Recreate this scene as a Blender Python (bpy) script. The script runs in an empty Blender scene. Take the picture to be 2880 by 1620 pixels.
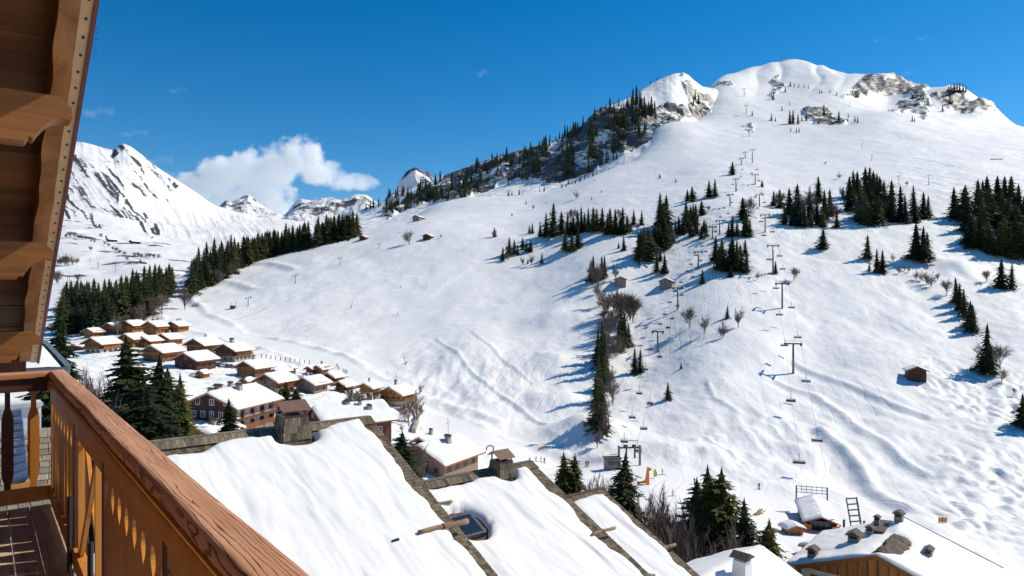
import bpy, math, random
import numpy as np
from mathutils import Vector, Matrix
R = math.radians
rng = np.random.default_rng(7)
random.seed(7)
scene = bpy.context.scene
COL = scene.collection

# ------------------------------------------------------------------ camera
F, CX, HY = 1920.0, 1440.0, 838.0          # focal length, centre column and horizon row of the 2880x1620 photograph
cam_d = bpy.data.cameras.new('camera')
cam_d.lens, cam_d.sensor_width = 24.0, 36.0
cam_d.shift_y = (HY - 810.0) / 2880.0
cam_d.clip_start, cam_d.clip_end = 0.05, 40000
cam = bpy.data.objects.new('camera', cam_d)
cam.rotation_euler = (R(90), 0, 0)
COL.objects.link(cam)
scene.camera = cam

# ------------------------------------------------------------------ light
SUN_YAW, SUN_EL = 69.0, 42.0
world = bpy.data.worlds.new('World')
scene.world = world
world.use_nodes = True
wn, wl = world.node_tree.nodes, world.node_tree.links
wn.clear()
sky = wn.new('ShaderNodeTexSky'); sky.sky_type = 'NISHITA'; sky.sun_disc = False
sky.sun_elevation = R(SUN_EL); sky.sun_rotation = R(SUN_YAW)
sky.altitude = 1400; sky.air_density = 1.0; sky.dust_density = 0.15; sky.ozone_density = 3.0
hsv = wn.new('ShaderNodeHueSaturation'); hsv.inputs['Saturation'].default_value = 1.42; hsv.inputs['Value'].default_value = 1.13
hsv.inputs['Hue'].default_value = 0.497
bg = wn.new('ShaderNodeBackground'); bg.inputs['Strength'].default_value = 0.10
wo = wn.new('ShaderNodeOutputWorld')
wl.new(sky.outputs[0], hsv.inputs['Color']); wl.new(hsv.outputs[0], bg.inputs['Color']); wl.new(bg.outputs[0], wo.inputs['Surface'])
sun_d = bpy.data.lights.new('sun', 'SUN'); sun_d.energy = 4.3; sun_d.angle = R(0.53); sun_d.color = (1.0, 0.93, 0.80)
sun = bpy.data.objects.new('sun', sun_d)
SUNV = Vector((math.sin(R(SUN_YAW)) * math.cos(R(SUN_EL)), math.cos(R(SUN_YAW)) * math.cos(R(SUN_EL)), math.sin(R(SUN_EL))))
sun.rotation_euler = SUNV.to_track_quat('Z', 'Y').to_euler()
COL.objects.link(sun)
vs = scene.view_settings
vs.view_transform, vs.look, vs.exposure, vs.gamma, vs.use_curve_mapping = 'Standard', 'None', 0.10, 1.0, False
scene.cycles.max_bounces = 24
scene.cycles.diffuse_bounces = 4
scene.cycles.glossy_bounces = 3
scene.cycles.transmission_bounces = 4
scene.cycles.volume_bounces = 24
scene.cycles.volume_max_steps = 96
scene.cycles.use_denoising = True

# ------------------------------------------------------------------ helpers: objects
def tag(o, label=None, cat=None, group=None, kind=None):
    if label: o['label'] = label
    if cat: o['category'] = cat
    if group: o['group'] = group
    if kind: o['kind'] = kind
    return o

def link(name, data, parent=None, loc=None, rot=None, scale=None):
    o = bpy.data.objects.new(name, data)
    COL.objects.link(o)
    if parent is not None: o.parent = parent
    if loc is not None: o.location = loc
    if rot is not None: o.rotation_euler = rot if isinstance(rot, (tuple, list)) else (0, 0, rot)
    if scale is not None: o.scale = (scale,) * 3 if isinstance(scale, (int, float)) else scale
    return o

def empty(name, loc=(0, 0, 0), rz=0.0, scale=1.0):
    return link(name, None, None, loc, (0, 0, rz), scale)

def copy_tree(o, parent=None):
    c = o.copy(); COL.objects.link(c); c.parent = parent
    for ch in list(o.children): copy_tree(ch, c)
    return c

class MB:
    """collects primitive shapes; build() links them as ONE mesh object"""
    def __init__(s): s.v, s.f, s.m = [], [], []
    def add(s, verts, faces, mi=0):
        n = len(s.v)
        s.v += [tuple(p) for p in verts]
        s.f += [tuple(i + n for i in f) for f in faces]
        s.m += [mi] * len(faces)
        return s
    def hexa(s, p, mi=0):   # 8 points: bottom ring 0-3, top ring 4-7
        return s.add(p, [(3, 2, 1, 0), (4, 5, 6, 7), (0, 1, 5, 4), (1, 2, 6, 5), (2, 3, 7, 6), (3, 0, 4, 7)], mi)
    def box(s, c, d, mi=0, rz=0.0, M=None):
        hx, hy, hz = d[0] / 2, d[1] / 2, d[2] / 2
        p = [(-hx, -hy, -hz), (hx, -hy, -hz), (hx, hy, -hz), (-hx, hy, -hz), (-hx, -hy, hz), (hx, -hy, hz), (hx, hy, hz), (-hx, hy, hz)]
        if rz:
            cs, sn = math.cos(rz), math.sin(rz)
            p = [(x * cs - y * sn, x * sn + y * cs, z) for x, y, z in p]
        p = [(x + c[0], y + c[1], z + c[2]) for x, y, z in p]
        if M is not None: p = [tuple(M @ Vector(q)) for q in p]
        return s.hexa(p, mi)
    def bar(s, a, b, w, h=None, mi=0, up=(0, 0, 1)):
        a, b = Vector(a), Vector(b); h = h or w
        d = (b - a).normalized(); u = Vector(up)
        if abs(d.dot(u)) > 0.98: u = Vector((1, 0, 0))
        x = d.cross(u).normalized(); y = x.cross(d).normalized()
        p = []
        for q in (a, b):
            p += [q - x * w / 2 - y * h / 2, q + x * w / 2 - y * h / 2, q + x * w / 2 + y * h / 2, q - x * w / 2 + y * h / 2]
        return s.hexa(p, mi)
    def tube(s, pts, rad, n=6, mi=0, caps=True):
        rad = rad if isinstance(rad, (list, tuple)) else [rad] * len(pts)
        pts = [Vector(p) for p in pts]; vs_, fs = [], []
        for i, p in enumerate(pts):
            d = (pts[min(i + 1, len(pts) - 1)] - pts[max(i - 1, 0)]).normalized()
            u = Vector((0, 0, 1)) if abs(d.z) < 0.9 else Vector((1, 0, 0))
            x = d.cross(u).normalized(); y = x.cross(d)
            vs_ += [p + (x * math.cos(2 * math.pi * k / n) + y * math.sin(2 * math.pi * k / n)) * rad[i] for k in range(n)]
        for i in range(len(pts) - 1):
            fs += [(i * n + k, i * n + (k + 1) % n, (i + 1) * n + (k + 1) % n, (i + 1) * n + k) for k in range(n)]
        if caps: fs += [tuple(range(n))[::-1], tuple((len(pts) - 1) * n + k for k in range(n))]
        return s.add(vs_, fs, mi)
    def prism(s, poly, a, b, mi=0):
        """poly: 2-D outline; a(pt)->3-D near, b(pt)->3-D far"""
        n = len(poly)
        vs_ = [a(p) for p in poly] + [b(p) for p in poly]
        fs = [tuple(range(n))[::-1], tuple(range(n, 2 * n))] + [(i, (i + 1) % n, n + (i + 1) % n, n + i) for i in range(n)]
        return s.add(vs_, fs, mi)
    def data(s, name, mats, smooth=False):
        me = bpy.data.meshes.new(name)
        me.from_pydata([tuple(p) for p in s.v], [], s.f)
        mats = mats if isinstance(mats, (list, tuple)) else [mats]
        for m in mats: me.materials.append(m)
        if len(mats) > 1: me.polygons.foreach_set('material_index', s.m)
        if smooth: me.polygons.foreach_set('use_smooth', [True] * len(me.polygons))
        me.update()
        return me
    def build(s, name, mats, parent=None, smooth=False, loc=None, rot=None):
        return link(name, s.data(name, mats, smooth), parent, loc, rot)

def mesh_np(name, verts, faces, mats, smooth=True, attrs=None, mi=None):
    """fast mesh from arrays; faces (n,3) or (n,4)"""
    verts = np.ascontiguousarray(verts, np.float32); faces = np.ascontiguousarray(faces, np.int32)
    n, k = faces.shape
    me = bpy.data.meshes.new(name)
    me.vertices.add(len(verts)); me.vertices.foreach_set('co', verts.ravel())
    me.loops.add(n * k); me.loops.foreach_set('vertex_index', faces.ravel())
    me.polygons.add(n)
    me.polygons.foreach_set('loop_start', np.arange(0, n * k, k, dtype=np.int32))
    me.polygons.foreach_set('use_smooth', np.full(n, smooth))
    for m in (mats if isinstance(mats, (list, tuple)) else [mats]): me.materials.append(m)
    if mi is not None: me.polygons.foreach_set('material_index', np.asarray(mi, np.int32))
    me.update(calc_edges=True)
    for kname, a in (attrs or {}).items():
        at = me.attributes.new(kname, 'FLOAT', 'POINT'); at.data.foreach_set('value', np.ascontiguousarray(a, np.float32).ravel())
    return me

def grid_faces(nr, nc):
    i = np.arange(nr - 1)[:, None] * nc + np.arange(nc - 1)[None, :]
    i = i.ravel()
    return np.stack([i, i + 1, i + nc + 1, i + nc], 1)

# ------------------------------------------------------------------ helpers: noise
def _hash(ix, iy, seed):
    h = (ix.astype(np.int64) * 374761393 + iy.astype(np.int64) * 668265263 + seed * 1274126177) & 0xffffffff
    h = ((h ^ (h >> 13)) * 1274126177) & 0xffffffff
    return ((h ^ (h >> 16)) & 0xffff) / 65535.0
def vnoise(x, y, seed=0):
    x0, y0 = np.floor(x), np.floor(y)
    fx, fy = x - x0, y - y0
    fx = fx * fx * fx * (fx * (fx * 6 - 15) + 10); fy = fy * fy * fy * (fy * (fy * 6 - 15) + 10)
    a, b = _hash(x0, y0, seed), _hash(x0 + 1, y0, seed)
    c, d = _hash(x0, y0 + 1, seed), _hash(x0 + 1, y0 + 1, seed)
    return (a + (b - a) * fx) * (1 - fy) + (c + (d - c) * fx) * fy - 0.5
def fbm(x, y, oct=4, seed=0, gain=0.5):
    s, a = 0.0, 1.0
    for k in range(oct):
        s = s + a * vnoise(x * 2 ** k + 17.3 * k, y * 2 ** k - 9.1 * k, seed + k); a *= gain
    return s
def ridged(x, y, oct=4, seed=0, gain=0.5):
    s, a = 0.0, 1.0
    for k in range(oct):
        s = s + a * (0.5 - 2 * np.abs(vnoise(x * 2 ** k, y * 2 ** k, seed + k))); a *= gain
    return s
def sstep(a, b, x):
    t = np.clip((x - a) / (b - a), 0, 1); return t * t * (3 - 2 * t)
def inpoly(px, py, poly):
    c = np.zeros(np.shape(px), bool); n = len(poly)
    for i in range(n):
        (x1, y1), (x2, y2) = poly[i], poly[(i + 1) % n]
        if y1 == y2: continue
        c ^= ((y1 > py) != (y2 > py)) & (px < (x2 - x1) * (py - y1) / (y2 - y1) + x1)
    return c
def near_z(X, Y, pts3):
    d = np.full(np.shape(X), 1e9); z = np.zeros(np.shape(X))
    for a, b in zip(pts3[:-1], pts3[1:]):
        l2 = (b[0] - a[0]) ** 2 + (b[1] - a[1]) ** 2 + 1e-9
        t = np.clip(((X - a[0]) * (b[0] - a[0]) + (Y - a[1]) * (b[1] - a[1])) / l2, 0, 1)
        q = np.hypot(X - a[0] - t * (b[0] - a[0]), Y - a[1] - t * (b[1] - a[1])); m = q < d
        d = np.where(m, q, d); z = np.where(m, a[2] + t * (b[2] - a[2]), z)
    return d, z
def dist_poly(X, Y, pts):
    d = np.full(np.shape(X), 1e9)
    for (x1, y1), (x2, y2) in zip(pts[:-1], pts[1:]):
        l2 = (x2 - x1) ** 2 + (y2 - y1) ** 2 + 1e-9
        t = np.clip(((X - x1) * (x2 - x1) + (Y - y1) * (y2 - y1)) / l2, 0, 1)
        d = np.minimum(d, np.hypot(X - x1 - t * (x2 - x1), Y - y1 - t * (y2 - y1)))
    return d

# ------------------------------------------------------------------ helpers: materials
def mat(name):
    m = bpy.data.materials.new(name); m.use_nodes = True
    nt = m.node_tree; b = nt.nodes['Principled BSDF']
    return m, nt, b
def nd(nt, typ, **kw):
    n = nt.nodes.new('ShaderNode' + typ)
    for k, v in kw.items():
        if k in n.inputs: n.inputs[k].default_value = v
        else: setattr(n, k, v)
    return n
def ramp(nt, fac, stops):
    r = nt.nodes.new('ShaderNodeValToRGB'); e = r.color_ramp.elements
    while len(e) < len(stops): e.new(0.5)
    for el, (p, c) in zip(e, stops):
        el.position = p; el.color = (*c, 1) if len(c) == 3 else c
    nt.links.new(fac, r.inputs[0]); return r.outputs[0]
def coords(nt, scale=(1, 1, 1), kind='Object', rot=(0, 0, 0)):
    tc = nt.nodes.new('ShaderNodeTexCoord'); mp = nt.nodes.new('ShaderNodeMapping')
    mp.inputs['Scale'].default_value = scale; mp.inputs['Rotation'].default_value = rot
    nt.links.new(tc.outputs[kind], mp.inputs[0]); return mp.outputs[0]
def plain(name, col, rough=0.6, var=0.15, scale=4.0, metal=0.0, bump=0.0, stretch=(1, 1, 1)):
    """one colour with mottled variation and fine relief"""
    m, nt, b = mat(name)
    n = nd(nt, 'TexNoise', Scale=scale, Detail=5.0, Roughness=0.6)
    nt.links.new(coords(nt, stretch), n.inputs['Vector'])
    lo = tuple(max(0, c * (1 - var)) for c in col); hi = tuple(min(1, c * (1 + var)) for c in col)
    nt.links.new(ramp(nt, n.outputs['Fac'], [(0.3, lo), (0.7, hi)]), b.inputs['Base Color'])
    b.inputs['Roughness'].default_value = rough; b.inputs['Metallic'].default_value = metal
    if bump:
        bp = nd(nt, 'Bump', Strength=bump, Distance=0.02); nt.links.new(n.outputs['Fac'], bp.inputs['Height']); nt.links.new(bp.outputs[0], b.inputs['Normal'])
    return m
def wood(name, dark, light, axis='x', scale=6.0, rough=0.55, bump=0.25, rnd=0.12, spec=0.3):
    """streaky grain along one object axis, tone varied per object"""
    m, nt, b = mat(name)
    st = {'x': (0.6, 9, 9), 'y': (9, 0.6, 9), 'z': (9, 9, 0.6)}[axis]
    cd = coords(nt, tuple(s * scale / 6 for s in st))
    n1 = nd(nt, 'TexNoise', Scale=1.6, Detail=7.0, Roughness=0.65, Distortion=0.6); nt.links.new(cd, n1.inputs['Vector'])
    n2 = nd(nt, 'TexNoise', Scale=0.35, Detail=3.0); nt.links.new(cd, n2.inputs['Vector'])
    mx = nd(nt, 'Math', operation='ADD'); nt.links.new(n1.outputs['Fac'], mx.inputs[0])
    m2 = nd(nt, 'Math', operation='MULTIPLY'); m2.inputs[1].default_value = 0.7; nt.links.new(n2.outputs['Fac'], m2.inputs[0]); nt.links.new(m2.outputs[0], mx.inputs[1])
    c = ramp(nt, mx.outputs[0], [(0.55, dark), (0.8, tuple((a + d) / 2 for a, d in zip(dark, light))), (1.05, light)])
    oi = nt.nodes.new('ShaderNodeObjectInfo')
    hv = nd(nt, 'HueSaturation'); mr = nd(nt, 'MapRange'); mr.inputs['To Min'].default_value = 1 - rnd; mr.inputs['To Max'].default_value = 1 + rnd
    nt.links.new(oi.outputs['Random'], mr.inputs['Value']); nt.links.new(mr.outputs[0], hv.inputs['Value']); nt.links.new(c, hv.inputs['Color'])
    nt.links.new(hv.outputs[0], b.inputs['Base Color'])
    bp = nd(nt, 'Bump', Strength=bump, Distance=0.01); nt.links.new(n1.outputs['Fac'], bp.inputs['Height']); nt.links.new(bp.outputs[0], b.inputs['Normal'])
    b.inputs['Roughness'].default_value = rough; b.inputs['Specular IOR Level'].default_value = spec
    return m

def snow_material(name, rock=False, scale=1.0, tracks=False, rg=1.0):
    m, nt, b = mat(name)
    L = nt.links
    gc = coords(nt, (1, 1, 1))
    # wind and ski texture: bumps of about 8 m, 2 m and 0.5 m, softened where the surface is groomed
    n1 = nd(nt, 'TexNoise', Scale=0.12 * scale, Detail=4.0, Roughness=0.55); L.new(gc, n1.inputs['Vector'])
    n2 = nd(nt, 'TexNoise', Scale=0.9 * scale, Detail=4.0, Roughness=0.6, Distortion=0.5)
    mp = nt.nodes.new('ShaderNodeMapping'); mp.inputs['Scale'].default_value = (1.0, 0.35, 0.5); mp.inputs['Rotation'].default_value = (0, 0, R(18)); L.new(gc, mp.inputs[0]); L.new(mp.outputs[0], n2.inputs['Vector'])
    at = nd(nt, 'Attribute', attribute_name='groom')
    inv = nd(nt, 'Math', operation='SUBTRACT'); inv.inputs[0].default_value = 1.0; L.new(at.outputs['Fac'], inv.inputs[1])
    h = nd(nt, 'Math', operation='MULTIPLY_ADD'); L.new(n2.outputs['Fac'], h.inputs[0]); h.inputs[1].default_value = 0.45; L.new(n1.outputs['Fac'], h.inputs[2])
    hm = nd(nt, 'Math', operation='MULTIPLY'); L.new(h.outputs[0], hm.inputs[0])
    mr = nd(nt, 'MapRange'); mr.inputs['To Min'].default_value = 0.25; L.new(inv.outputs[0], mr.inputs['Value']); L.new(mr.outputs[0], hm.inputs[1])
    if tracks:      # ski tracks: thin wandering furrows, patchy
        for sc_, rz_t, ds_, amp in ((0.06, 14, 11.0, 0.20), (0.09, -32, 17.0, 0.15), (0.13, 62, 13.0, 0.12)):
            mpt = nt.nodes.new('ShaderNodeMapping'); mpt.inputs['Rotation'].default_value = (0, 0, R(rz_t)); L.new(gc, mpt.inputs[0])
            wv = nd(nt, 'TexWave', Scale=sc_, Distortion=ds_, Detail=2.0); wv.inputs['Detail Scale'].default_value = 0.35; L.new(mpt.outputs[0], wv.inputs['Vector'])
            pw = nd(nt, 'MapRange'); pw.inputs['From Min'].default_value = 0.0; pw.inputs['From Max'].default_value = 0.10; pw.inputs['To Min'].default_value = -amp; pw.inputs['To Max'].default_value = 0.0; L.new(wv.outputs['Fac'], pw.inputs['Value'])
            nm = nd(nt, 'TexNoise', Scale=0.02, Detail=2.0); nm.inputs['Distortion'].default_value = sc_; L.new(mpt.outputs[0], nm.inputs['Vector'])
            mk = nd(nt, 'MapRange'); mk.inputs['From Min'].default_value = 0.48; mk.inputs['From Max'].default_value = 0.66; L.new(nm.outputs['Fac'], mk.inputs['Value'])
            mm = nd(nt, 'Math', operation='MULTIPLY'); L.new(pw.outputs[0], mm.inputs[0]); L.new(mk.outputs[0], mm.inputs[1])
            ad = nd(nt, 'Math', operation='ADD'); L.new(hm.outputs[0], ad.inputs[0]); L.new(mm.outputs[0], ad.inputs[1]); hm = ad
    bp = nd(nt, 'Bump', Strength=0.42 if tracks else (0.5 if scale < 2 else 0.22), Distance=1.0 / scale); L.new(hm.outputs[0], bp.inputs['Height']); L.new(bp.outputs[0], b.inputs['Normal'])
    snow_c = ramp(nt, n1.outputs['Fac'], [(0.3, (0.85, 0.825, 0.79)), (0.7, (0.91, 0.885, 0.845))])
    b.inputs['Roughness'].default_value = 0.55; b.inputs['Specular IOR Level'].default_value = 0.25
    if not rock:
        L.new(snow_c, b.inputs['Base Color']); return m
    rk = nd(nt, 'Attribute', attribute_name='rock')
    ms = nt.nodes.new('ShaderNodeMapping'); ms.inputs['Scale'].default_value = (1.0, 1.0, 3.2); ms.inputs['Rotation'].default_value = (R(12), R(-9), 0); L.new(gc, ms.inputs[0])
    n3 = nd(nt, 'TexNoise', Scale=0.075 * scale, Detail=9.0, Roughness=0.78, Distortion=0.3); L.new(ms.outputs[0], n3.inputs['Vector'])
    n4 = nd(nt, 'TexNoise', Scale=0.02 * scale, Detail=5.0); L.new(gc, n4.inputs['Vector'])
    rock_c = ramp(nt, n3.outputs['Fac'], [(a_, tuple(c_ * rg for c_ in q_)) for a_, q_ in [(0.36, (0.010, 0.010, 0.011)), (0.48, (0.030, 0.029, 0.029)), (0.56, (0.058, 0.053, 0.049)), (0.68, (0.115, 0.10, 0.086))]])
    a = nd(nt, 'Math', operation='ADD'); L.new(rk.outputs['Fac'], a.inputs[0])
    s = nd(nt, 'Math', operation='MULTIPLY_ADD'); L.new(n3.outputs['Fac'], s.inputs[0]); s.inputs[1].default_value = 2.2; s.inputs[2].default_value = -1.1; L.new(s.outputs[0], a.inputs[1])
    fac = nd(nt, 'MapRange'); fac.inputs['From Min'].default_value = 0.50; fac.inputs['From Max'].default_value = 0.56; L.new(a.outputs[0], fac.inputs['Value'])
    mx = nt.nodes.new('ShaderNodeMix'); mx.data_type = 'RGBA'; L.new(fac.outputs[0], mx.inputs['Factor']); L.new(snow_c, mx.inputs[6]); L.new(rock_c, mx.inputs[7])
    L.new(mx.outputs[2], b.inputs['Base Color'])
    return m
M_SNOW = snow_material('snow_field')
M_SNOWROCK = snow_material('snow_and_rock', rock=True, tracks=True)
M_CLIFF = snow_material('cliff_snow_and_rock', rock=True, rg=2.6)  # lighter copy of the rock: its colour makes up for the shade on the cliffs
M_FARSNOW = snow_material('far_snow_and_rock', rock=True, scale=0.45, rg=1.8)
M_ROOFSNOW = snow_material('roof_snow', scale=6.0)

# ------------------------------------------------------------------ terrain from control points (photo column x, photo row y, distance Y in metres)
class Terrain:
    def __init__(s, ctrl, cols, depths, k=0.55, reg=1e-5):
        C = np.array([((x - CX) / F, math.log(Y) * k, (HY - y) / F) for x, y, Y in ctrl])
        P, v = C[:, :2], C[:, 2]
        def phi(r2): return 0.5 * r2 * np.log(r2 + 1e-12)
        n = len(P)
        A = np.zeros((n + 3, n + 3))
        A[:n, :n] = phi(((P[:, None] - P[None]) ** 2).sum(-1)) + reg * np.eye(n)
        A[:n, n] = 1; A[:n, n + 1:] = P; A[n:, :n] = A[:n, n:].T
        w = np.linalg.solve(A, np.concatenate([v, np.zeros(3)]))
        s.cols, s.Y = np.asarray(cols, float), np.asarray(depths, float)
        U, T = np.meshgrid((s.cols - CX) / F, np.log(s.Y) * k)
        V = w[n] + w[n + 1] * U + w[n + 2] * T
        for i in range(n): V += w[i] * phi((U - P[i, 0]) ** 2 + (T - P[i, 1]) ** 2)
        s.gx = U * s.Y[:, None]; s.gy = np.repeat(s.Y[:, None], len(s.cols), 1)
        s.gz = V * s.gy
        s.px = np.repeat(s.cols[None], len(s.Y), 0)
    @property
    def py(s): return HY - F * s.gz / s.gy
    def at(s, x, y, ymin=20.0, ymax=1e9):
        """point of the surface first met by the ray through photo pixel (x, y)"""
        j = np.interp(x, s.cols, np.arange(len(s.cols))); j0 = int(min(j, len(s.cols) - 2)); fr = j - j0
        col = s.gz[:, j0] * (1 - fr) + s.gz[:, j0 + 1] * fr
        v = col / s.Y; want = (HY - y) / F
        ok = np.where((v >= want) & (s.Y > ymin) & (s.Y < ymax))[0]
        i = ok[0] if len(ok) else int(np.argmax(np.where((s.Y > ymin) & (s.Y < ymax), v, -9)))
        if len(ok) and i > 0 and v[i] > v[i - 1] and s.Y[i - 1] > ymin:
            fr2 = (want - v[i - 1]) / (v[i] - v[i - 1]); fr2 = min(max(fr2, 0), 1)
        else: fr2 = 1.0
        Y = s.Y[i - 1] * (1 - fr2) + s.Y[i] * fr2 if i > 0 else s.Y[0]
        z = col[i - 1] * (1 - fr2) + col[i] * fr2 if i > 0 else col[0]
        return Vector(((x - CX) / F * Y, Y, z))
    def z(s, X, Y):
        x = CX + F * X / Y
        j = np.clip(np.interp(x, s.cols, np.arange(len(s.cols))), 0, len(s.cols) - 1.001); i = np.clip(np.interp(Y, s.Y, np.arange(len(s.Y))), 0, len(s.Y) - 1.001)
        j0, i0 = int(j), int(i); a, b = j - j0, i - i0
        g = s.gz
        return (g[i0, j0] * (1 - a) + g[i0, j0 + 1] * a) * (1 - b) + (g[i0 + 1, j0] * (1 - a) + g[i0 + 1, j0 + 1] * a) * b
    def fit_crest(s, pts, Y0, Y1, wid=0.16):
        """pull each column's skyline onto the photo's skyline"""
        xs, ys = zip(*pts); r = (s.Y > Y0) & (s.Y < Y1); ly = np.log(s.Y)
        v = s.gz / s.gy; tgt = (HY - np.interp(s.cols, xs, ys)) / F
        k = np.argmax(np.where(r[:, None], v, -9), 0); vm = v[k, np.arange(len(s.cols))]
        inside = sstep(xs[0] - 30, xs[0] + 10, s.cols) * (1 - sstep(xs[-1] - 10, xs[-1] + 30, s.cols))
        box = np.ones(11) / 11; pad = lambda a: np.convolve(np.pad(a, 5, 'edge'), box, 'valid')
        lk = pad(pad(ly[k]))
        s.gz = s.gz + (np.exp(-((ly[:, None] - lk[None]) / wid) ** 2) * ((tgt - vm) * inside)[None]) * s.gy
    def build(s, name, m, attrs):
        me = mesh_np(name, np.stack([s.gx, s.gy, s.gz], -1).reshape(-1, 3), grid_faces(len(s.Y), len(s.cols)), m, True, attrs)
        return tag(link(name, me), kind='structure')

def pxc(x, yy): return [(x, y, Y) for y, Y in yy]
ctrl = []
def zc(x, zz):
    for z, Y in zz: ctrl.append((x, HY - F * z / Y, Y))
for x in (-250, 400, 900, 1440, 1900, 2400, 3150):
    zc(x, [(-12, 9), (-13, 22)])
zc(-250, [(-18, 50), (-23, 110)]); zc(200, [(-20, 50), (-24, 95)]); zc(650, [(-21, 45), (-27, 95)])
zc(1100, [(-22, 45), (-36, 100)]); zc(1500, [(-24, 45), (-41, 95)]); zc(1900, [(-26, 45), (-45, 105)]); zc(2300, [(-28, 50), (-50, 100)])
zc(2800, [(-30, 50), (-50, 100)]); zc(3150, [(-30, 50), (-52, 105)])
ctrl += pxc(-250, [(1000, 250), (940, 400), (870, 560), (850, 750), (900, 1000), (1000, 1500), (1100, 2300)])
ctrl += pxc(200, [(1060, 200), (985, 300), (930, 400), (850, 560), (815, 700), (860, 900), (960, 1500), (1100, 2300)])
ctrl += pxc(400, [(1095, 180), (1010, 280), (945, 360), (880, 450), (820, 560), (800, 680), (850, 900), (960, 1500), (1100, 2300)])
ctrl += pxc(520, [(1040, 260), (960, 345), (900, 420), (850, 480), (812, 545), (775, 640), (790, 760), (880, 1000), (1000, 1500), (1100, 2300)])
ctrl += pxc(605, [(1100, 220), (960, 350), (900, 420), (850, 480), (800, 555), (765, 610), (738, 680), (750, 790), (850, 1000), (980, 1500), (1100, 2300)])
ctrl += pxc(700, [(1150, 190), (1060, 255), (960, 360), (925, 405), (850, 480), (790, 560), (735, 665), (730, 760), (800, 950), (950, 1500), (1100, 2300)])
ctrl += pxc(860, [(1170, 185), (1050, 285), (1000, 340), (930, 400), (850, 470), (770, 560), (690, 690), (685, 800), (760, 1000), (950, 1600), (1100, 2300)])
ctrl += pxc(1000, [(1230, 165), (1120, 240), (1050, 310), (1000, 350), (900, 425), (800, 515), (720, 605), (660, 715), (660, 820), (740, 1000), (900, 1600), (1100, 2300)])
ctrl += pxc(1200, [(1320, 150), (1230, 200), (1175, 250), (1090, 295), (1000, 350), (900, 420), (800, 505), (700, 600), (645, 675), (615, 760), (600, 900), (590, 980), (680, 1150), (850, 1700), (1000, 2300)])
ctrl += pxc(1320, [(1240, 215), (1100, 285), (950, 375), (800, 495), (690, 600), (635, 680), (605, 780), (570, 920), (556, 985), (660, 1150), (850, 1700), (1000, 2300)])
ctrl += pxc(1500, [(1400, 150), (1292, 205), (1240, 230), (1150, 268), (1050, 315), (950, 370), (850, 440), (750, 525), (680, 595), (640, 660), (605, 740), (570, 870), (545, 985), (640, 1150), (850, 1700), (1000, 2300)])
ctrl += pxc(1700, [(1400, 160), (1325, 190), (1280, 208), (1200, 240), (1100, 285), (1000, 330), (900, 378), (800, 435), (720, 490), (650, 565), (600, 640), (560, 740), (520, 860), (482, 1000), (560, 1150), (850, 1700), (1000, 2300)])
ctrl += pxc(1850, [(1350, 180), (1200, 238), (1000, 325), (800, 425), (650, 550), (520, 790), (460, 940), (400, 1080), (358, 1180), (440, 1350), (700, 1800), (900, 2300)])
ctrl += pxc(2000, [(1480, 140), (1380, 175), (1300, 202), (1200, 232), (1100, 262), (950, 318), (850, 365), (760, 420), (680, 482), (620, 540), (560, 625), (500, 755), (450, 900), (400, 1060), (345, 1230), (290, 1400), (244, 1540), (250, 1700), (330, 2000), (400, 2300)])
ctrl += pxc(2120, [(450, 905), (400, 1060), (330, 1270), (272, 1450), (232, 1620), (193, 1800), (230, 2050), (300, 2300)])
ctrl += pxc(2240, [(1560, 130), (1450, 160), (1380, 180), (1300, 202), (1200, 230), (1050, 285), (950, 318), (870, 352), (770, 410), (700, 460), (630, 520), (560, 620), (500, 750), (450, 900), (400, 1060), (340, 1240), (262, 1500), (225, 1650), (173, 1880), (230, 2100), (300, 2300)])
ctrl += pxc(2350, [(330, 1260), (250, 1500), (205, 1720), (199, 1820), (260, 2050), (320, 2300)])
ctrl += pxc(2500, [(1620, 118), (1500, 150), (1400, 178), (1300, 202), (1200, 228), (1100, 258), (1000, 292), (900, 335), (800, 392), (720, 445), (660, 495), (600, 555), (540, 645), (480, 770), (430, 910), (380, 1070), (318, 1240), (312, 1380), (282, 1500), (208, 1640), (300, 1850), (400, 2300)])
ctrl += pxc(2700, [(1600, 128), (1500, 152), (1300, 200), (1100, 258), (900, 338), (800, 392), (730, 438), (650, 500), (560, 610), (470, 780), (410, 960), (362, 1150), (330, 1300), (305, 1400), (243, 1500), (340, 1700), (450, 2300)])
ctrl += pxc(2800, [(360, 1200), (340, 1300), (300, 1420), (400, 1650), (500, 2300)])
ctrl += pxc(2880, [(1620, 130), (1500, 155), (1400, 178), (1250, 212), (1100, 256), (950, 310), (850, 360), (780, 405), (700, 458), (640, 510), (560, 610), (480, 750), (420, 920), (385, 1080), (358, 1280), (440, 1500), (560, 2300)])
ctrl += pxc(3150, [(1500, 150), (1250, 212), (950, 312), (780, 410), (640, 515), (480, 760), (430, 920), (420, 1200), (520, 1500), (640, 2300)])
NC = 760
dep = np.concatenate([np.exp(np.linspace(math.log(9), math.log(105), 60, endpoint=False)), np.exp(np.linspace(math.log(105), math.log(2250), 800))])
TA = Terrain(ctrl, np.linspace(-240, 3140, NC), dep)
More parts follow.
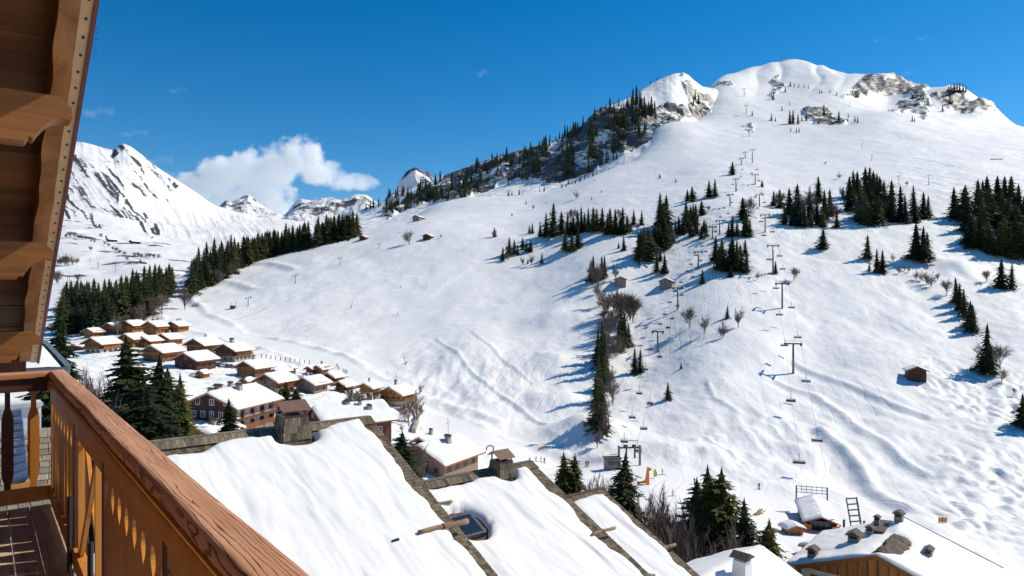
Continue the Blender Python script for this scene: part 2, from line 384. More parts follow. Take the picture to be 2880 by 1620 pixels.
# ------------------------------------------------------------------ terrain relief: pistes, moguls, wind lips, cliffs
def world_line(pts, T=None):
    T = T or TA
    return [tuple(T.at(x, y)[:2]) for x, y in pts]
X, Yg = TA.gx, TA.gy
px, py = TA.px, TA.py
far = Yg > 90
PISTE = [(520, 775), (492, 815), (478, 855), (530, 893), (620, 930), (760, 972), (900, 1018), (1000, 1068), (1100, 1112), (1200, 1176), (1330, 1240), (1450, 1282), (1600, 1312)]
d1 = dist_poly(X, Yg, world_line(PISTE))
groom = 1 - sstep(9, 17, d1 + 3 * fbm(X / 30, Yg / 30, 2, 3))
d2 = dist_poly(X, Yg, world_line([(1040, 1030), (1120, 940), (1220, 860), (1340, 770), (1420, 730)]))
groom = np.maximum(groom, 0.75 * (1 - sstep(7, 14, d2)))
d3 = dist_poly(X, Yg, world_line([(1720, 1330), (1850, 1375), (2000, 1390), (2150, 1420), (2230, 1470)]))
groom = np.maximum(groom, 0.9 * (1 - sstep(12, 24, d3)))
d4 = dist_poly(X, Yg, world_line([(1500, 690), (1650, 690), (1800, 780), (1950, 800), (2100, 900), (2150, 1000)]))
groom = np.maximum(groom, 0.5 * (1 - sstep(10, 30, d4)))
groom = np.maximum(groom, 0.45 * sstep(560, 760, Yg))
rough = 1 - groom
# the main piste is cut level into the hillside, with a bank above and below
ln3 = [tuple(TA.at(x, y)) for x, y in PISTE]
dc, zc_ = near_z(X, Yg, ln3)
cut = (1 - sstep(7.5, 15, dc)) * (Yg > 120)
TA.gz = TA.gz + (zc_ - TA.gz) * 0.75 * cut
py = TA.py
bank = np.exp(-((dc - 14) / 3.0) ** 2) * (Yg > 120)
detail = bank * (0.8 + 1.6 * fbm(X / 12, Yg / 12, 3, 14))
smooth = 0.35 + 0.65 * np.clip(sstep(1500, 1750, px) + sstep(380, 330, Yg), 0, 1)
detail += 3.2 * fbm(X / 85, Yg / 85, 3, 11) * sstep(230, 330, Yg)
detail += 1.0 * fbm(X / 22, Yg / 30, 3, 21) * (0.45 + 0.65 * rough)
detail += 0.45 * fbm(X / 5.5, Yg / 9, 3, 31) * rough * smooth
tracks = ridged(X / 9 + 1.2 * fbm(X / 30, Yg / 30, 2, 5), Yg / 38 + 0.6 * fbm(X / 25, Yg / 25, 2, 6), 3, 41)
vil = (Yg > 110) * sstep(1150, 950, px) * sstep(360, 300, Yg)
detail += vil * (0.9 * fbm(X / 7, Yg / 7, 3, 36) + 0.5 * ridged(X / 14, Yg / 14, 2, 37)) * rough
detail += 0.24 * tracks * rough * smooth * sstep(150, 220, Yg) * (1 - sstep(700, 1000, Yg))
jx = px + 45 * fbm(X / 26, Yg / 26, 3, 53)
mog = sstep(2520, 2700, jx - 0.12 * (py - 1100)) * sstep(0, 160, py - 880 - 0.28 * (px - 2500) + 50 * fbm(X / 30, Yg / 30, 2, 54)) * (1 - sstep(1480, 1620, py))
mogs = fbm(X / 4.2 + 0.6 * fbm(X / 9, Yg / 9, 2, 8), Yg / 5.5, 2, 51, 0.4)
mog *= 0.35 + 0.65 * sstep(0.25, 0.65, 0.5 + fbm(X / 45, Yg / 45, 2, 52))
detail += 2.6 * (np.abs(mogs) - 0.15) * mog
low = np.maximum(np.exp(-(((px - 1330) / 260) ** 2 + ((py - 1110) / 120) ** 2)), np.exp(-(((px - 2150) / 280) ** 2 + ((py - 1260) / 150) ** 2))) * rough * (Yg > 120)
detail += low * (1.3 * fbm(X / 10, Yg / 15, 3, 57) + 0.5 * ridged(X / 5, Yg / 16, 2, 58))
# wind lips and hollows running down the right-hand slope
for pts, hgt, wid in (([(2242, 1028), (2330, 1065), (2420, 1098), (2520, 1140), (2612, 1172)], 0.7, 1.6),
                      ([(2190, 1078), (2290, 1112), (2370, 1160), (2420, 1210), (2480, 1240), (2540, 1290), (2610, 1322)], 0.8, 1.7),
                      ([(2310, 1212), (2372, 1262), (2430, 1312), (2460, 1372), (2500, 1405), (2560, 1430)], 1.3, 2.2),
                      ([(1960, 1242), (2100, 1226), (2180, 1212)], 0.8, 2.4), ([(1990, 1282), (2120, 1272), (2240, 1258)], 0.8, 2.4),
                      ([(1990, 1075), (2010, 1120), (2060, 1150), (2080, 1165)], 0.35, 0.9), ([(1990, 1240), (2040, 1270), (2095, 1300)], 0.3, 0.8),
                      ([(1150, 1110), (1220, 1112), (1300, 1150), (1400, 1185)], 1.1, 3.0), ([(1230, 960), (1330, 1050), (1450, 1140), (1540, 1200)], 0.4, 0.9),
                      ([(1330, 940), (1400, 1010), (1500, 1080)], 0.35, 0.8), ([(690, 745), (760, 742), (830, 760)], 1.2, 4.0), ([(620, 790), (680, 800), (720, 815)], 1.2, 4.0),
                      ([(650, 905), (760, 870), (950, 835), (1200, 800), (1400, 765)], 0.35, 2.0), ([(760, 950), (900, 900), (1050, 880)], 0.25, 1.2)):
    w = world_line(pts)
    dd = dist_poly(X, Yg, w)
    side = sstep(-wid, wid, dist_poly(X, Yg, [(a + 3 * wid, b) for a, b in w]) - dd)
    detail += hgt * np.exp(-(dd / wid) ** 2) - hgt * 0.55 * np.exp(-(np.hypot(X - 0, 0) * 0 + dist_poly(X, Yg, [(a - 2.2 * wid, b - 0.8 * wid) for a, b in w]) / (1.7 * wid)) ** 2)
# banks and hollows
for (bx, by), hgt, rad in (((1640, 1220), 7.0, 13), ((1590, 1290), -3.0, 9), ((2560, 1330), -2.0, 12), ((2440, 1150), -1.5, 10), ((2350, 1330), -2.5, 12), ((1900, 1270), 2.5, 10),
                           ((2130, 975), 3.0, 16), ((1950, 1010), 2.5, 14), ((1560, 900), 4, 16), ((1560, 1030), 3.5, 12), ((1560, 1130), 3.5, 11), ((2700, 760), 5, 14), ((1330, 1000), 2.5, 18), ((1230, 1110), -2.0, 12)):
    c = TA.at(bx, by)
    detail += hgt * np.exp(-((X - c.x) ** 2 + (Yg - c.y) ** 2) / rad ** 2)
rockA = np.zeros_like(X)
wx, wy = px + 26 * fbm(X / 60, Yg / 60, 3, 61), py + 18 * fbm(X / 60, Yg / 60, 3, 62)
for poly, k in (([(2375, 275), (2410, 238), (2448, 214), (2560, 220), (2612, 236), (2625, 300), (2570, 270), (2490, 262), (2430, 272)], 0.62),
                ([(2500, 318), (2590, 262), (2625, 300), (2605, 330), (2545, 318)], 0.52),
                ([(2630, 262), (2690, 250), (2720, 288), (2792, 276), (2800, 308), (2740, 318), (2680, 312)], 0.66),
                ([(2255, 312), (2330, 318), (2405, 338), (2370, 352), (2290, 346)], 0.66), ([(2160, 250), (2190, 215), (2206, 240), (2172, 272)], 0.55),
                ([(2015, 236), (2062, 238), (2056, 252), (2025, 246)], 0.5), ([(2095, 355), (2130, 350), (2135, 380), (2105, 382)], 0.45)):
    rockA = np.maximum(rockA, k * inpoly(wx, wy, poly))
detail += (11 * ridged(X / 45, Yg / 25, 4, 71)) * (rockA > 0)
# fluted summit dome
dome = np.exp(-(((px - 2240) / 190) ** 2 + ((py - 205) / 45) ** 2))
detail += 6 * np.abs(np.sin(px / 26 + 2.0 * fbm(px / 60, Yg / 200, 2, 9))) * dome * (Yg > 1400)
comb = inpoly(px, py, [(2410, 392), (2560, 388), (2800, 530), (2640, 565)]).astype(float)
detail += comb * (0.9 * fbm(X / 3.5 + Yg / 16, Yg / 60, 2, 77) + 0.5 * fbm(X / 9, Yg / 9, 2, 78))
TA.gz = TA.gz + np.where(far, detail, 0.25 * detail)
TA.build('snow_slope', M_SNOWROCK, {'groom': groom, 'rock': rockA, 'smooth': smooth})

# cliff ridge behind the pistes
cb = []
for x, a in ((900, [(700, 850), (660, 1100), (640, 1400), (760, 1700)]), (1000, [(660, 860), (630, 1100), (606, 1300), (700, 1600)]), (1100, [(650, 860), (618, 1060), (590, 1220), (572, 1300), (548, 1400), (640, 1650)]),
             (1200, [(640, 840), (590, 1080), (565, 1200), (518, 1330), (600, 1600)]), (1300, [(635, 840), (575, 1050), (545, 1160), (520, 1230), (476, 1310), (560, 1600)]),
             (1400, [(620, 850), (560, 1050), (520, 1160), (480, 1220), (440, 1300), (520, 1600)]), (1500, [(600, 870), (540, 1050), (500, 1150), (440, 1210), (410, 1290), (500, 1600)]),
             (1600, [(570, 880), (525, 1040), (490, 1120), (400, 1190), (373, 1270), (460, 1600)]), (1700, [(530, 920), (480, 1060), (440, 1130), (340, 1200), (302, 1280), (390, 1600)]),
             (1800, [(470, 980), (420, 1090), (370, 1160), (320, 1210), (252, 1300), (350, 1600)]), (1860, [(410, 1080), (355, 1180), (300, 1250), (218, 1340), (310, 1600)]),
             (1920, [(380, 1150), (330, 1240), (280, 1300), (206, 1380), (300, 1600)]), (1960, [(360, 1240), (310, 1330), (224, 1400), (320, 1600)]), (2010, [(330, 1330), (290, 1400), (252, 1460), (340, 1650)]), (2080, [(340, 1400), (300, 1500), (320, 1650)])):
    cb += pxc(x, a)
TB = Terrain(cb, np.linspace(900, 2080, 420), np.exp(np.linspace(math.log(840), math.log(1640), 330)))
X, Yg, px, py = TB.gx, TB.gy, TB.px, TB.py
wx, wy = px + 30 * fbm(X / 50, Yg / 50, 3, 81), py + 26 * fbm(X / 50, Yg / 50, 3, 82)
rockB = np.zeros_like(X)
for poly, k in (([(1080, 610), (1120, 560), (1200, 525), (1300, 474), (1500, 408), (1600, 368), (1680, 300), (1790, 285), (1850, 330), (1840, 392), (1760, 442), (1700, 432), (1690, 472), (1600, 502), (1500, 512), (1420, 505), (1300, 565), (1200, 570), (1120, 598)], 0.70),
                ([(1800, 318), (1850, 292), (1935, 285), (1925, 212), (1990, 258), (2012, 312), (1960, 332), (1880, 346), (1850, 348)], 0.55)):
    rockB = np.maximum(rockB, k * inpoly(wx, wy, poly))
rockB *= 0.85 + 0.9 * (0.25 + fbm(X / 40, Yg / 22, 3, 83))
TB.gz = TB.gz + 16 * ridged(X / 42, Yg / 22, 5, 84) * (rockB > 0.2) * 0.8 + 5 * fbm(X / 90, Yg / 90, 4, 85) - 9 * np.abs(fbm(X / 70, Yg / 200, 3, 87)) * (px > 1760) + 2 * fbm(X / 12, Yg / 12, 3, 86)
TB.fit_crest([(1000, 608), (1085, 562), (1100, 549), (1190, 521), (1230, 499), (1290, 478), (1380, 445), (1500, 413), (1560, 397), (1600, 375), (1640, 352), (1660, 327), (1690, 302), (1730, 292), (1780, 271), (1800, 256), (1830, 236), (1870, 216), (1900, 206), (1922, 204), (1935, 210), (1950, 224), (1975, 243), (2005, 248)], 1150, 1560, 0.10)
TB.build('cliff_ridge', M_CLIFF, {'groom': 0 * X + 0.5, 'rock': rockB})

# long white mountain across the valley on the left
cd = []
for x, a in ((-200, [(860, 600), (760, 1000), (690, 1400), (560, 2200), (400, 3000), (520, 4200)]), (120, [(850, 600), (760, 900), (700, 1150), (640, 1550), (560, 2100), (480, 2700), (385, 3150), (520, 4300)]),
             (235, [(840, 620), (760, 900), (700, 1150), (640, 1550), (560, 2150), (480, 2700), (401, 3180), (520, 4300)]), (300, [(835, 640), (760, 930), (700, 1200), (640, 1650), (570, 2150), (490, 2750), (419, 3230), (540, 4300)]),
             (345, [(830, 650), (750, 950), (700, 1220), (640, 1680), (570, 2200), (490, 2800), (405, 3250), (540, 4300)]), (400, [(830, 660), (750, 950), (700, 1250), (650, 1700), (600, 2200), (520, 2800), (440, 3260), (580, 4300)]),
             (480, [(840, 670), (760, 950), (710, 1250), (665, 1700), (620, 2300), (560, 2850), (496, 3300), (600, 4300)]), (560, [(850, 680), (770, 950), (720, 1250), (680, 1700), (640, 2300), (590, 3000), (548, 3400), (640, 4400)]),
             (640, [(860, 690), (780, 950), (730, 1250), (690, 1700), (650, 2300), (615, 3000), (592, 3450), (660, 4400)]), (760, [(870, 700), (800, 950), (750, 1250), (700, 1700), (655, 2300), (628, 3000), (611, 3500), (680, 4500)]),
             (900, [(880, 720), (820, 950), (760, 1250), (710, 1700), (670, 2300), (640, 3000), (622, 3500), (690, 4500)]), (1050, [(900, 720), (830, 1000), (770, 1300), (710, 1800), (670, 2400), (640, 3000), (620, 3500), (690, 4500)]), (1250, [(900, 720), (830, 1000), (760, 1500), (700, 2200), (650, 3000), (630, 3500), (700, 4500)])):
    cd += pxc(x, a)
TD = Terrain(cd, np.linspace(-200, 1250, 460), np.exp(np.linspace(math.log(600), math.log(4400), 420)))
X, Yg, px, py = TD.gx, TD.gy, TD.px, TD.py
st = (px * 0.62 + py * 0.78)      # along the fall line of that face
ac = (px * 0.78 - py * 0.62)
streak = fbm(ac / 8 + 0.8 * fbm(px / 40, py / 40, 2, 92), st / 85, 4, 91)
reg = np.zeros_like(X)
for poly, k in (([(100, 430), (215, 425), (250, 470), (330, 470), (390, 520), (330, 560), (420, 610), (450, 640), (300, 610), (150, 580)], 0.50), ([(270, 450), (350, 450), (400, 500), (490, 560), (470, 570), (380, 530), (300, 470)], 0.48),
                ([(370, 440), (440, 470), (500, 530), (480, 540), (400, 490)], 0.5), ([(310, 425), (345, 400), (372, 415), (330, 430)], 0.9), ([(350, 615), (400, 620), (440, 655), (410, 650)], 0.45), ([(150, 560), (260, 600), (300, 650), (200, 620)], 0.42)):
    reg = np.maximum(reg, k * inpoly(px + 40 * fbm(px / 30, py / 30, 3, 93), py + 30 * fbm(px / 30, py / 30, 3, 94), poly))
rockD = np.clip(0.80 * reg + 1.5 * streak * (reg > 0), 0, 1)
rockD = np.maximum(rockD, 0.62 * (fbm(X / 60, Yg / 25, 3, 97) > 0.40) * (Yg > 800) * (Yg < 1700))
TD.gz = TD.gz + 4 * streak * sstep(1500, 2200, Yg) + 30 * fbm(X / 300, Yg / 300, 4, 95) * sstep(800, 1500, Yg) * 0.6 + 5 * fbm(X / 60, Yg / 60, 4, 96) + 1.2 * fbm(ac / 5, st / 22, 2, 99) * sstep(1500, 2200, Yg) * (py < 600)
TD.fit_crest([(150, 392), (200, 398), (235, 400), (265, 408), (290, 416), (318, 422), (335, 408), (348, 404), (368, 412), (400, 436), (430, 462), (480, 495), (540, 533), (600, 575), (650, 592), (700, 602)], 2600, 4000, 0.12)
TD.build('white_mountain', M_FARSNOW, {'groom': 0 * X + 0.4, 'rock': rockD})

# far peaks on the skyline
def far_peak(name, sil, Yc, foot, seed, rk):
    xs, ys = np.array(sil, float).T
    cols = np.linspace(xs[0], xs[-1], max(80, int((xs[-1] - xs[0]) / 1.6)))
    ye = np.interp(cols, xs, ys)
    k = np.linspace(0, 1, 110)
    K, PX = np.meshgrid(k, cols, indexing='ij')
    crest = (HY - ye)[None] / F * Yc
    base = (HY - foot) / F * Yc * 0.86
    Yd = Yc * (0.80 + 0.36 * K)
    prof = np.where(K < 0.56, (K / 0.56) ** 0.8, 1 - ((K - 0.56) / 0.44) ** 1.1)
    Xw = (PX - CX) / F * Yc
    nz = ridged(Xw / 420 + 0.4 * fbm(Xw / 500, Yd / 500, 2, seed + 3), Yd / 420, 6, seed, 0.55)
    hgt = np.maximum(crest - base, 0)
    Z = base + hgt * prof + nz * (hgt * 0.17) * (1 - np.exp(-((K - 0.56) / 0.18) ** 2) * 0.75) + 9 * fbm(Xw / 40, Yd / 40, 4, seed + 5)
    Xd = Xw * Yd / Yc
    rock = np.clip(rk + 0.8 * fbm(Xw / 130, Yd / 90, 4, seed + 9), 0, 1) * sstep(0.0, 0.4, prof)
    me = mesh_np(name, np.stack([Xd, Yd, Z], -1).reshape(-1, 3), grid_faces(110, len(cols)), M_FARSNOW, True, {'groom': 0 * Xd + 0.3, 'rock': rock})
    tag(link(name, me), kind='structure')
far_peak('far_mountain', [(500, 640), (540, 618), (590, 596), (618, 578), (636, 562), (652, 570), (678, 556), (697, 547), (712, 560), (742, 584), (780, 600), (840, 625)], 6500, 640, 101, 0.36)
far_peak('far_mountain', [(760, 640), (800, 604), (828, 570), (848, 560), (872, 566), (900, 560), (932, 556), (962, 562), (1000, 547), (1030, 549), (1055, 566), (1090, 590), (1150, 630)], 6000, 650, 131, 0.36)
far_peak('far_mountain', [(1040, 640), (1070, 575), (1092, 552), (1112, 538), (1122, 512), (1136, 492), (1152, 479), (1168, 474), (1188, 482), (1208, 489), (1224, 508), (1240, 528), (1280, 560), (1340, 620)], 5200, 660, 161, 0.46)

# the snow-covered land all round, out to the horizon
gv = []
gs_ = np.array([-32000, -8000, -2000, -600, -150, 0, 150, 600, 2000, 8000, 32000.0])
GX, GY = np.meshgrid(gs_, gs_)
link_ground = mesh_np('snow_ground', np.stack([GX, GY, np.where(np.hypot(GX, GY) < 100, -80.0, -95.0)], -1).reshape(-1, 3), grid_faces(11, 11), M_SNOW, True, {'groom': 0 * GX + 0.5})
tag(link('snow_ground', link_ground), kind='structure')
# ------------------------------------------------------------------ our own chalet: balcony and eave (local x = outwards, y = along the rail, both from the camera)
YAW = R(38)
M_RAIL = wood('rail_wood', (0.40, 0.165, 0.075), (0.70, 0.36, 0.19), 'y', 9.0, 0.55, 0.30, 0.02, 0.3)
M_RAILX = wood('cross_rail_wood', (0.24, 0.09, 0.035), (0.46, 0.20, 0.085), 'x', 5.0, 0.5, 0.5, 0.05)
M_PANEL = wood('panel_wood', (0.46, 0.165, 0.022), (0.64, 0.265, 0.05), 'z', 4.0, 0.5, 0.15, 0.08)
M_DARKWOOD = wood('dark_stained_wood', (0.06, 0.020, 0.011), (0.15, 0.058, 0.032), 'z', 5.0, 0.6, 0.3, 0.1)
M_DECK = wood('deck_wood', (0.22, 0.15, 0.09), (0.50, 0.37, 0.24), 'y', 6.0, 0.75, 0.5, 0.15)
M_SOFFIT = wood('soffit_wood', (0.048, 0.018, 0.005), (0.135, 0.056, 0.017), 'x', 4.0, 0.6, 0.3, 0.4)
M_PURLIN = wood('purlin_wood', (0.15, 0.048, 0.010), (0.33, 0.13, 0.034), 'x', 5.0, 0.55, 0.4, 0.1)
M_RAFTER = wood('rafter_wood', (0.13, 0.05, 0.013), (0.31, 0.135, 0.042), 'y', 5.0, 0.55, 0.4, 0.1)
M_STRIP = plain('vent_strip_metal', (0.50, 0.33, 0.18), 0.45, 0.12, 9)
M_BLACK = plain('black_iron', (0.012, 0.012, 0.012), 0.5, 0.2)
M_FLASH = plain('dark_red_flashing', (0.10, 0.022, 0.024), 0.4, 0.15, 6)
M_SHINGLE = wood('weathered_shingle', (0.075, 0.058, 0.040), (0.24, 0.19, 0.135), 'y', 9.0, 0.85, 0.6, 0.42, 0.1)
M_SHINGLE_LO = wood('old_pale_shingle', (0.18, 0.145, 0.105), (0.36, 0.30, 0.23), 'y', 9.0, 0.85, 0.6, 0.3, 0.1)
M_GUTTER = plain('zinc_gutter', (0.22, 0.23, 0.24), 0.35, 0.2, 5, 0.7)
M_WHITE = plain('white_paint', (0.74, 0.73, 0.70), 0.6, 0.06, 3)
M_PLASTER = plain('pale_plaster', (0.60, 0.54, 0.46), 0.8, 0.12, 2)
M_BLUE = wood('blue_painted_slats', (0.03, 0.05, 0.10), (0.10, 0.14, 0.24), 'x', 8.0, 0.35, 0.3, 0.05)

balc = tag(empty('balcony', (0, 0, 0), YAW), 'carved orange wood balcony with a thick weathered handrail beside the eave', 'balcony')
def rounded(w, h, r, n=3):
    pts = []
    for cx, cz, a0 in ((w - r, h - r, 0), (r, h - r, 90), (r, r, 180), (w - r, r, 270)):
        for k in range(n + 1):
            a = R(a0 + 90 * k / n); pts.append((cx + r * math.cos(a), cz + r * math.sin(a)))
    return pts
# handrail with a slightly wavy, worn outline, laid as one long beam
prof = rounded(0.118, 0.068, 0.020, 4)
vs_, fs_ = [], []
SS = np.linspace(0.2, 6.86, 240)
for s in SS:
    for (x, z) in prof:
        wob = 0.0022 * math.sin(s * 3.1 + 3 * z) + 0.0012 * math.sin(s * 9 + x * 20) + 0.0008 * math.sin(s * 31 + x * 9)
        vs_.append((0.455 + x + (wob if x < 0.06 else -wob * 0.5), s, -0.668 + z + 0.0010 * math.sin(s * 4.3 + x * 15)))
n = len(prof)
for i in range(len(SS) - 1):
    for k in range(n): fs_.append((i * n + k, i * n + (k + 1) % n, (i + 1) * n + (k + 1) % n, (i + 1) * n + k))
fs_ += [tuple(range(n))[::-1], tuple((len(SS) - 1) * n + k for k in range(n))]
m_rail = M_RAIL
b = m_rail.node_tree
# long drying cracks: thin dark wavy lines along the grain with real relief
cdv = coords(b, (24, 1.9, 10)); wv = nd(b, 'TexWave', Scale=1.0, Distortion=13.0, Detail=3.0); wv.inputs['Detail Scale'].default_value = 0.9; b.links.new(cdv, wv.inputs['Vector'])
n9 = nd(b, 'TexNoise', Scale=0.9, Detail=2.0); b.links.new(cdv, n9.inputs['Vector'])
crk = nd(b, 'MapRange'); crk.inputs['From Min'].default_value = 0.0; crk.inputs['From Max'].default_value = 0.12; b.links.new(wv.outputs['Fac'], crk.inputs['Value'])
msk = nd(b, 'MapRange'); msk.inputs['From Min'].default_value = 0.44; msk.inputs['From Max'].default_value = 0.54; b.links.new(n9.outputs['Fac'], msk.inputs['Value'])
mxx = nd(b, 'Math', operation='MAXIMUM'); b.links.new(crk.outputs[0], mxx.inputs[0]); inv_ = nd(b, 'Math', operation='SUBTRACT'); inv_.inputs[0].default_value = 1.0; b.links.new(msk.outputs[0], inv_.inputs[1]); b.links.new(inv_.outputs[0], mxx.inputs[1])
pb = b.nodes['Principled BSDF']; oldc = pb.inputs['Base Color'].links[0].from_socket; oldn = pb.inputs['Normal'].links[0].from_socket
mc = b.nodes.new('ShaderNodeMix'); mc.data_type = 'RGBA'; b.links.new(mxx.outputs[0], mc.inputs['Factor']); mc.inputs[6].default_value = (0.12, 0.045, 0.022, 1); b.links.new(oldc, mc.inputs[7]); b.links.new(mc.outputs[2], pb.inputs['Base Color'])
bp2 = nd(b, 'Bump', Strength=0.5, Distance=0.004); b.links.new(mxx.outputs[0], bp2.inputs['Height']); b.links.new(oldn, bp2.inputs['Normal']); b.links.new(bp2.outputs[0], pb.inputs['Normal'])
MB().add(vs_, fs_).build('handrail', m_rail, balc, True)
MB().prism(rounded(0.07, 0.088, 0.018), lambda p: (0.445 + p[0], 0.2, -0.758 + p[1]), lambda p: (0.445 + p[0], 6.80, -0.758 + p[1])).build('top_rail', M_PANEL, balc, True)
MB().box((0.482, 3.5, -0.802), (0.028, 6.6, 0.088)).build('fascia_board', M_PANEL, balc)
MB().box((0.485, 3.5, -1.60), (0.05, 6.6, 0.11)).build('bottom_rail', M_PANEL, balc)
# posts
for s in (0.9, 2.40, 3.78, 5.02, 6.72):
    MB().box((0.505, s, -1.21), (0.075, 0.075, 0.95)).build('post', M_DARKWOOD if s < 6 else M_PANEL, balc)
# panel of vertical boards whose upper corners are sawn into leaf shapes
def leaf_board(y0, y1, z0, z1, cut, d, mid=0):
    w = y1 - y0; pts = [(y0, z0), (y1, z0)]
    L = 0.145
    lens = [(math.sin(math.pi * q / 8), -1.46 + 0.30 * q / 8) for q in range(1, 8)] if mid else []
    if mid: pts += [(y1 - mid * a, z) for a, z in lens]
    for k in range(9):                    # right edge going up
        t = k / 8; pts.append((y1 - cut * math.sin(math.pi * t) ** 1.2 * (1 - 0.35 * t), z1 - L + L * t))
    for k in range(8, -1, -1):
        t = k / 8; pts.append((y0 + cut * math.sin(math.pi * t) ** 1.2 * (1 - 0.35 * t), z1 - L + L * t))
    if mid: pts += [(y0 + mid * a, z) for a, z in lens[::-1]]
    return MB().prism(pts, lambda p: (d, p[0], p[1]), lambda p: (d + 0.026, p[0], p[1]))
nb = 7
for k in range(nb):
    y0 = 2.46 + k * (3.73 - 2.46) / nb; y1 = y0 + (3.73 - 2.46) / nb - 0.003
    leaf_board(y0, y1, -1.66, -0.835, 0.052, 0.478).build('panel_board', M_PANEL, balc)
for k in range(7):
    y0 = 5.08 + k * 0.228
    leaf_board(y0, y0 + 0.224, -1.66, -0.835, 0.05, 0.478, 0.05 if k in (1, 2, 5) else 0).build('panel_board', M_PANEL, balc)
for k in range(7):
    y0 = 0.95 + k * 0.203
    leaf_board(y0, y0 + 0.198, -1.66, -0.90, 0.04, 0.515).build('panel_board', M_DARKWOOD, balc)  # dark brown boards: the shadow in this recessed bay is put into their colour
# open bay with a saltire between two slender posts
for s in (4.10, 4.86): MB().box((0.49, s, -1.22), (0.035, 0.035, 0.78)).build('lattice_post', M_PANEL, balc)
MB().bar((0.486, 4.13, -0.86), (0.486, 4.83, -1.55), 0.045, 0.022, up=(1, 0, 0)).build('lattice_bar', M_PANEL, balc)
MB().bar((0.512, 4.83, -0.86), (0.512, 4.13, -1.55), 0.045, 0.022, up=(1, 0, 0)).build('lattice_bar', M_PANEL, balc)
for s in (3.98, 4.98): MB().tube([(0.44, s, -1.68), (0.44, s, -1.22)], 0.014, 8).build('iron_bracket', M_BLACK, balc)
# cross railing at the far end
MB().prism(rounded(0.10, 0.06, 0.018), lambda p: (0.53, 6.765 + p[0], -0.662 + p[1]), lambda p: (-1.7, 6.765 + p[0], -0.662 + p[1])).build('cross_handrail', M_RAILX, balc, True)
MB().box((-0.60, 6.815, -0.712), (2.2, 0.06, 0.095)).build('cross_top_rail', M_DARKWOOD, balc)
MB().box((-0.60, 6.80, -1.60), (2.2, 0.035, 0.115)).build('cross_bottom_rail', M_PANEL, balc)
bal_pts = [(-0.022, -1.56), (0.022, -1.56), (0.022, -1.50), (0.040, -1.44), (0.040, -0.98), (0.031, -0.93), (0.018, -0.89), (0.018, -0.75), (-0.018, -0.75), (-0.018, -0.89), (-0.031, -0.93), (-0.040, -0.98), (-0.040, -1.44), (-0.022, -1.50)]
for k in range(12):
    c = 0.355 - 0.172 * k
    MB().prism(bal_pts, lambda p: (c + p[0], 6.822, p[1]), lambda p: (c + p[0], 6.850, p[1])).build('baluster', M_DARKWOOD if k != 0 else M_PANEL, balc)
# deck boards
for k in range(14):
    d0 = 0.405 - 0.146 * k
    MB().box((d0 - 0.070 + 0.065, 3.4, -1.715), (0.138, 6.8, 0.03)).build('deck_board', M_DECK, balc)
MB().box((-0.6, 6.70, -1.80), (2.2, 0.16, 0.14)).build('deck_beam', M_DARKWOOD, balc)

# eave over the balcony: soffit planks, purlins with scrolled ends, barge rafter, vented strip and metal edge
eave = tag(empty('roof_eave', (0, 0, 0), YAW), 'dark timber eave with purlins and soffit planks sloping down above the balcony', 'eave')
SL = 0.497
def rz_(s): return -0.594 + SL * (7.82 - s)
def rake(name, d0, d1, z0, z1, s0, s1, m, wav=0.0, seed=0, n=60):
    v, f = [], []
    for i, s in enumerate(np.linspace(s0, s1, n)):
        w = wav * (math.sin(s * 7 + seed) * 0.6 + math.sin(s * 17 + seed * 2) * 0.4)
        z = rz_(s)
        v += [(d0 + w, s, z + z0 + w * 0.5), (d1 + w * 0.4, s, z + z0 - w * 0.5), (d1, s, z + z1), (d0, s, z + z1)]
    for i in range(n - 1):
        for k in range(4): f.append((i * 4 + k, i * 4 + (k + 1) % 4, i * 4 + 4 + (k + 1) % 4, i * 4 + 4 + k))
    f += [(0, 1, 2, 3), tuple((n - 1) * 4 + k for k in (3, 2, 1, 0))]
    return MB().add(v, f).build(name, m, eave)
S0, S1 = -1.0, 7.88
rake('metal_edge', 0.436, 0.455, 0.0, 0.16, S0, S1, M_FLASH)
rake('vent_strip', 0.384, 0.4355, 0.012, 0.03, S0, S1, M_STRIP)
rake('barge_rafter', 0.300, 0.384, 0.0, 0.155, S0, S1 - 0.05, M_RAFTER, 0.010, 2, 200)
rake('roof_deck', -2.6, 0.43, 0.185, 0.24, S0, S1, M_DARKWOOD)
hole = MB()
for k in range(64):
    s = 0.6 + k * 0.114; z = rz_(s) + 0.0095
    ang = [2 * math.pi * q / 8 for q in range(8)]
    hole.prism([(0.413 + 0.0075 * math.cos(t), s + 0.0105 * math.sin(t)) for t in ang], lambda p: (p[0], p[1], rz_(p[1]) + 0.0105), lambda p: (p[0], p[1], rz_(p[1]) + 0.0125))
tag(hole.build('vent_hole', M_BLACK, eave), kind='stuff')
ds = 0.128
k = 0
while S0 + k * ds < S1 - 0.1:
    a = S0 + k * ds; e = 0.004 * ((k * 7) % 3)
    p = []
    for zz in (0.150 + e, 0.178):
        p += [(-2.6, a, rz_(a) + zz), (0.338, a, rz_(a) + zz), (0.338, a + ds - 0.004, rz_(a + ds - 0.004) + zz), (-2.6, a + ds - 0.004, rz_(a + ds - 0.004) + zz)]
    MB().hexa(p).build('soffit_plank', M_SOFFIT, eave); k += 1
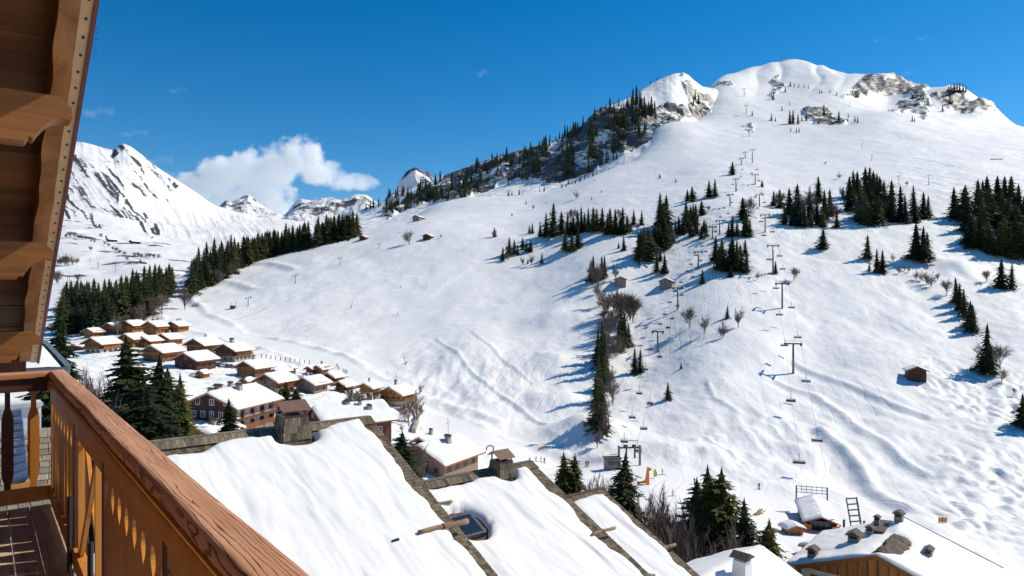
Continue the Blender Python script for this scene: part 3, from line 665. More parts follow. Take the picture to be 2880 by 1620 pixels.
def purlin(s, tip, depth=0.25):
    zt = rz_(s) - 0.10
    out = [(-2.6, zt), (tip - 0.05, zt), (tip, zt - 0.05), (tip, zt - 0.115)]
    for q in range(9):                                # scrolled underside
        t = q / 8; out.append((tip - 0.01 - 0.155 * t, zt - 0.115 - 0.118 * t ** 2.1 + 0.012 * math.sin(math.pi * t)))
    out += [(tip - 0.185, zt - 0.222), (tip - 0.185, zt - depth + 0.02), (tip - 0.20, zt - depth), (-2.6, zt - depth)]
    MB().prism(out, lambda p: (p[0], s - 0.085, p[1]), lambda p: (p[0], s + 0.085, p[1])).build('purlin', M_PURLIN, eave)
for s, tp in ((2.97, 0.375), (4.32, 0.384), (5.67, 0.397), (6.98, 0.402)): purlin(s, tp)
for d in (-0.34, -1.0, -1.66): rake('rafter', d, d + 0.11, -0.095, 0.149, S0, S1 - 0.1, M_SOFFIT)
MB().box((-1.9, 7.84, rz_(7.84) - 0.02), (4.5, 0.05, 0.30)).build('fascia', M_DARKWOOD, eave)
tw = MB()
for q in range(7):
    a0 = Vector((0.452, 3.98 + 0.02 * q, rz_(4.0) + 0.03 - 0.012 * q)); tw.tube([a0, a0 + Vector((0.010 + 0.002 * q, 0.01, 0.012 - 0.006 * q)), a0 + Vector((0.022 + 0.003 * (q % 3), 0.0, 0.03 - 0.012 * q))], 0.0012, 4)
tag(link('straw_wisp', tw.data('straw_wisp', M_BLACK), None, None, (0, 0, YAW)), 'tuft of dry straw caught on the metal edge of the eave', 'straw')

# facade behind the balcony: never in view, but it shades the deck
fac = tag(empty('chalet_facade', (0, 0, 0), YAW), 'timber chalet facade standing behind the balcony deck', 'building')
MB().box((-1.72, 2.8, -3.0), (0.2, 9.6, 9.0)).build('wall', M_DARKWOOD, fac)

# low neighbouring roof with snow beyond the eave
lo = tag(empty('low_roof', (0, 0, 0), YAW), 'low snow covered roof with a grey gutter just past the end of the eave', 'roof')
MB().hexa([(-3, 9.5, -0.95), (0.80, 9.5, -0.95), (0.80, 13.2, -0.84), (-3, 13.2, -0.84), (-3, 9.5, -0.83), (0.80, 9.5, -0.83), (0.80, 13.2, -0.72), (-3, 13.2, -0.72)]).build('roof_slab', M_DARKWOOD, lo)
v = []; 
gd, gs = np.meshgrid(np.linspace(-3, 0.76, 30), np.linspace(9.56, 13.2, 30))
zz = -0.828 + 0.03 * (gs - 9.5) + 0.07 * (1 - np.exp(-np.minimum(0.79 - gd, gs - 9.52) / 0.08)) + 0.01 * fbm(gd * 3, gs * 3, 2, 5)
link('roof_snow', mesh_np('roof_snow', np.stack([gd, gs, zz], -1).reshape(-1, 3), grid_faces(30, 30), M_ROOFSNOW), lo)
MB().tube([(-3, 9.46, -0.845), (0.84, 9.46, -0.845)], 0.045, 8).build('gutter', M_GUTTER, lo)
MB().bar((0.825, 9.46, -0.81), (0.825, 13.2, -0.70), 0.05, 0.06).build('verge_trim', M_GUTTER, lo)
MB().box((-2.9, 11.4, -6.0), (0.3, 3.4, 10.2)).build('wall', M_DARKWOOD, lo)

# shingled roof glimpsed below the cross railing, with a blue panel and a white fence behind
sr = tag(empty('shingle_roof', (0, 0, 0), YAW), 'steep pale shingle roof seen through the balusters of the balcony', 'roof')
z0r, s0r, slr = -4.75, 14.2, 0.72
MB().hexa([(-4, s0r, z0r - 0.3), (1.35, s0r, z0r - 0.3), (1.35, 16.9, z0r - 0.3 + slr * 2.7), (-4, 16.9, z0r - 0.3 + slr * 2.7), (-4, s0r, z0r - 0.05), (1.35, s0r, z0r - 0.05), (1.35, 16.9, z0r - 0.05 + slr * 2.7), (-4, 16.9, z0r - 0.05 + slr * 2.7)]).build('roof_slab', M_DARKWOOD, sr)
def shingle_data(name, w, l, t, m):
    return MB().hexa([(-w / 2, 0, -t * 0.2), (w / 2, 0, -t * 0.2), (w / 2 * 0.97, l, -t * 0.2), (-w / 2 * 0.97, l, -t * 0.2), (-w / 2, 0, t), (w / 2, 0, t), (w / 2 * 0.97, l, t * 0.5), (-w / 2 * 0.97, l, t * 0.5)]).data(name, m)
SH_LO = [shingle_data('shingle', w, 0.30, 0.022, M_SHINGLE_LO) for w in (0.15, 0.175, 0.20)]
an = math.atan(slr)
for r in range(21):
    d = -1.5 + 0.07 * (r % 2); s = 14.22 + 0.155 * r * math.cos(an) * 1.05
    while d < 1.2:
        q = rng.integers(3); w = (0.15, 0.175, 0.20)[q]
        if d > -1.3: link('shingle', SH_LO[q], sr, (d + w / 2, s, z0r + slr * (s - 14.2) - 0.02), (an - 0.09, rng.normal(0, 0.012), rng.normal(0, 0.02)))
        d += w + 0.012
MB().box((-1.4, 16.2, -7.0), (5.0, 2.6, 5.2)).build('wall', M_PLASTER, sr)
bpn = tag(empty('blue_panel', (0, 0, 0), YAW), 'blue slatted panel leaning on the shingle roof, seen between two balusters', 'panel')
MB().hexa([(0.50, 15.9, -3.5), (0.74, 15.9, -3.44), (0.76, 15.98, -3.44), (0.52, 15.98, -3.5), (0.50, 17.6, -2.35), (0.70, 17.6, -2.33), (0.72, 17.68, -2.33), (0.52, 17.68, -2.35)]).build('sheet', M_BLUE, bpn)
for k in range(9):
    t = k / 9 + 0.04
    MB().bar((0.50, 15.86 + 1.7 * t, -3.49 + 1.15 * t), (0.74 - 0.04 * t, 15.86 + 1.7 * t, -3.43 + 1.10 * t), 0.02, 0.05).build('slat', M_BLUE, bpn)
MB().box((0.62, 15.9, -3.56), (0.36, 0.12, 0.10)).build('sill', M_PANEL, bpn)
wcol = tag(empty('white_wall', (0, 0, 0), YAW), 'pale rendered wall standing behind the blue slatted panel', 'wall')
MB().box((0.55, 18.6, -4.0), (1.1, 0.3, 3.4)).build('wall_face', M_WHITE, wcol)
MB().box((0.55, 18.42, -2.36), (1.16, 0.1, 0.08)).build('coping', M_PLASTER, wcol)
wf = tag(empty('white_fence', (0, 0, 0), YAW), 'white picket fence around a terrace below the balcony corner', 'fence')
for zz in (-5.4, -6.15): MB().box((1.5, 27, zz), (2.6, 0.05, 0.07)).build('rail', M_WHITE, wf)
for k in range(14): MB().box((0.3 + 0.18 * k, 27, -5.75), (0.05, 0.04, 0.80)).build('picket', M_WHITE, wf)
MB().box((1.5, 28.0, -6.5), (2.8, 2.2, 0.35)).build('terrace_slab', M_PLASTER, wf)
MB().box((1.5, 28.0, -9.5), (2.2, 1.6, 5.9)).build('support', M_PLASTER, wf)

# ------------------------------------------------------------------ stepped row of chalets with snowy roofs right below us
TN = 0.42
AN = math.atan(TN)
M_SNOWEDGE = M_ROOFSNOW
SHM = [shingle_data('shingle', w, 0.34, 0.024, M_SHINGLE) for w in (0.14, 0.17, 0.20)]
SHB = [shingle_data('ridge_shingle', w, 0.46, 0.026, M_SHINGLE) for w in (0.20, 0.25, 0.30)]
def chimney(par, d, s, zb, w, h, hood):
    """flared shingle-clad stack with four posts and a sheet-metal hood"""
    ch = link('chimney', MB().hexa([(d - w / 2 + .02, s - w / 2 + .02, zb - 0.9), (d + w / 2 - .02, s - w / 2 + .02, zb - 0.9), (d + w / 2 - .02, s + w / 2 - .02, zb - 0.9), (d - w / 2 + .02, s + w / 2 - .02, zb - 0.9),
                                 (d - w * .37, s - w * .37, zb + h), (d + w * .37, s - w * .37, zb + h), (d + w * .37, s + w * .37, zb + h), (d - w * .37, s + w * .37, zb + h)]).data('chimney', M_DARKWOOD), par)
    rows = 4
    for r in range(rows):
        t0 = -0.25 + r * (1.25 / rows); hw = w / 2 - (w * 0.13) * max(t0, 0) + 0.02
        for side in range(4):
            n = 4 if r < 3 else 3
            for q in range(n):
                x = (q + 0.5) / n * 2 * hw - hw
                o = link('shingle', shingle_data('shingle', 2 * hw / n - 0.008, h * 1.25 / rows * 1.18, 0.03, M_SHINGLE), ch)
                rt = Matrix.Rotation(side * math.pi / 2, 4, 'Z')
                o.matrix_local = Matrix.Translation((d, s, zb + h * t0)) @ rt @ Matrix.Translation((x, -hw - 0.03, 0)) @ Matrix.Rotation(R(90 - 7), 4, 'X') @ Matrix.Rotation(rng.normal(0, 0.02), 4, 'Y')
    c = w * 0.40
    MB().box((d, s, zb + h + 0.05), (2 * c + .06, 2 * c + .06, 0.12)).build('cap_ring', M_FLASH, ch)
    MB().box((d, s, zb + h + 0.12), (c, c, 0.06)).build('flue_mouth', M_BLACK, ch)
    for sx in (-1, 1):
        for sy in (-1, 1): MB().box((d + sx * c * .9, s + sy * c * .9, zb + h + 0.11 + hood / 2), (0.045, 0.045, hood)).build('hood_post', M_DARKWOOD, ch)
    zt = zb + h + 0.11 + hood; o = c * 1.32
    MB().hexa([(d - o, s - o, zt - 0.10), (d + o, s - o, zt - 0.10), (d + o, s + o * .2, zt + 0.16), (d - o, s + o * .2, zt + 0.16), (d - o, s - o, zt - 0.07), (d + o, s - o, zt - 0.07), (d + o, s + o * .2, zt + 0.19), (d - o, s + o * .2, zt + 0.19)]) \
        .hexa([(d - o, s + o * .2, zt + 0.16), (d + o, s + o * .2, zt + 0.16), (d + o, s + o, zt - 0.04), (d - o, s + o, zt - 0.04), (d - o, s + o * .2, zt + 0.19), (d + o, s + o * .2, zt + 0.19), (d + o, s + o, zt - 0.01), (d - o, s + o, zt - 0.01)]).build('hood', M_HOOD, ch)
    return ch
M_HOOD = plain('brown_sheet_metal', (0.21, 0.115, 0.075), 0.45, 0.12, 3)
M_LOG = wood('snow_guard_log', (0.22, 0.13, 0.07), (0.48, 0.31, 0.19), 'x', 5.0, 0.7, 0.5, 0.1)
M_GLASS = plain('dark_window_glass', (0.02, 0.03, 0.045), 0.12, 0.1)
def row_house(label, d0, d1, sr_, zr, run, band, ridge_gap, hollows, seed, ext=0.0, wallmat=None):
    T = empty('row_chalet', (0, 0, 0), YAW); tag(T, label, 'chalet', 'stepped row of snowy roofs below the balcony')
    se = sr_ - run
    def zz(s): return zr - TN * abs(sr_ - s)
    # roof slab: front and back slopes
    for sgn, nm in ((-1, 'roof'), (1, 'back_roof')):
        s_e = sr_ + sgn * run
        MB().hexa([(d0, sr_, zr - 0.24), (d1, sr_, zr - 0.24), (d1, s_e, zz(s_e) - 0.24), (d0, s_e, zz(s_e) - 0.24), (d0, sr_, zr - 0.06), (d1, sr_, zr - 0.06), (d1, s_e, zz(s_e) - 0.06), (d0, s_e, zz(s_e) - 0.06)][::1] if sgn > 0 else
                  [(d0, s_e, zz(s_e) - 0.24), (d1, s_e, zz(s_e) - 0.24), (d1, sr_, zr - 0.24), (d0, sr_, zr - 0.24), (d0, s_e, zz(s_e) - 0.06), (d1, s_e, zz(s_e) - 0.06), (d1, sr_, zr - 0.06), (d0, sr_, zr - 0.06)]).build(nm, M_DARKWOOD, T)
    # gable wall and body
    w = []
    hw = run - 0.9
    pts = [(sr_ - hw, -28), (sr_ + hw, -28), (sr_ + hw, zr - TN * hw - 0.25), (sr_, zr - 0.25), (sr_ - hw, zr - TN * hw - 0.25)]
    MB().prism(pts, lambda p: (d0 + 0.5, p[0], p[1]), lambda p: (d1 - 0.55, p[0], p[1])).build('wall', wallmat or M_DARKWOOD, T)
    # shingles along the verge
    L = run / math.cos(AN); r = 0; ex = 0.165
    cnt = 0
    while r * ex < L - 0.05:
        s = se + r * ex * math.cos(AN); d = d1 - 0.02
        reach = band + 0.25 * vnoise(np.array(s * 0.9), np.array(seed * 1.0), seed) + 0.1
        while d > d1 - reach:
            q = rng.integers(3); ww = (0.14, 0.17, 0.20)[q]
            link('shingle', SHM[q], T, (d - ww / 2, s, zz(s) - 0.035), (AN - 0.055, rng.normal(0, 0.02), rng.normal(0, 0.03))); d -= ww + 0.006; cnt += 1
        r += 1
    # ridge boards standing proud, and rows of shingles left bare below them
    d = d0
    while d < d1 - 0.05:
        q = rng.integers(3); ww = (0.20, 0.25, 0.30)[q]
        link('ridge_shingle', SHB[q], T, (min(d + ww / 2, d1 - ww / 2), sr_ - 0.40, zz(sr_ - 0.40) + 0.015), (AN + 0.03, rng.normal(0, 0.02), rng.normal(0, 0.015))); d += ww + 0.008
    for r in range(3):
        s = sr_ - 0.62 - 0.17 * r; d = d0
        while d < d1 - band:
            q = rng.integers(3); ww = (0.14, 0.17, 0.20)[q]
            if ridge_gap(d) > 0.45 + 0.17 * r: link('shingle', SHM[q], T, (d + ww / 2, s, zz(s) - 0.03), (AN - 0.05, rng.normal(0, 0.02), rng.normal(0, 0.03)))
            d += ww + 0.006
    MB().box(((d0 + d1) / 2, sr_ + 0.10, zr + 0.04), (d1 - d0, 0.26, 0.05)).build('ridge_cap', M_SHINGLE, T)
    # snow blanket
    nd_, ns_ = int((d1 - d0) * 22), int(run * 22)
    gd, gs = np.meshgrid(np.linspace(d0, d1 + 0.02, nd_), np.linspace(se - 0.15, sr_, ns_))
    em = d1 - band + 0.16 * fbm(gs * 0.9, gd * 0 + seed, 4, seed + 1) * 1.6
    er = sr_ - np.vectorize(ridge_gap)(gd[0])[None] + 0.20 * fbm(gd * 1.3, gs * 0 + seed, 4, seed + 2)
    dist = np.minimum(np.minimum(em - gd, er - gs), np.minimum(gs - (se - 0.10), gd - d0 + 0.05))
    for (hd, hs, hr) in hollows:
        rr = np.hypot((gd - hd), (gs - hs)) - hr + 0.15 * fbm(gd * 2, gs * 2, 2, seed + 4); dist = np.minimum(dist, rr)
    body = 1 - np.exp(-np.clip(dist, 0, 9) / 0.14)
    fl = fbm(gd * 1.0 + 0.5 * fbm(gd, gs * 0.4, 2, seed + 7) + 0.12 * gs, gs * 0.20, 4, seed + 5)
    th = 0.34 * body + body * (0.11 * fl + 0.015 * fbm(gd * 3.0, gs * 1.1, 2, seed + 6)) - 0.16 * (dist <= 0)
    zt = zr - TN * (sr_ - gs) + np.where(dist > 0, th - 0.02, -0.16)
    me = mesh_np('roof_snow', np.stack([gd, gs, zt], -1).reshape(-1, 3), grid_faces(ns_, nd_), M_ROOFSNOW, True, {'groom': 0 * gd + 0.7})
    link('roof_snow', me, T)
    bd = 1 - np.exp(-np.clip(np.minimum(gd - d0, d1 - 0.25 - gd) + 0.05, 0, 9) / 0.2)   # thin cover on the far slope
    g2 = sr_ + (sr_ - gs) + 0.05
    me = mesh_np('back_snow', np.stack([gd[::4, ::4], g2[::4, ::4] + 0.3, (zr - TN * (g2 - sr_ + 0.3) + 0.22 * bd - 0.06)[::4, ::4]], -1).reshape(-1, 3), grid_faces(*gd[::4, ::4].shape)[:, ::-1], M_ROOFSNOW, True, {'groom': 0 * gd[::4, ::4] + 0.7})
    link('back_snow', me, T)
    # barge board under the verge
    MB().hexa([(d1 - 0.10, se, zz(se) - 0.42), (d1 - 0.04, se, zz(se) - 0.42), (d1 - 0.04, sr_, zr - 0.42), (d1 - 0.10, sr_, zr - 0.42), (d1 - 0.10, se, zz(se) - 0.245), (d1 - 0.04, se, zz(se) - 0.245), (d1 - 0.04, sr_, zr - 0.245), (d1 - 0.10, sr_, zr - 0.245)]).build('barge_board', M_DARKWOOD, T)
    return T, zz
def snow_log(T, d0, d1, s, z, r):
    pts = [Vector((d0 + (d1 - d0) * t, s + 0.03 * math.sin(5 * t), z)) for t in np.linspace(0, 1, 9)]
    o = MB().tube(pts, [r * (0.75 + 0.25 * t) for t in np.linspace(0, 1, 9)], 10).build('snow_guard_log', M_LOG, T, True)
    MB().tube([pts[4] + Vector((-0.015, 0, 0)), pts[4] + Vector((0.015, 0, 0))], r * 1.12, 10).build('strap', M_BLACK, o)
DR1, DR2, DR3, SR = 11.33, 19.04, 23.4, 22.87
def gap1(d): return 0.34 + 0.60 * float(sstep(6.6, 4.6, d)) * 1.0 + 0.30 * float(np.exp(-((d - 8.2) / 0.9) ** 2)) - 0.12 * float(sstep(9.2, 10.2, d))
T1, z1 = row_house('tallest snowy roof of the stepped row, with the large hooded shingle chimney', 3.0, DR1, SR, -4.39, 7.9, 0.52, gap1, [(8.25, 22.2, 0.62)], 3)
chimney(T1, 8.27, 22.55, z1(22.2) - 0.05, 0.92, 0.74, 0.24)
snow_log(T1, 9.75, 11.40, 16.75, z1(16.75) + 0.36, 0.085)
MB().tube([(8.9, 16.7, z1(16.7) + 0.33), (9.1, 16.71, z1(16.7) + 0.34)], 0.05, 8).build('log_stub', M_BLACK, T1)
def gap2(d): return 0.36 + 0.25 * float(np.exp(-((d - 16.9) / 0.8) ** 2)) + 0.1 * math.sin(d)
T2, z2 = row_house('middle roof of the stepped row with a skylight cleared of snow', DR1 + 0.05, DR2, SR, -7.16, 8.6, 0.55, gap2, [(17.1, 22.4, 0.5), (13.8, 20.35, 0.85)], 5)
chimney(T2, 17.1, 22.6, z2(22.3) - 0.05, 0.78, 0.62, 0.22)
snow_log(T2, 12.7, 13.8, 21.3, z2(21.3) + 0.30, 0.06)
snow_log(T2, 18.0, 19.2, 18.2, z2(18.2) + 0.32, 0.065)
sk = link('skylight', MB().box((0, 0, 0.04), (0.95, 1.15, 0.16)).data('skylight', M_GUTTER), T2, (13.8, 20.3, z2(20.3) + 0.02), (AN, 0, 0))
MB().box((0, 0, 0.125), (0.76, 0.96, 0.014)).build('pane', M_GLASS, sk)
T3, z3 = row_house('lowest and shortest roof of the stepped row beside bare trees', DR2 + 0.05, DR3, SR, -9.09, 9.5, 0.45, lambda d: 0.40 + 0.5 * float(sstep(20.6, 19.4, d)), [], 8)
snow_log(T3, 22.75, 23.55, 18.8, z3(18.6) + 0.30, 0.07)
# open end boxes with gutters where the upper verge boards stop
for T, d, s, zf in ((T1, DR1, SR - 7.9, z1), (T2, DR2, 16.5, z2)):
    MB().box((d - 0.30, s - 0.10, zf(s) - 0.10), (0.62, 0.34, 0.05)).build('verge_end_board', M_SHINGLE, T)
    MB().tube([(d - 0.75, s - 0.26, zf(s) - 0.16), (d + 0.16, s - 0.26, zf(s) - 0.16)], 0.06, 8).build('gutter', M_GUTTER, T)
    MB().box((d - 0.06, s - 0.12, zf(s) - 0.20), (0.10, 0.30, 0.26)).build('end_cap', M_LOG, T)
# ------------------------------------------------------------------ buildings of the village
def W(name, c, f=1.9, **k): return wood(name, tuple(x * 0.55 for x in c), tuple(min(1, x * f * 0.75) for x in c), 'z', 3.0, 0.7, 0.2, 0.08, **k)
M_W = {'honey': W('honey_cladding', (0.32, 0.13, 0.04)), 'brown': W('brown_cladding', (0.17, 0.068, 0.03)), 'dark': W('dark_cladding', (0.062, 0.027, 0.018)), 'red': W('red_brown_cladding', (0.11, 0.040, 0.027)),
       'grey': W('grey_cladding', (0.20, 0.165, 0.145)), 'gold': W('golden_cladding', (0.52, 0.24, 0.04)), 'pink': plain('pink_beige_render', (0.27, 0.18, 0.13), 0.85, 0.1, 1.5), 'plaster': M_PLASTER, 'white': M_WHITE}
M_STONE = plain('rubble_stone', (0.36, 0.31, 0.26), 0.9, 0.45, 3.0, bump=0.6)
M_FASCIA = wood('red_brown_fascia', (0.22, 0.075, 0.035), (0.38, 0.15, 0.075), 'x', 4.0, 0.6, 0.2, 0.15)
M_BROWNROOF = plain('dark_roof_board', (0.07, 0.05, 0.04), 0.8, 0.25)
M_ORANGE = plain('orange_paint', (0.72, 0.25, 0.03), 0.5, 0.06)
M_REDP = plain('red_paint', (0.60, 0.05, 0.035), 0.5, 0.08)
M_STEEL = plain('grey_steel', (0.17, 0.17, 0.175), 0.4, 0.2, 3, 0.5)
M_STEELD = plain('dark_steel', (0.06, 0.065, 0.07), 0.45, 0.2, 3, 0.3)

def snow_cap(name, parent, x0, x1, y0, y1, zf, th, seed, nx=36, ny=36, bare=None):
    gx, gy = np.meshgrid(np.linspace(x0, x1, nx), np.linspace(y0, y1, ny))
    wob = 0.10 * fbm(gx * 0.7, gy * 0.7, 2, seed)
    dist = np.minimum(np.minimum(gx - x0, x1 - gx), np.minimum(gy - y0, y1 - gy)) + np.where(True, 0, wob)
    body = 1 - np.exp(-np.clip(dist, 0, 99) / 0.28)
    z = zf(gx, gy) + 0.015 + th * body * (1 + 0.35 * fbm(gx * 0.35, gy * 0.35, 3, seed + 1)) + 0.05 * body * fbm(gx, gy, 2, seed + 2)
    if bare is not None:
        for bx, by, br in bare: z = z - (th + 0.10) * np.exp(-((gx - bx) ** 2 + (gy - by) ** 2) / br ** 2)
    return link(name, mesh_np(name, np.stack([gx, gy, z], -1).reshape(-1, 3), grid_faces(ny, nx), M_ROOFSNOW, True, {'groom': 0 * gx + 0.8}), parent)

WIN = {}
def window(par, x, y, z, face, w=1.0, h=1.2, frame=None, shutters=False):
    """face: -y front, -x gable; a proud frame with a recessed dark pane"""
    fm = frame or M_W['honey']
    k = (round(w, 2), round(h, 2), fm.name, shutters)
    if k not in WIN:
        t = 0.10
        f = MB()
        for bx in ((-w / 2, 0, t, h), (w / 2, 0, t, h), (0, -h / 2, w + t, t), (0, h / 2, w + t, t), (0, 0, t * .6, h)): f.box((bx[0], -0.04, bx[1]), (bx[2], 0.12, bx[3]))
        if shutters: f.box((-w * .98, -0.03, 0), (w * .9, 0.06, h)).box((w * .98, -0.03, 0), (w * .9, 0.06, h))
        WIN[k] = (f.data('window', fm), MB().box((0, -0.012, 0), (w - 0.02, 0.03, h - 0.02)).data('pane', M_GLASS))
    r = {'-y': 0, '-x': -math.pi / 2, '+x': math.pi / 2}[face]
    o = link('window', WIN[k][0], par, (x, y, z), (0, 0, r)); link('pane', WIN[k][1], o)
    return o
def stack(par, x, y, z, w=0.8, h=1.3, hooded=True, m=None):
    c = MB().hexa([(x - w * .55, y - w * .55, z - 1.2), (x + w * .55, y - w * .55, z - 1.2), (x + w * .55, y + w * .55, z - 1.2), (x - w * .55, y + w * .55, z - 1.2), (x - w * .42, y - w * .42, z + h), (x + w * .42, y - w * .42, z + h), (x + w * .42, y + w * .42, z + h), (x - w * .42, y + w * .42, z + h)]).build('chimney', m or M_STONE, par)
    if hooded:
        for s in (-1, 1): MB().box((x + s * w * .32, y, z + h + 0.12), (0.09, w * .7, 0.24)).build('cap_pier', M_STONE, c)
        MB().prism([(-w * .6, 0), (w * .6, 0), (0, w * .32)], lambda p: (x + p[0], y - w * .6, z + h + .24 + p[1]), lambda p: (x + p[0], y + w * .6, z + h + .24 + p[1])).build('cap', M_BROWNROOF, c)
    return c
NCH = [0]
DIM = [0] * 5
def chalet(label, pxy, L, Wd, H, off=0.0, wall='brown', base=None, baseh=2.5, chim=(), gable_win=3, front_win=3, gable_balc=True, front_balc=True, pitch=0.48, oh=1.4, th=0.5, name='chalet', loc=None, win_frame=None, front_wall=None, group='snow covered village chalets', cat='chalet', bare=None, wh=1.15, wpx=None, A=37, absoff=False):
    NCH[0] += 1; sd = 300 + NCH[0] * 7
    P = loc if loc is not None else TA.at(*pxy, ymin=100)
    if pxy is not None and not absoff:
        yaw = math.degrees(math.atan2(P.x, P.y)) + A           # ridge direction: gable turned A degrees away from us
        off = 52 - yaw + off
    T = tag(empty(name, P, YAW + R(off)), label, cat, group)
    if wpx:
        k_ = wpx * P.y / F / ((Wd + 2 * oh) * math.cos(R(A)) + (L + 2 * oh) * math.sin(R(A)))
        k_ *= 1.08; L, Wd, H, baseh = L * k_, Wd * k_, H * 0.86 * (0.4 + 0.6 * k_), baseh * 0.8 * (0.4 + 0.6 * k_)
        if not 0.6 < k_ < 1.6: print('chalet scale', round(k_, 2), label)
    hl, hw = L / 2, Wd / 2
    ap = H + pitch * hw
    DIM[:] = [hl, hw, H, ap, baseh]
    zf = lambda x, y: ap + 0.28 - pitch * np.abs(y)
    pts = [(-hw, baseh if base else -4), (hw, baseh if base else -4), (hw, H), (0, ap), (-hw, H)]
    MB().prism(pts, lambda p: (-hl, p[0], p[1]), lambda p: (hl, p[0], p[1])).build('wall', M_W[wall], T)
    if base: MB().box((0, 0, baseh / 2 - 2.0), (L - 0.12, Wd - 0.12, baseh + 4.0)).build('ground_floor', M_W[base] if base in M_W else M_STONE, T)
    el, ew = hl + oh, hw + oh
    ze = ap - pitch * ew
    rf = MB().prism([(-ew, ze), (0, ap), (ew, ze), (ew, ze + 0.22), (0, ap + 0.22), (-ew, ze + 0.22)], lambda p: (-el, p[0], p[1]), lambda p: (el, p[0], p[1])).build('roof', M_BROWNROOF, T)
    for sx in (-1, 1):
        for sy in (-1, 1):
            MB().hexa([(sx * el - 0.05, 0, ap - 0.10), (sx * el + 0.05, 0, ap - 0.10), (sx * el + 0.05, sy * ew, ze - 0.10), (sx * el - 0.05, sy * ew, ze - 0.10), (sx * el - 0.05, 0, ap + 0.30), (sx * el + 0.05, 0, ap + 0.30), (sx * el + 0.05, sy * ew, ze + 0.30), (sx * el - 0.05, sy * ew, ze + 0.30)]).build('barge_board', M_FASCIA, rf)
    MB().box((0, -ew - 0.04, ze + 0.08), (2 * el, 0.08, 0.34)).build('eave_board', M_FASCIA, rf)
    for k in (-1, 0, 1):
        yy = k * hw * 0.72
        MB().box((-hl - oh * 0.45, yy, ap - pitch * abs(yy) - 0.20), (oh * 0.9, 0.22, 0.30)).build('purlin_end', M_FASCIA, rf)
    snow_cap('roof_snow', T, -el - 0.05, el + 0.05, -ew - 0.08, ew + 0.08, lambda x, y: ap + 0.22 - pitch * np.abs(y), th, sd, bare=bare)
    for c in chim:
        stack(rf, c[0] * hl, c[1] * hw, ap - pitch * abs(c[1] * hw) + th, *(c[2:] or ()))
    # windows
    flo = [z for z in (baseh * 0.5 if base else 1.4, baseh + 1.5 if base else 4.0) if z < H - 0.7]
    if gable_win:
        for z in flo + ([ap - 1.9] if ap - H > 1.6 else []):
            n = gable_win if z < H - 0.5 else max(1, gable_win - 2)
            for k in range(n):
                y = (k - (n - 1) / 2) * Wd / (n + 0.4)
                window(T, -hl + (0.06 if (base and z < baseh) else 0), y, z, '-x', min(1.1, Wd / n * .42), wh, win_frame, False)
    if front_win:
        for z in flo:
            for k in range(front_win):
                x = (k - (front_win - 1) / 2) * L / (front_win + 0.3)
                window(T, x, -hw + (0.06 if (base and z < baseh) else 0), z, '-y', min(1.2, L / front_win * .4), wh, win_frame)
    def balcony(gab):
        z = baseh + 0.25 if base else 2.6
        ln = (Wd if gab else L) * 0.96
        b = MB().box((0, -0.55, z), (ln, 1.1, 0.14))
        B = b.build('balcony', M_W['honey'] if wall != 'dark' else M_W['brown'], T, False, (-hl, 0, 0) if gab else (0, -hw, 0), -math.pi / 2 if gab else 0)
        MB().box((0, -1.06, z + 0.98), (ln, 0.09, 0.09)).build('handrail', M_W['honey'], B)
        rl = MB()
        nsl = int(ln / 0.34)
        for k in range(nsl): rl.box((-ln / 2 + 0.17 + k * ln / nsl, -1.06, z + 0.52), (0.20, 0.04, 0.86))
        tag(rl.build('slats', M_W['honey'] if wall in ('honey', 'gold', 'brown') else M_W['brown'], B), kind='stuff')
    if gable_balc: balcony(True)
    if front_balc: balcony(False)
    return T

CH = chalet
# upper terrace of honey coloured chalets under the forest
CH('honey timber chalet at the forest edge, outermost of the upper row', (322, 936), 11, 10.5, 5.2, -4, 'brown', None, chim=((0.3, -0.2, .7, .9),), wpx=60)
CH('honey timber chalet of the upper row with a bare roof ridge and no chimney cluster', (374, 934), 12, 11, 5.6, -6, 'honey', None, chim=((0.6, 0.1, .7, .8),), wpx=73)
CH('honey timber chalet of the upper row with two dark chimneys on the ridge', (438, 938), 11, 11.5, 6.0, -6, 'honey', None, chim=((-0.4, 0.05, 1.2, .7), (0.35, 0.05, 1.0, .9)), wpx=71)
CH('honey timber chalet ending the upper row beside the groomed piste', (500, 932), 11.5, 11, 5.0, -4, 'honey', None, chim=((0.0, 0.05, .8, .9), (0.5, 0.05, .8, .9)), wpx=64)
CH('timber chalet of the second row half hidden by the tall spruce', (376, 975), 12, 10, 5.6, -5, 'honey', None, wpx=80)
CH('timber chalet of the second row with deep shaded balcony', (419, 977), 10, 9.5, 5.2, -5, 'brown', 'plaster', 2.2, wpx=65)
CH('timber chalet ending the second row with a dark ridge chimney', (477, 970), 11.5, 10, 4.8, -5, 'honey', None, chim=((-0.05, 0.0, 1.0, 1.2),), wpx=75)
CH('wide timber chalet just behind the two big spruces', (458, 1012), 14, 12, 5.2, -5, 'brown', None, wpx=107)
CH('chalet standing alone on open snow with a pale ground floor', (287, 990), 12.5, 11.5, 5.6, -8, 'brown', 'plaster', 2.4, wpx=94)
CH('long low building with a plain snow roof by the forest', (222, 985), 16, 10, 3.2, 10, 'red', None, gable_win=0, front_win=4, gable_balc=False, front_balc=False, pitch=0.22, wpx=62)
CH('brown chalet with a small chimney near the bank of the piste', (575, 990), 12.5, 11, 4.8, -6, 'brown', None, chim=((0.1, 0.0, .7, 1.0),), front_balc=True, wpx=101)
CH('large dark chalet with round topped door openings above parked cars', (658, 1012), 13.5, 12.5, 6.2, -3, 'dark', 'stone', 3.0, chim=((-0.25, 0.0, 1.5, 1.4),), front_win=4, wpx=105)
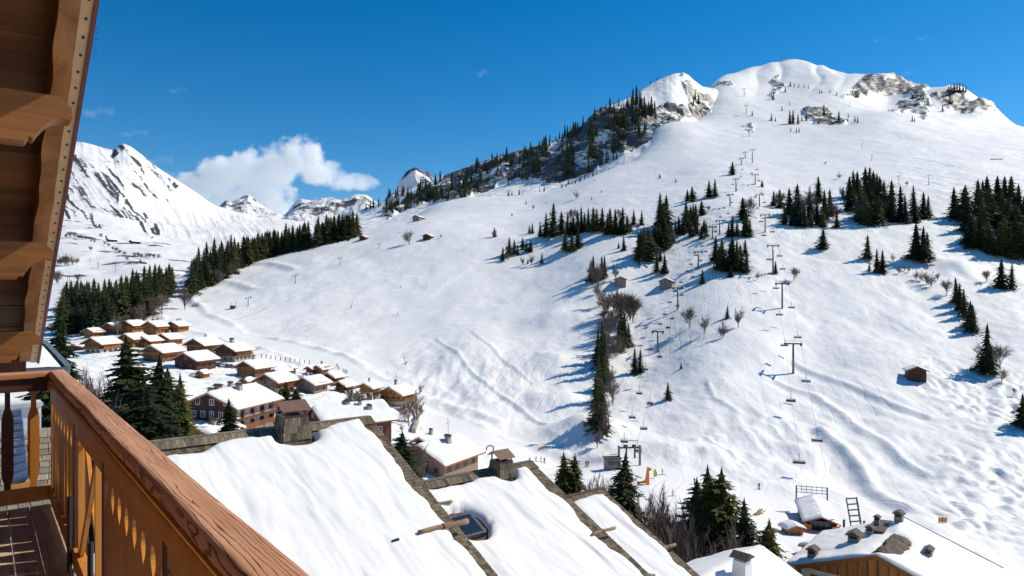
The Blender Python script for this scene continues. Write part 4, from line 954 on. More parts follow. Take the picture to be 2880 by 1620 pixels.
CH('dark weathered barn chalet with a bare gable beside the little shed', (550, 1036), 13.5, 12.5, 5.2, -3, 'dark', None, gable_win=2, gable_balc=False, wpx=117)
CH('tiny timber shed with a thick snow cap beside the access road', (572, 1062), 4.2, 4.2, 2.4, -4, 'honey', None, gable_win=0, front_win=1, gable_balc=False, front_balc=False, name='shed', cat='shed', group='small snow capped sheds', oh=0.7, wpx=39)
CH('chalet with a big dark ridge chimney beside a bare tree', (715, 1055), 12, 11.5, 4.8, -4, 'brown', None, chim=((-0.1, 0.0, 1.1, 1.3),), gable_win=2, wpx=102)
CH('low annex with snow cap between two timber chalets', (696, 1083), 6, 5, 2.4, -4, 'honey', None, gable_win=0, front_win=1, gable_balc=False, front_balc=False, name='shed', cat='shed', group='small snow capped sheds', oh=0.6, wpx=40)
CH('red brown chalet with a bare birch in front of its gable', (776, 1100), 12, 12, 5.6, -3, 'red', 'plaster', 2.2, gable_win=3, wpx=113)
CH('grey weathered barn with an open dark ground floor', (878, 1102), 11.5, 11, 5.0, 0, 'grey', None, chim=((-0.55, 0.1, .9, 1.4),), gable_win=0, front_win=2, gable_balc=False, wpx=96)
CH('narrow terrace roof below the fence line near the piste', (792, 1056), 9, 4, 2.2, -4, 'red', None, gable_win=0, front_win=2, gable_balc=False, front_balc=False, name='shed', cat='shed', group='small snow capped sheds', oh=0.6, wpx=60)
CH('small square hut beside the row of fence posts', (820, 1046), 4.0, 4.0, 2.8, -4, 'red', None, gable_win=1, front_win=1, gable_balc=False, front_balc=False, name='hut', cat='hut', group='small snow capped sheds', oh=0.7, wpx=26)
CH('small hut with a white base standing alone under the piste', (876, 1052), 5.0, 4.4, 3.6, -2, 'red', 'white', 1.4, gable_win=1, front_win=1, gable_balc=False, front_balc=False, name='hut', cat='hut', group='small snow capped sheds', oh=0.9, wpx=36)
CH('small red brown chalet on a white ground floor near the skiers', (938, 1082), 8, 7.5, 5.2, -2, 'red', 'white', 2.3, gable_win=3, wpx=64)
CH('small dark chalet with white parapet below the red brown one', (970, 1106), 8, 7.5, 5.0, -2, 'dark', 'white', 2.2, gable_win=3, front_win=2, wpx=62)
CH('small golden chalet with a shuttered pale ground floor', (1040, 1112), 8, 7.6, 5.0, 4, 'gold', 'plaster', 2.4, chim=((0.0, 0.1, .6, 1.1),), gable_win=2, front_win=2, wpx=67)
for lb, q, w_, wl, bs in (('timber chalet just uphill of the grey weathered barn', (905, 1052), 44, 'honey', None), 
                         ('half hidden chalet roof below the golden small chalet', (1005, 1150), 62, 'brown', None), ('small dark chalet between the barn and the red brown chalet', (828, 1084), 46, 'dark', None), ('honey chalet tucked above the long low building', (262, 948), 50, 'honey', None)):
    CH(lb, q, 11, 10, 5.0, -4, wl, bs, 2.2, wpx=w_, gable_win=2, front_win=2, chim=((0.1, 0.1, .8, .9),))
# golden restaurant chalet by the piste
t = CH('golden chalet with a glazed gable, balconies and arched ground floor openings by the piste', (1118, 1152), 11, 11.5, 8.6, 4, 'gold', 'plaster', 5.2, chim=((-0.1, 0.1, 1.0, 1.6),), gable_win=4, front_win=3, wpx=112)
hl, hw, H_, ap_, bh = DIM
MB().box((-hl - 0.85, 0, bh * 0.5), (1.7, 2 * hw, 0.45)).build('awning', M_ROOFSNOW, t)
MB().box((-hl - 0.85, 0, bh * 0.5 - 0.3), (1.8, 2 * hw + .2, 0.12)).build('awning_board', M_FASCIA, t)
for k in range(3): window(t, -hl - 0.02, (k - 1) * hw * 0.34, ap_ - 2.0 - abs(k - 1) * 0.5, '-x', hw * .28, 1.5, M_W['gold'])
MB().tube([(-0.5, 0.3, ap_ + 1.5), (-0.5, 0.3, ap_ + 4.6)], 0.06, 6).build('aerial', M_STEELD, t)
# big dark chalet with white framed windows and pale side
t = CH('big dark gabled chalet with white framed windows and rusty chimneys', (656, 1192), 21, 18, 7.6, 0, 'dark', 'plaster', 2.8, chim=((-0.55, 0.15, 1.6, .9), (0.0, 0.12, 1.0, 1.1), (0.0, -0.25, 1.3, 1.1), (-0.75, 0.3, 1.0, .8)), gable_win=5, front_win=0, gable_balc=False, front_balc=False, win_frame=M_WHITE, oh=1.5, pitch=0.42, bare=((-2, -6, 0.4), (2.2, -6.4, 0.45)), wh=1.3, wpx=243)
hl, hw, H_, ap_, bh = DIM
MB().box((0, -hw - 0.03, H_ * 0.45), (2 * hl - 0.2, 0.12, H_ * 0.86)).build('rendered_front', M_WHITE, t)
for k in range(4):
    x = (-0.72 + 0.48 * k) * hl
    for z in (H_ * 0.22, H_ * 0.66): window(t, x, -hw - 0.10, z, '-y', 1.2, 1.9 if k % 2 == 0 else 1.2, M_DARKWOOD)
for z in (H_ * 0.08, H_ * 0.46):
    B = MB().box((0, -hw - 1.0, z), (2 * hl + 0.6, 2.0, 0.16)).build('balcony', M_W['brown'], t)
    MB().box((0, -hw - 1.95, z + 1.0), (2 * hl + 0.6, 0.08, 0.10)).build('handrail', M_W['brown'], B)
    s_ = MB()
    for k in range(40): s_.box((-hl + (k + .5) * 2 * hl / 40, -hw - 1.95, z + 0.5), (0.16, 0.04, 0.9))
    tag(s_.build('slats', M_W['honey'] if z < 1 else M_W['brown'], B), kind='stuff')
for k in range(5): MB().box((-hl + k * hl / 2, -hw - 1.9, H_ * 0.42), (0.18, 0.18, H_ * 0.98)).build('balcony_post', M_DARKWOOD, t)
CH('low house with a crumpled snow roof below the big dark chalet', (600, 1246), 13, 9.5, 4.2, -4, 'brown', 'stone', 1.5, chim=((-0.2, -0.3, 1.2, .8), (0.0, -0.6, .8, .6)), gable_win=2, front_win=3, gable_balc=False, front_balc=False, pitch=0.30, group='snow covered village chalets', wpx=135)
# red chalet right behind the tall roof
t = CH('dark red chalet with white window frames and three stone vents, behind the tallest near roof', (982, 1220), 19, 15, 5.2, 0, 'red', None, chim=((-0.1, -0.1, 1.2, .7), (0.25, -0.25, .8, 1.1), (0.45, -0.55, 1.2, .9), (0.95, 0.1, 1.4, 1.4), (0.75, 0.2, 1.2, 1.2)), gable_win=4, front_win=3, gable_balc=False, front_balc=False, win_frame=M_WHITE, wh=1.6, wpx=248, A=65)
# hotel with a sign on the pink gable
t = CH('pink beige house with a dark name board on its gable and one ridge aerial', (1236, 1316), 18, 16, 4.6, 2, 'pink', None, chim=((0.05, -0.35, 1.3, 1.4),), gable_win=4, front_win=4, gable_balc=False, front_balc=False, oh=1.3, wpx=236, A=38)
hl, hw, H_, ap_, bh = DIM
sg = MB().box((-hl - 0.06, -0.3, H_ * 0.78), (0.10, hw * .58, 0.85)).build('name_board', M_DARKWOOD, t)
def text(name, body, size, parent, loc, rot, m, ext=0.012):
    cu = bpy.data.curves.new(name, 'FONT'); cu.body = body; cu.size = size; cu.extrude = ext; cu.align_x = 'CENTER'; cu.align_y = 'CENTER'; cu.materials.append(m)
    tmp = bpy.data.objects.new('tmp', cu); COL.objects.link(tmp)
    me = bpy.data.meshes.new_from_object(tmp.evaluated_get(bpy.context.evaluated_depsgraph_get())); me.name = name
    bpy.data.objects.remove(tmp)
    return link(name, me, parent, loc, rot)
text('lettering', 'Le Cornillon', 0.62, sg, (-hl - 0.13, -0.3, H_ * 0.78), (R(90), 0, R(-90)), M_WHITE)
MB().tube([(0.5, -hw * .35, ap_ + 0.5), (0.3, -hw * .35, ap_ + 5.2)], 0.05, 6).tube([(-0.6, -hw * .35, ap_ + 3.9), (1.2, -hw * .35, ap_ + 4.3)], 0.03, 5).build('aerial', M_STEELD, t)
for y in (-hw * .55, hw * .55): MB().box((-hl - 0.04, y, H_ * .95), (0.14, 0.16, 1.8)).build('wall_bracket', M_FASCIA, t)
CH('small gabled house with an orange fascia behind the pink beige one', (1205, 1262), 12, 8, 4.0, 2, 'red', None, chim=((0.1, -0.3, .9, 1.3),), gable_win=1, front_win=2, gable_balc=False, front_balc=False, wpx=85)
CH('roof with tall white stone vents at the foot of the near spruces', None, 11, 12, 4.0, 6, 'grey', None, chim=((-0.1, -0.3, 1.3, 1.9, True, M_WHITE), (-0.85, -0.35, .8, 1.2, True)), gable_win=0, front_win=0, gable_balc=False, front_balc=False, loc=Vector((18.3, 58.5, -30.2)))
CH('small entrance roof wedged between the near roofs and the pink beige house', None, 9, 7, 3.0, 0, 'brown', None, gable_win=0, front_win=0, gable_balc=False, front_balc=False, loc=Vector((-4.2, 47.0, -17.2)), pitch=0.3, oh=0.5)

# large residence in the lower right corner (gable towards us)
YB = R(90 - 40)
bigm = empty('residence', (48.1, 90.0, -34.0), YB)
tag(bigm, 'large timber residence with gabled snow roof, roof hatches and cleared brown shingles', 'building')
PB, HB, LB = 0.378, 12.2, 17.5
# local x along the ridge (away), y to the left of it; ridge at z=0
MB().prism([(-HB + 1.0, -20), (HB - 1.0, -20), (HB - 1.0, -PB * (HB - 1.0) - 0.35), (0, -0.35), (-HB + 1.0, -PB * (HB - 1.0) - 0.35)], lambda p: (1.4, p[0], p[1]), lambda p: (LB, p[0], p[1])).build('wall', M_W['gold'], bigm)
rf = MB().prism([(-HB, -PB * HB - 0.35), (0, -0.35), (HB, -PB * HB - 0.35), (HB, -PB * HB), (0, 0), (-HB, -PB * HB)], lambda p: (0, p[0], p[1]), lambda p: (LB + 1, p[0], p[1])).build('roof', M_BROWNROOF, bigm)
for sy in (-1, 1): MB().hexa([(-0.12, 0, -0.5), (0.0, 0, -0.5), (0.0, sy * HB, -PB * HB - 0.5), (-0.12, sy * HB, -PB * HB - 0.5), (-0.12, 0, 0.12), (0.0, 0, 0.12), (0.0, sy * HB, -PB * HB + 0.12), (-0.12, sy * HB, -PB * HB + 0.12)]).build('barge_board', M_PURLIN, rf)
snow_cap('roof_snow', bigm, -0.05, LB + 1.1, -HB - 0.05, HB + 0.05, lambda x, y: -PB * np.abs(y), 0.62, 901, 70, 70, bare=((1.6, 0.6, 1.3), (3.4, -0.2, 1.4), (5.4, -0.5, 1.6), (7.6, -0.7, 1.6), (10, -0.6, 1.5)))
for k in range(6):
    y = -6.8 + k * 2.9
    MB().box((0.7, y, -PB * abs(y) - 0.62), (1.4, 0.35, 0.5)).build('purlin_end', M_PURLIN, rf)
bd = MB()
for k in range(72):
    y = -HB + 1.1 + k * (2 * HB - 2.2) / 71
    zt = -PB * abs(y) - 0.45
    o = MB().box((1.36 + 0.02 * (k % 2), y, zt - 3.2), (0.07, 0.27, 6.4)).build('cladding_board', M_W['honey'] if k % 4 else M_W['brown'], bigm)
for y, z, w_, h_ in ((7.2, -6.6, 3.0, 3.2), (-2.0, -4.6, 3.4, 3.0), (-6.2, -6.2, 2.6, 2.4)):
    o = MB().box((1.30, y, z), (0.12, w_, h_)).build('window', M_DARKWOOD, bigm)
    MB().box((1.23, y, z - 0.1), (0.04, w_ - 0.5, h_ - 0.6)).build('pane', M_GLASS, o)
MB().box((1.30, 7.2, -6.4), (0.10, 5.6, 4.2)).build('render_panel', M_PLASTER, bigm)
o = MB().box((0.2, -1.8, -7.0), (2.2, 5.6, 0.2)).build('balcony', M_PURLIN, bigm); MB().box((-0.85, -1.8, -6.4), (0.08, 5.6, 1.0)).build('railing', M_PURLIN, o)
M_LOOSE = plain('cleared_brown_shingles', (0.115, 0.085, 0.062), 0.9, 0.5, 2.5, bump=0.8)
def hatch(x, y, w, l, h):
    z = -PB * abs(y)
    c = MB().box((x, y, z + h / 2 - 0.2), (l, w, h + 0.6)).build('roof_vent', M_STONE, rf)
    MB().prism([(-w * .75, 0), (w * .75, 0), (0, w * .45)], lambda p: (x - l * .75, y + p[0], z + h + 0.1 + p[1]), lambda p: (x + l * .75, y + p[0], z + h + 0.1 + p[1])).build('vent_cap', M_LOOSE, c)
    MB().box((x - l / 2 - 0.02, y, z + h - 0.15), (0.06, w * .7, 0.4)).build('vent_opening', M_BLACK, c)
hatch(2.0, 8.6, 1.2, 1.2, 1.4); hatch(7.2, 4.4, 1.5, 1.5, 1.5); hatch(10.2, 3.0, 0.9, 0.9, 1.5); hatch(13.5, 2.8, 0.7, 0.7, 2.2); hatch(15.6, 0.3, 1.1, 1.1, 1.8); hatch(8.6, -4.6, 0.9, 1.3, 1.2)
def shed_dormer(x0, x1, y0, y1, rise):
    z0, z1 = -PB * abs(y0), -PB * abs(y1)
    c = MB().hexa([(x0, y0, z0 - .3), (x1, y0, z0 - .3), (x1, y1, z1 - .3), (x0, y1, z1 - .3), (x0, y0, z0 + 0.55), (x1, y0, z0 + 0.55), (x1, y1, z1 + rise), (x0, y1, z1 + rise)]).build('roof_dormer', M_LOOSE, rf)
    MB().hexa([(x0 - .3, y0, z0 + .56), (x1 + .3, y0, z0 + .56), (x1 + .3, y1 + .3, z1 + rise - .05), (x0 - .3, y1 + .3, z1 + rise - .05), (x0 - .3, y0, z0 + .70), (x1 + .3, y0, z0 + .70), (x1 + .3, y1 + .3, z1 + rise + .10), (x0 - .3, y1 + .3, z1 + rise + .10)]).build('dormer_lid', M_BROWNLID, c)
M_BROWNLID = plain('olive_brown_sheet', (0.105, 0.085, 0.045), 0.6, 0.15)
shed_dormer(10.5, 16.2, 1.2, 3.4, 1.2)
for (x, y, sc) in ((2.6, -0.6, 1.0), (4.4, -1.4, 1.25), (6.8, -1.2, 1.35), (9.2, -1.3, 1.25)):
    z = -PB * abs(y)
    gx, gy = np.meshgrid(np.linspace(-1.5, 1.5, 14) * sc, np.linspace(-1.2, 1.2, 14) * sc)
    zz = -PB * np.abs(y + gy) + 0.42 * np.maximum(0, 1.05 - np.hypot(gx / 1.5, gy / 1.2) / sc) + 0.16 + 0.12 * fbm(gx * 3, gy * 3, 2, int(x * 9)) - 0.9 * (np.hypot(gx / 1.5, gy / 1.2) / sc > 1.0 + 0.25 * fbm(gx * 2, gy * 2, 2, int(x * 5)))
    link('cleared_shingles', mesh_np('cleared_shingles', np.stack([x + gx, y + gy, zz + 0.12], -1).reshape(-1, 3), grid_faces(14, 14), M_LOOSE, False), rf)
MB().tube([(LB + 1.05, 0.2, 0.55), (LB + 1.05, -HB, -PB * HB + 0.5)], 0.07, 6).build('verge_pipe', M_STEELD, rf)

# lift station with orange boards
P = Vector(((2312 - CX) / F * 146, 146, 0))
stn = empty('lift_station', (P.x, P.y, -46.9), R(90 - 17), (0.85, 0.85, 0.72))
tag(stn, 'chairlift base station with orange front boards under a long snow roof', 'lift station')
MB().prism([(-3.9, -1.3), (-3.9, -2.1), (0, -0.5), (3.9, -2.1), (3.9, -1.3)][::1] if False else [(-4.5, -2.2), (0, -0.35), (4.5, -2.2), (4.5, -1.9), (0, 0), (-4.5, -1.9)], lambda p: (0, p[0], p[1]), lambda p: (20, p[0], p[1])).build('roof', M_FASCIA, stn)
snow_cap('roof_snow', stn, 0.1, 20, -4.55, 4.55, lambda x, y: -0.422 * np.abs(y), 0.55, 931, 40, 30, bare=((3, 0, .5), (6, 0, .5), (9, 0.1, .5), (12, 0, .5)))
MB().box((10.5, 0, -7.4), (17, 7.6, 11)).build('hall', M_W['brown'], stn)
fb = MB().prism([(-4.3, -2.3), (-4.3, -5.4), (4.3, -5.4), (4.3, -2.3), (2.4, -2.9), (2.3, -4.3), (-2.3, -4.3), (-2.4, -2.9)], lambda p: (0.35, p[0], p[1]), lambda p: (0.55, p[0], p[1])).build('front_board', M_ORANGE, stn)
for y in (3.3, -3.3):
    MB().box((0.28, y, -3.75), (0.10, 1.6, 0.9)).build('sponsor_panel', M_REDP, fb); text('lettering', 'Rossignol'[:4] + 'i', 0.55, fb, (0.21, y, -3.75), (R(90), 0, R(-90)), M_WHITE, 0.01)
text('lettering', 'LE CHINAILLON', 0.72, fb, (0.32, 0, -4.88), (R(90), 0, R(-90)), M_WHITE, 0.01)
gl = MB().box((1.9, 0, -3.2), (0.1, 6.6, 2.6)).build('glazed_gable', M_GLASS, stn)
for k in range(5): MB().box((1.82, -2.6 + 1.3 * k, -3.2), (0.08, 0.09, 2.6)).build('mullion', M_STEEL, gl)
MB().box((1.82, 0, -3.1), (0.08, 6.6, 0.09)).build('mullion', M_STEEL, gl)
fr = MB()
for y in (-4.0, 4.0): fr.bar((20.5, y, -3), (20.5, y, 2.6), 0.35)
for z in (0.6, 1.6, 2.6): fr.bar((20.5, -4.2, z), (20.5, 4.2, z), 0.16)
for k in range(7): fr.bar((20.5, -4.0 + 1.33 * k, 0.6), (20.5, -4.0 + 1.33 * k, 3.0), 0.10)
fr.build('bullwheel_frame', M_STEELD, stn)
ct = CH('small ticket cabin with blue snow shade beside the lift station', None, 2.6, 3.4, 2.3, 60, 'honey', None, gable_win=2, front_win=2, gable_balc=False, front_balc=False, loc=Vector(((2228 - CX) / F * 144, 144, -50.6)), name='ticket_cabin', cat='cabin', group='lift buildings', pitch=0.3, oh=0.5, wh=0.8)
CH('little orange kiosk with a snow lid in front of the lift station', None, 2.2, 2.6, 1.5, -4, 'gold', None, gable_win=0, front_win=0, gable_balc=False, front_balc=False, loc=Vector(((2282 - CX) / F * 131, 131, -49.2)), name='kiosk', cat='kiosk', group='lift buildings', pitch=0.25, oh=0.5)
# timber stair tower / queue barrier frames beside the station
fx = empty('queue_frame', (Vector(((2402 - CX) / F * 148, 148, -50.6))), R(20), 0.85); tag(fx, 'stepped dark steel queue frame standing beside the lift station', 'frame')
for k in range(6):
    x0, x1, z = (-2.9 + 0.45 * k if k < 4 else -2.4), 2.4 - 0.38 * max(0, 5 - k) * 0, 8.8 - 1.55 * k
    MB().bar((-2.6 + 0.55 * k * 0.6, 0, 8.6 - 1.5 * k), (0.8 + 0.55 * k * 0.7, 0, 8.4 - 1.5 * k), 0.28).build('crossbar', M_STEELD, fx)
MB().bar((-2.6, 0, 8.8), (-0.9, 0, 1.0), 0.24).build('leg', M_STEELD, fx); MB().bar((0.8, 0, 8.6), (2.6, 0, 0.0), 0.32).build('leg', M_STEELD, fx)
MB().bar((-2.9, 0.4, 3.2), (-2.9, 0.4, -1.5), 0.4).build('leg', M_STEELD, fx); MB().bar((3.6, 0.2, 2.2), (3.6, 0.2, -1.5), 0.4).build('leg', M_STEELD, fx)

# hay barns and huts on the slopes
def hut(label, pxy, L, Wd, H, off, wall='grey', th=0.22):
    return CH(label, pxy, L, Wd, H, off, wall, None, gable_win=0, front_win=0, gable_balc=False, front_balc=False, oh=0.8, th=th, name='hay_barn', cat='barn', group='hay barns on the slopes', pitch=0.45, absoff=True)
h = hut('dark hay barn alone on the steep mogul slope', (2575, 1062), 6.8, 6.2, 3.2, 32, 'dark', 0.3)
hut('grey hay barn among bare trees above the hedge line', (1744, 801), 9.5, 7, 3.4, 45, 'grey', 0.1)
hut('grey hay barn beside the chairlift with a tall pine trunk', (1876, 806), 10.5, 7.5, 3.2, 30, 'grey', 0.1)
hut('long stone barn on the crest under the cliffs', (1178, 620), 13, 8, 3.2, 30, 'grey')
hut('half buried barn below the single round tree on the crest', (1205, 671), 9, 7, 2.2, 35, 'dark', 0.4)
hut('little barn at the end of the spruce wood', (1024, 673), 8, 6, 2.0, 35, 'dark', 0.3)
# ------------------------------------------------------------------ vegetation
def foliage(name, lo, hi, tip):
    m, nt, b = mat(name)
    n = nd(nt, 'TexNoise', Scale=1.1, Detail=3.0); nt.links.new(coords(nt), n.inputs['Vector'])
    oi = nt.nodes.new('ShaderNodeObjectInfo')
    a = nd(nt, 'Math', operation='MULTIPLY_ADD'); a.inputs[1].default_value = 0.45; nt.links.new(oi.outputs['Random'], a.inputs[0])
    s = nd(nt, 'Math', operation='SUBTRACT'); s.inputs[1].default_value = 0.22; nt.links.new(n.outputs['Fac'], s.inputs[0]); nt.links.new(s.outputs[0], a.inputs[2])
    nt.links.new(ramp(nt, a.outputs[0], [(0.25, lo), (0.5, hi), (0.8, tip)]), b.inputs['Base Color'])
    b.inputs['Roughness'].default_value = 0.75; b.inputs['Specular IOR Level'].default_value = 0.15
    return m
M_SPRUCE = foliage('spruce_needles', (0.015, 0.025, 0.013), (0.046, 0.058, 0.022), (0.115, 0.105, 0.038))
M_SPRUCEN = foliage('near_spruce_needles', (0.012, 0.021, 0.008), (0.030, 0.040, 0.012), (0.10, 0.085, 0.016))
M_BARK = plain('bark', (0.085, 0.062, 0.045), 0.9, 0.35, 6)
M_TWIG = plain('bare_twigs', (0.17, 0.125, 0.10), 0.9, 0.3, 2)
M_TWIGD = plain('dark_bare_twigs', (0.085, 0.065, 0.052), 0.9, 0.3, 2)

def spruce_mesh(name, seed, whorls, per, twigs, rad, m, droop=0.35, bare=0.05):
    g = np.random.default_rng(seed)
    V, Fc = [], []; ph0 = g.random() * 6.28
    for w in range(whorls):
        t = bare + (1 - bare) * (w + g.random() * 0.8) / whorls
        z = t
        nb = max(3, int(per * (1 - 0.45 * t)))
        a0 = g.random() * 6.28; wf = g.uniform(0.68, 1.22); ph = ph0 + 0.6 * g.normal()
        for b in range(nb):
            az = a0 + 6.283 * (b + 0.35 * g.normal()) / nb
            ln = rad * 0.92 * ((1 - t) ** 0.64 + 0.01) * (0.62 + 0.62 * g.random()) * (1 if t > 0.12 else 0.8) * wf * (1 + 0.22 * math.cos(az - ph))
            ca, sa = math.cos(az), math.sin(az)
            dr = droop * (0.55 + 0.9 * (1 - t)) * (0.7 + 0.6 * g.random())
            up = 0.18 * t
            for k in range(twigs):
                f = (k + 0.4 + 0.5 * g.random()) / twigs
                r = ln * f; zz = z - dr * r * f * 1.6 + up * r
                wd = ln * (0.50 * (1 - f) + 0.16) * (0.7 + 0.6 * g.random())
                l2 = ln * (0.46 if twigs > 4 else 0.62) * (0.7 + 0.6 * g.random())
                sd = 1 if k % 2 else -1
                spread = sd * (0.55 + 0.5 * g.random()) if k < twigs - 1 else 0.1 * g.normal()
                dx, dy = math.cos(az + spread), math.sin(az + spread)
                nx, ny = -dy, dx
                c = np.array([ca * r, sa * r, zz]); e = c + np.array([dx * l2, dy * l2, -dr * l2 * (0.5 + 0.7 * g.random())])
                mid = (c + e) / 2 + np.array([0, 0, 0.012 * ln])
                i = len(V)
                hang = wd * (0.35 + 0.5 * g.random())
                V += [c, mid + np.array([nx, ny, 0]) * wd / 2 + [0, 0, -hang * 0.6], e, mid - np.array([nx, ny, 0]) * wd / 2 + [0, 0, -hang * 0.6]]
                Fc += [(i, i + 1, i + 2, i + 3)]
    lev = max(7, whorls // 2)                # dense inner skirts that close the crown round the trunk
    for w in range(lev):
        t0 = bare + (1 - bare) * w / lev; t1 = min(1.0, t0 + 1.7 / lev); n_ = 9
        ro = rad * 0.46 * ((1 - t0) ** 0.66 + 0.01); off_ = g.random() * 6.28
        i = len(V)
        V.append(np.array([0, 0, t1]))
        for k in range(2 * n_):
            a_ = off_ + 3.1416 * k / n_; rr = ro * ((1.0 + 0.35 * g.random()) if k % 2 == 0 else 0.62)
            V.append(np.array([rr * math.cos(a_), rr * math.sin(a_), t0 - (0.022 if k % 2 == 0 else -0.012) * (1 + g.random()) * (1 - t0 * .6)]))
        for k in range(0, 2 * n_, 1): Fc.append((i, i + 1 + k, i + 1 + (k + 1) % (2 * n_), i))
    for k in range(5):                     # leader
        a = 6.28 * k / 5; i = len(V); V += [np.array([0, 0, 1.03]), np.array([0.014 * math.cos(a), 0.014 * math.sin(a), 0.93]), np.array([0.02 * math.cos(a + .7), 0.02 * math.sin(a + .7), 0.90]), np.array([0, 0, 0.92])]; Fc += [(i, i + 1, i + 2, i + 3)]
    V = np.array(V)
    q = np.array(Fc); q2 = q[q[:, 0] != q[:, 3]]; tri = np.concatenate([q[:, [0, 1, 2]], q2[:, [0, 2, 3]]])
    return mesh_np(name, V, tri, m, False)
trunk_me = MB().tube([(0, 0, -0.15), (0, 0, 0.3), (0, 0, 0.95)], [0.017, 0.013, 0.002], 6).data('trunk', M_BARK)
SP_MID = [spruce_mesh('crown', 10 + k, 20, 10, 4, r, M_SPRUCE, dr) for k, (r, dr) in enumerate([(0.20, .45), (0.22, .4), (0.185, .5), (0.24, .4), (0.21, .55), (0.175, .45)])]
SP_HI = [spruce_mesh('crown', 40 + k, 36, 13, 9, r, M_SPRUCEN, dr) for k, (r, dr) in enumerate([(0.22, .40), (0.205, .5), (0.235, .45)])]
SP_LOW = [(lambda me: (np.array([v.co[:] for v in me.vertices]), np.array([p.vertices[:] for p in me.polygons])))(spruce_mesh('low', 70 + k, 9, 7, 2, r, M_SPRUCE, .45)) for k, r in enumerate((0.21, 0.24, 0.19))]

def spruce(P, h, label, group, hi=False, wide=1.0):
    wide *= 1.25 * rng.uniform(0.82, 1.22)
    T = link('spruce_tree', None, None, P - Vector((0, 0, 0.012 * h)), (rng.normal(0, 0.012), rng.normal(0, 0.012), rng.random() * 6.28), (h * wide, h * wide, h))
    tag(T, label, 'tree', group)
    link('trunk', trunk_me, T)
    S = SP_HI if hi else SP_MID
    link('crown', S[rng.integers(len(S))], T)
    return T
STUFF = []          # far trees merged as one wood per ridge
def zl(ox, oy, k, lst): return [(ox + a / k, oy + b / k, oy + c / k) for a, b, c in lst]
def plant(lst, label, group, T=TA, hi=False, wide=1.0, ymin=60, far=1e9):
    for x, yb, yt in lst:
        P = T.at(x, yb, ymin)
        h = (yb - yt) * P.y / F
        if P.y > far: STUFF.append((P, min(max(h, 9), 30))); continue
        l = label
        if len(lst) > 3:
            q = (yb - yt) / max(b - t for _, b, t in lst); l = ('short ' if q < 0.55 else 'middling ' if q < 0.78 else 'towering ') + label
        spruce(P, min(max(h, 3), 32), l, group, hi, wide)
G1 = 'spruces on the open ski slope'
z5 = lambda l: zl(1380, 420, 3.019, l); z6 = lambda l: zl(2080, 420, 3.019, l); z7 = lambda l: zl(1580, 740, 2.499, l); z8 = lambda l: zl(2060, 780, 2.337, l)
plant(z5([(330, 710, 640), (355, 715, 620), (420, 740, 605), (470, 735, 530), (530, 740, 450), (600, 720, 520), (650, 730, 545), (700, 720, 560), (740, 720, 520), (770, 700, 480), (800, 705, 530), (830, 690, 490), (870, 700, 485), (900, 690, 500), (945, 690, 490), (990, 720, 540), (1020, 725, 490), (1060, 715, 500), (1120, 720, 485), (1160, 700, 550), (1215, 640, 505), (1280, 640, 515), (480, 740, 640), (540, 740, 620), (680, 735, 600), (1100, 722, 560)]), 'dark spruce in the long straight row of trees across the open slope', 'row of spruces across the slope')
plant(z5([(630, 860, 690), (690, 870, 700), (740, 835, 670)]), 'olive spruce in the tight trio below the long tree row', G1, wide=1.15)
plant(z5([(105, 945, 820), (160, 900, 740), (200, 890, 760), (230, 900, 810), (270, 850, 745), (305, 865, 780), (340, 870, 765), (435, 970, 875), (30, 745, 660), (315, 970, 930)]), 'spruce in the loose clump of mixed trees on the smooth slope', G1)
plant(z5([(1130, 860, 730), (1085, 840, 785)]), 'small spruce standing alone between the tree row and the big clump', G1)
plant(z5([(1440, 640, 360), (1490, 640, 380), (1430, 700, 420), (1300, 950, 650), (1260, 940, 700), (1340, 930, 660), (1380, 830, 670), (1440, 850, 690), (1490, 840, 600), (1530, 800, 620), (1420, 800, 600), (1470, 780, 560), (1280, 900, 680), (1400, 860, 640), (1460, 700, 440), (1510, 830, 640), (1350, 880, 700)]), 'spruce in the big ragged clump midway up the slope', G1, wide=1.15)
plant(z5([(1660, 600, 440), (1700, 640, 470), (1740, 650, 460), (1600, 720, 560), (1640, 720, 580), (1700, 740, 600), (1790, 760, 640), (1830, 740, 610), (1570, 710, 590), (1740, 720, 560), (1660, 700, 520), (1720, 600, 450), (1810, 700, 590), (1790, 560, 430), (1670, 440, 335), (1710, 445, 310)]), 'spruce in the clump between the ragged clump and the left chairlift', G1, wide=1.1)
plant(z5([(1855, 405, 260), (1905, 405, 245)]), 'spruce of the neat pair standing above the clumps', G1)
plant(z5([(2055, 215, 100)]), 'slim lone spruce beside the upper chairlift pylons', G1)
plant(z5([(2140, 600, 400), (2050, 740, 560), (2020, 745, 620), (2090, 740, 600), (2150, 745, 560), (2200, 740, 590), (2170, 700, 520)]), 'spruce in the clump between the two chairlifts, with a bare crown on top', G1, wide=1.1)
plant(z5([(1905, 950, 730), (1960, 1030, 760), (1940, 1000, 820), (2050, 1030, 740), (2090, 1040, 760), (2030, 960, 780), (2170, 1050, 860), (2160, 900, 760), (2040, 1085, 990), (2120, 1020, 800)]), 'spruce in the lower clump between the chairlifts', G1, wide=1.15)
plant(z5([(1410, 1045, 870), (1480, 1055, 890), (1440, 950, 850)]), 'frosted looking spruce of the small group above the grey barn', G1)
plant(z5([(870, 1120, 895), (850, 1080, 930), (945, 1100, 900), (970, 1080, 900)]), 'spruce at the top of the hedge line, mixed with brown bare crowns', G1)
plant(z5([(1800, 1140, 1015), (2010, 1435, 1320)]), 'small lone spruce between the chairlift lines', G1)
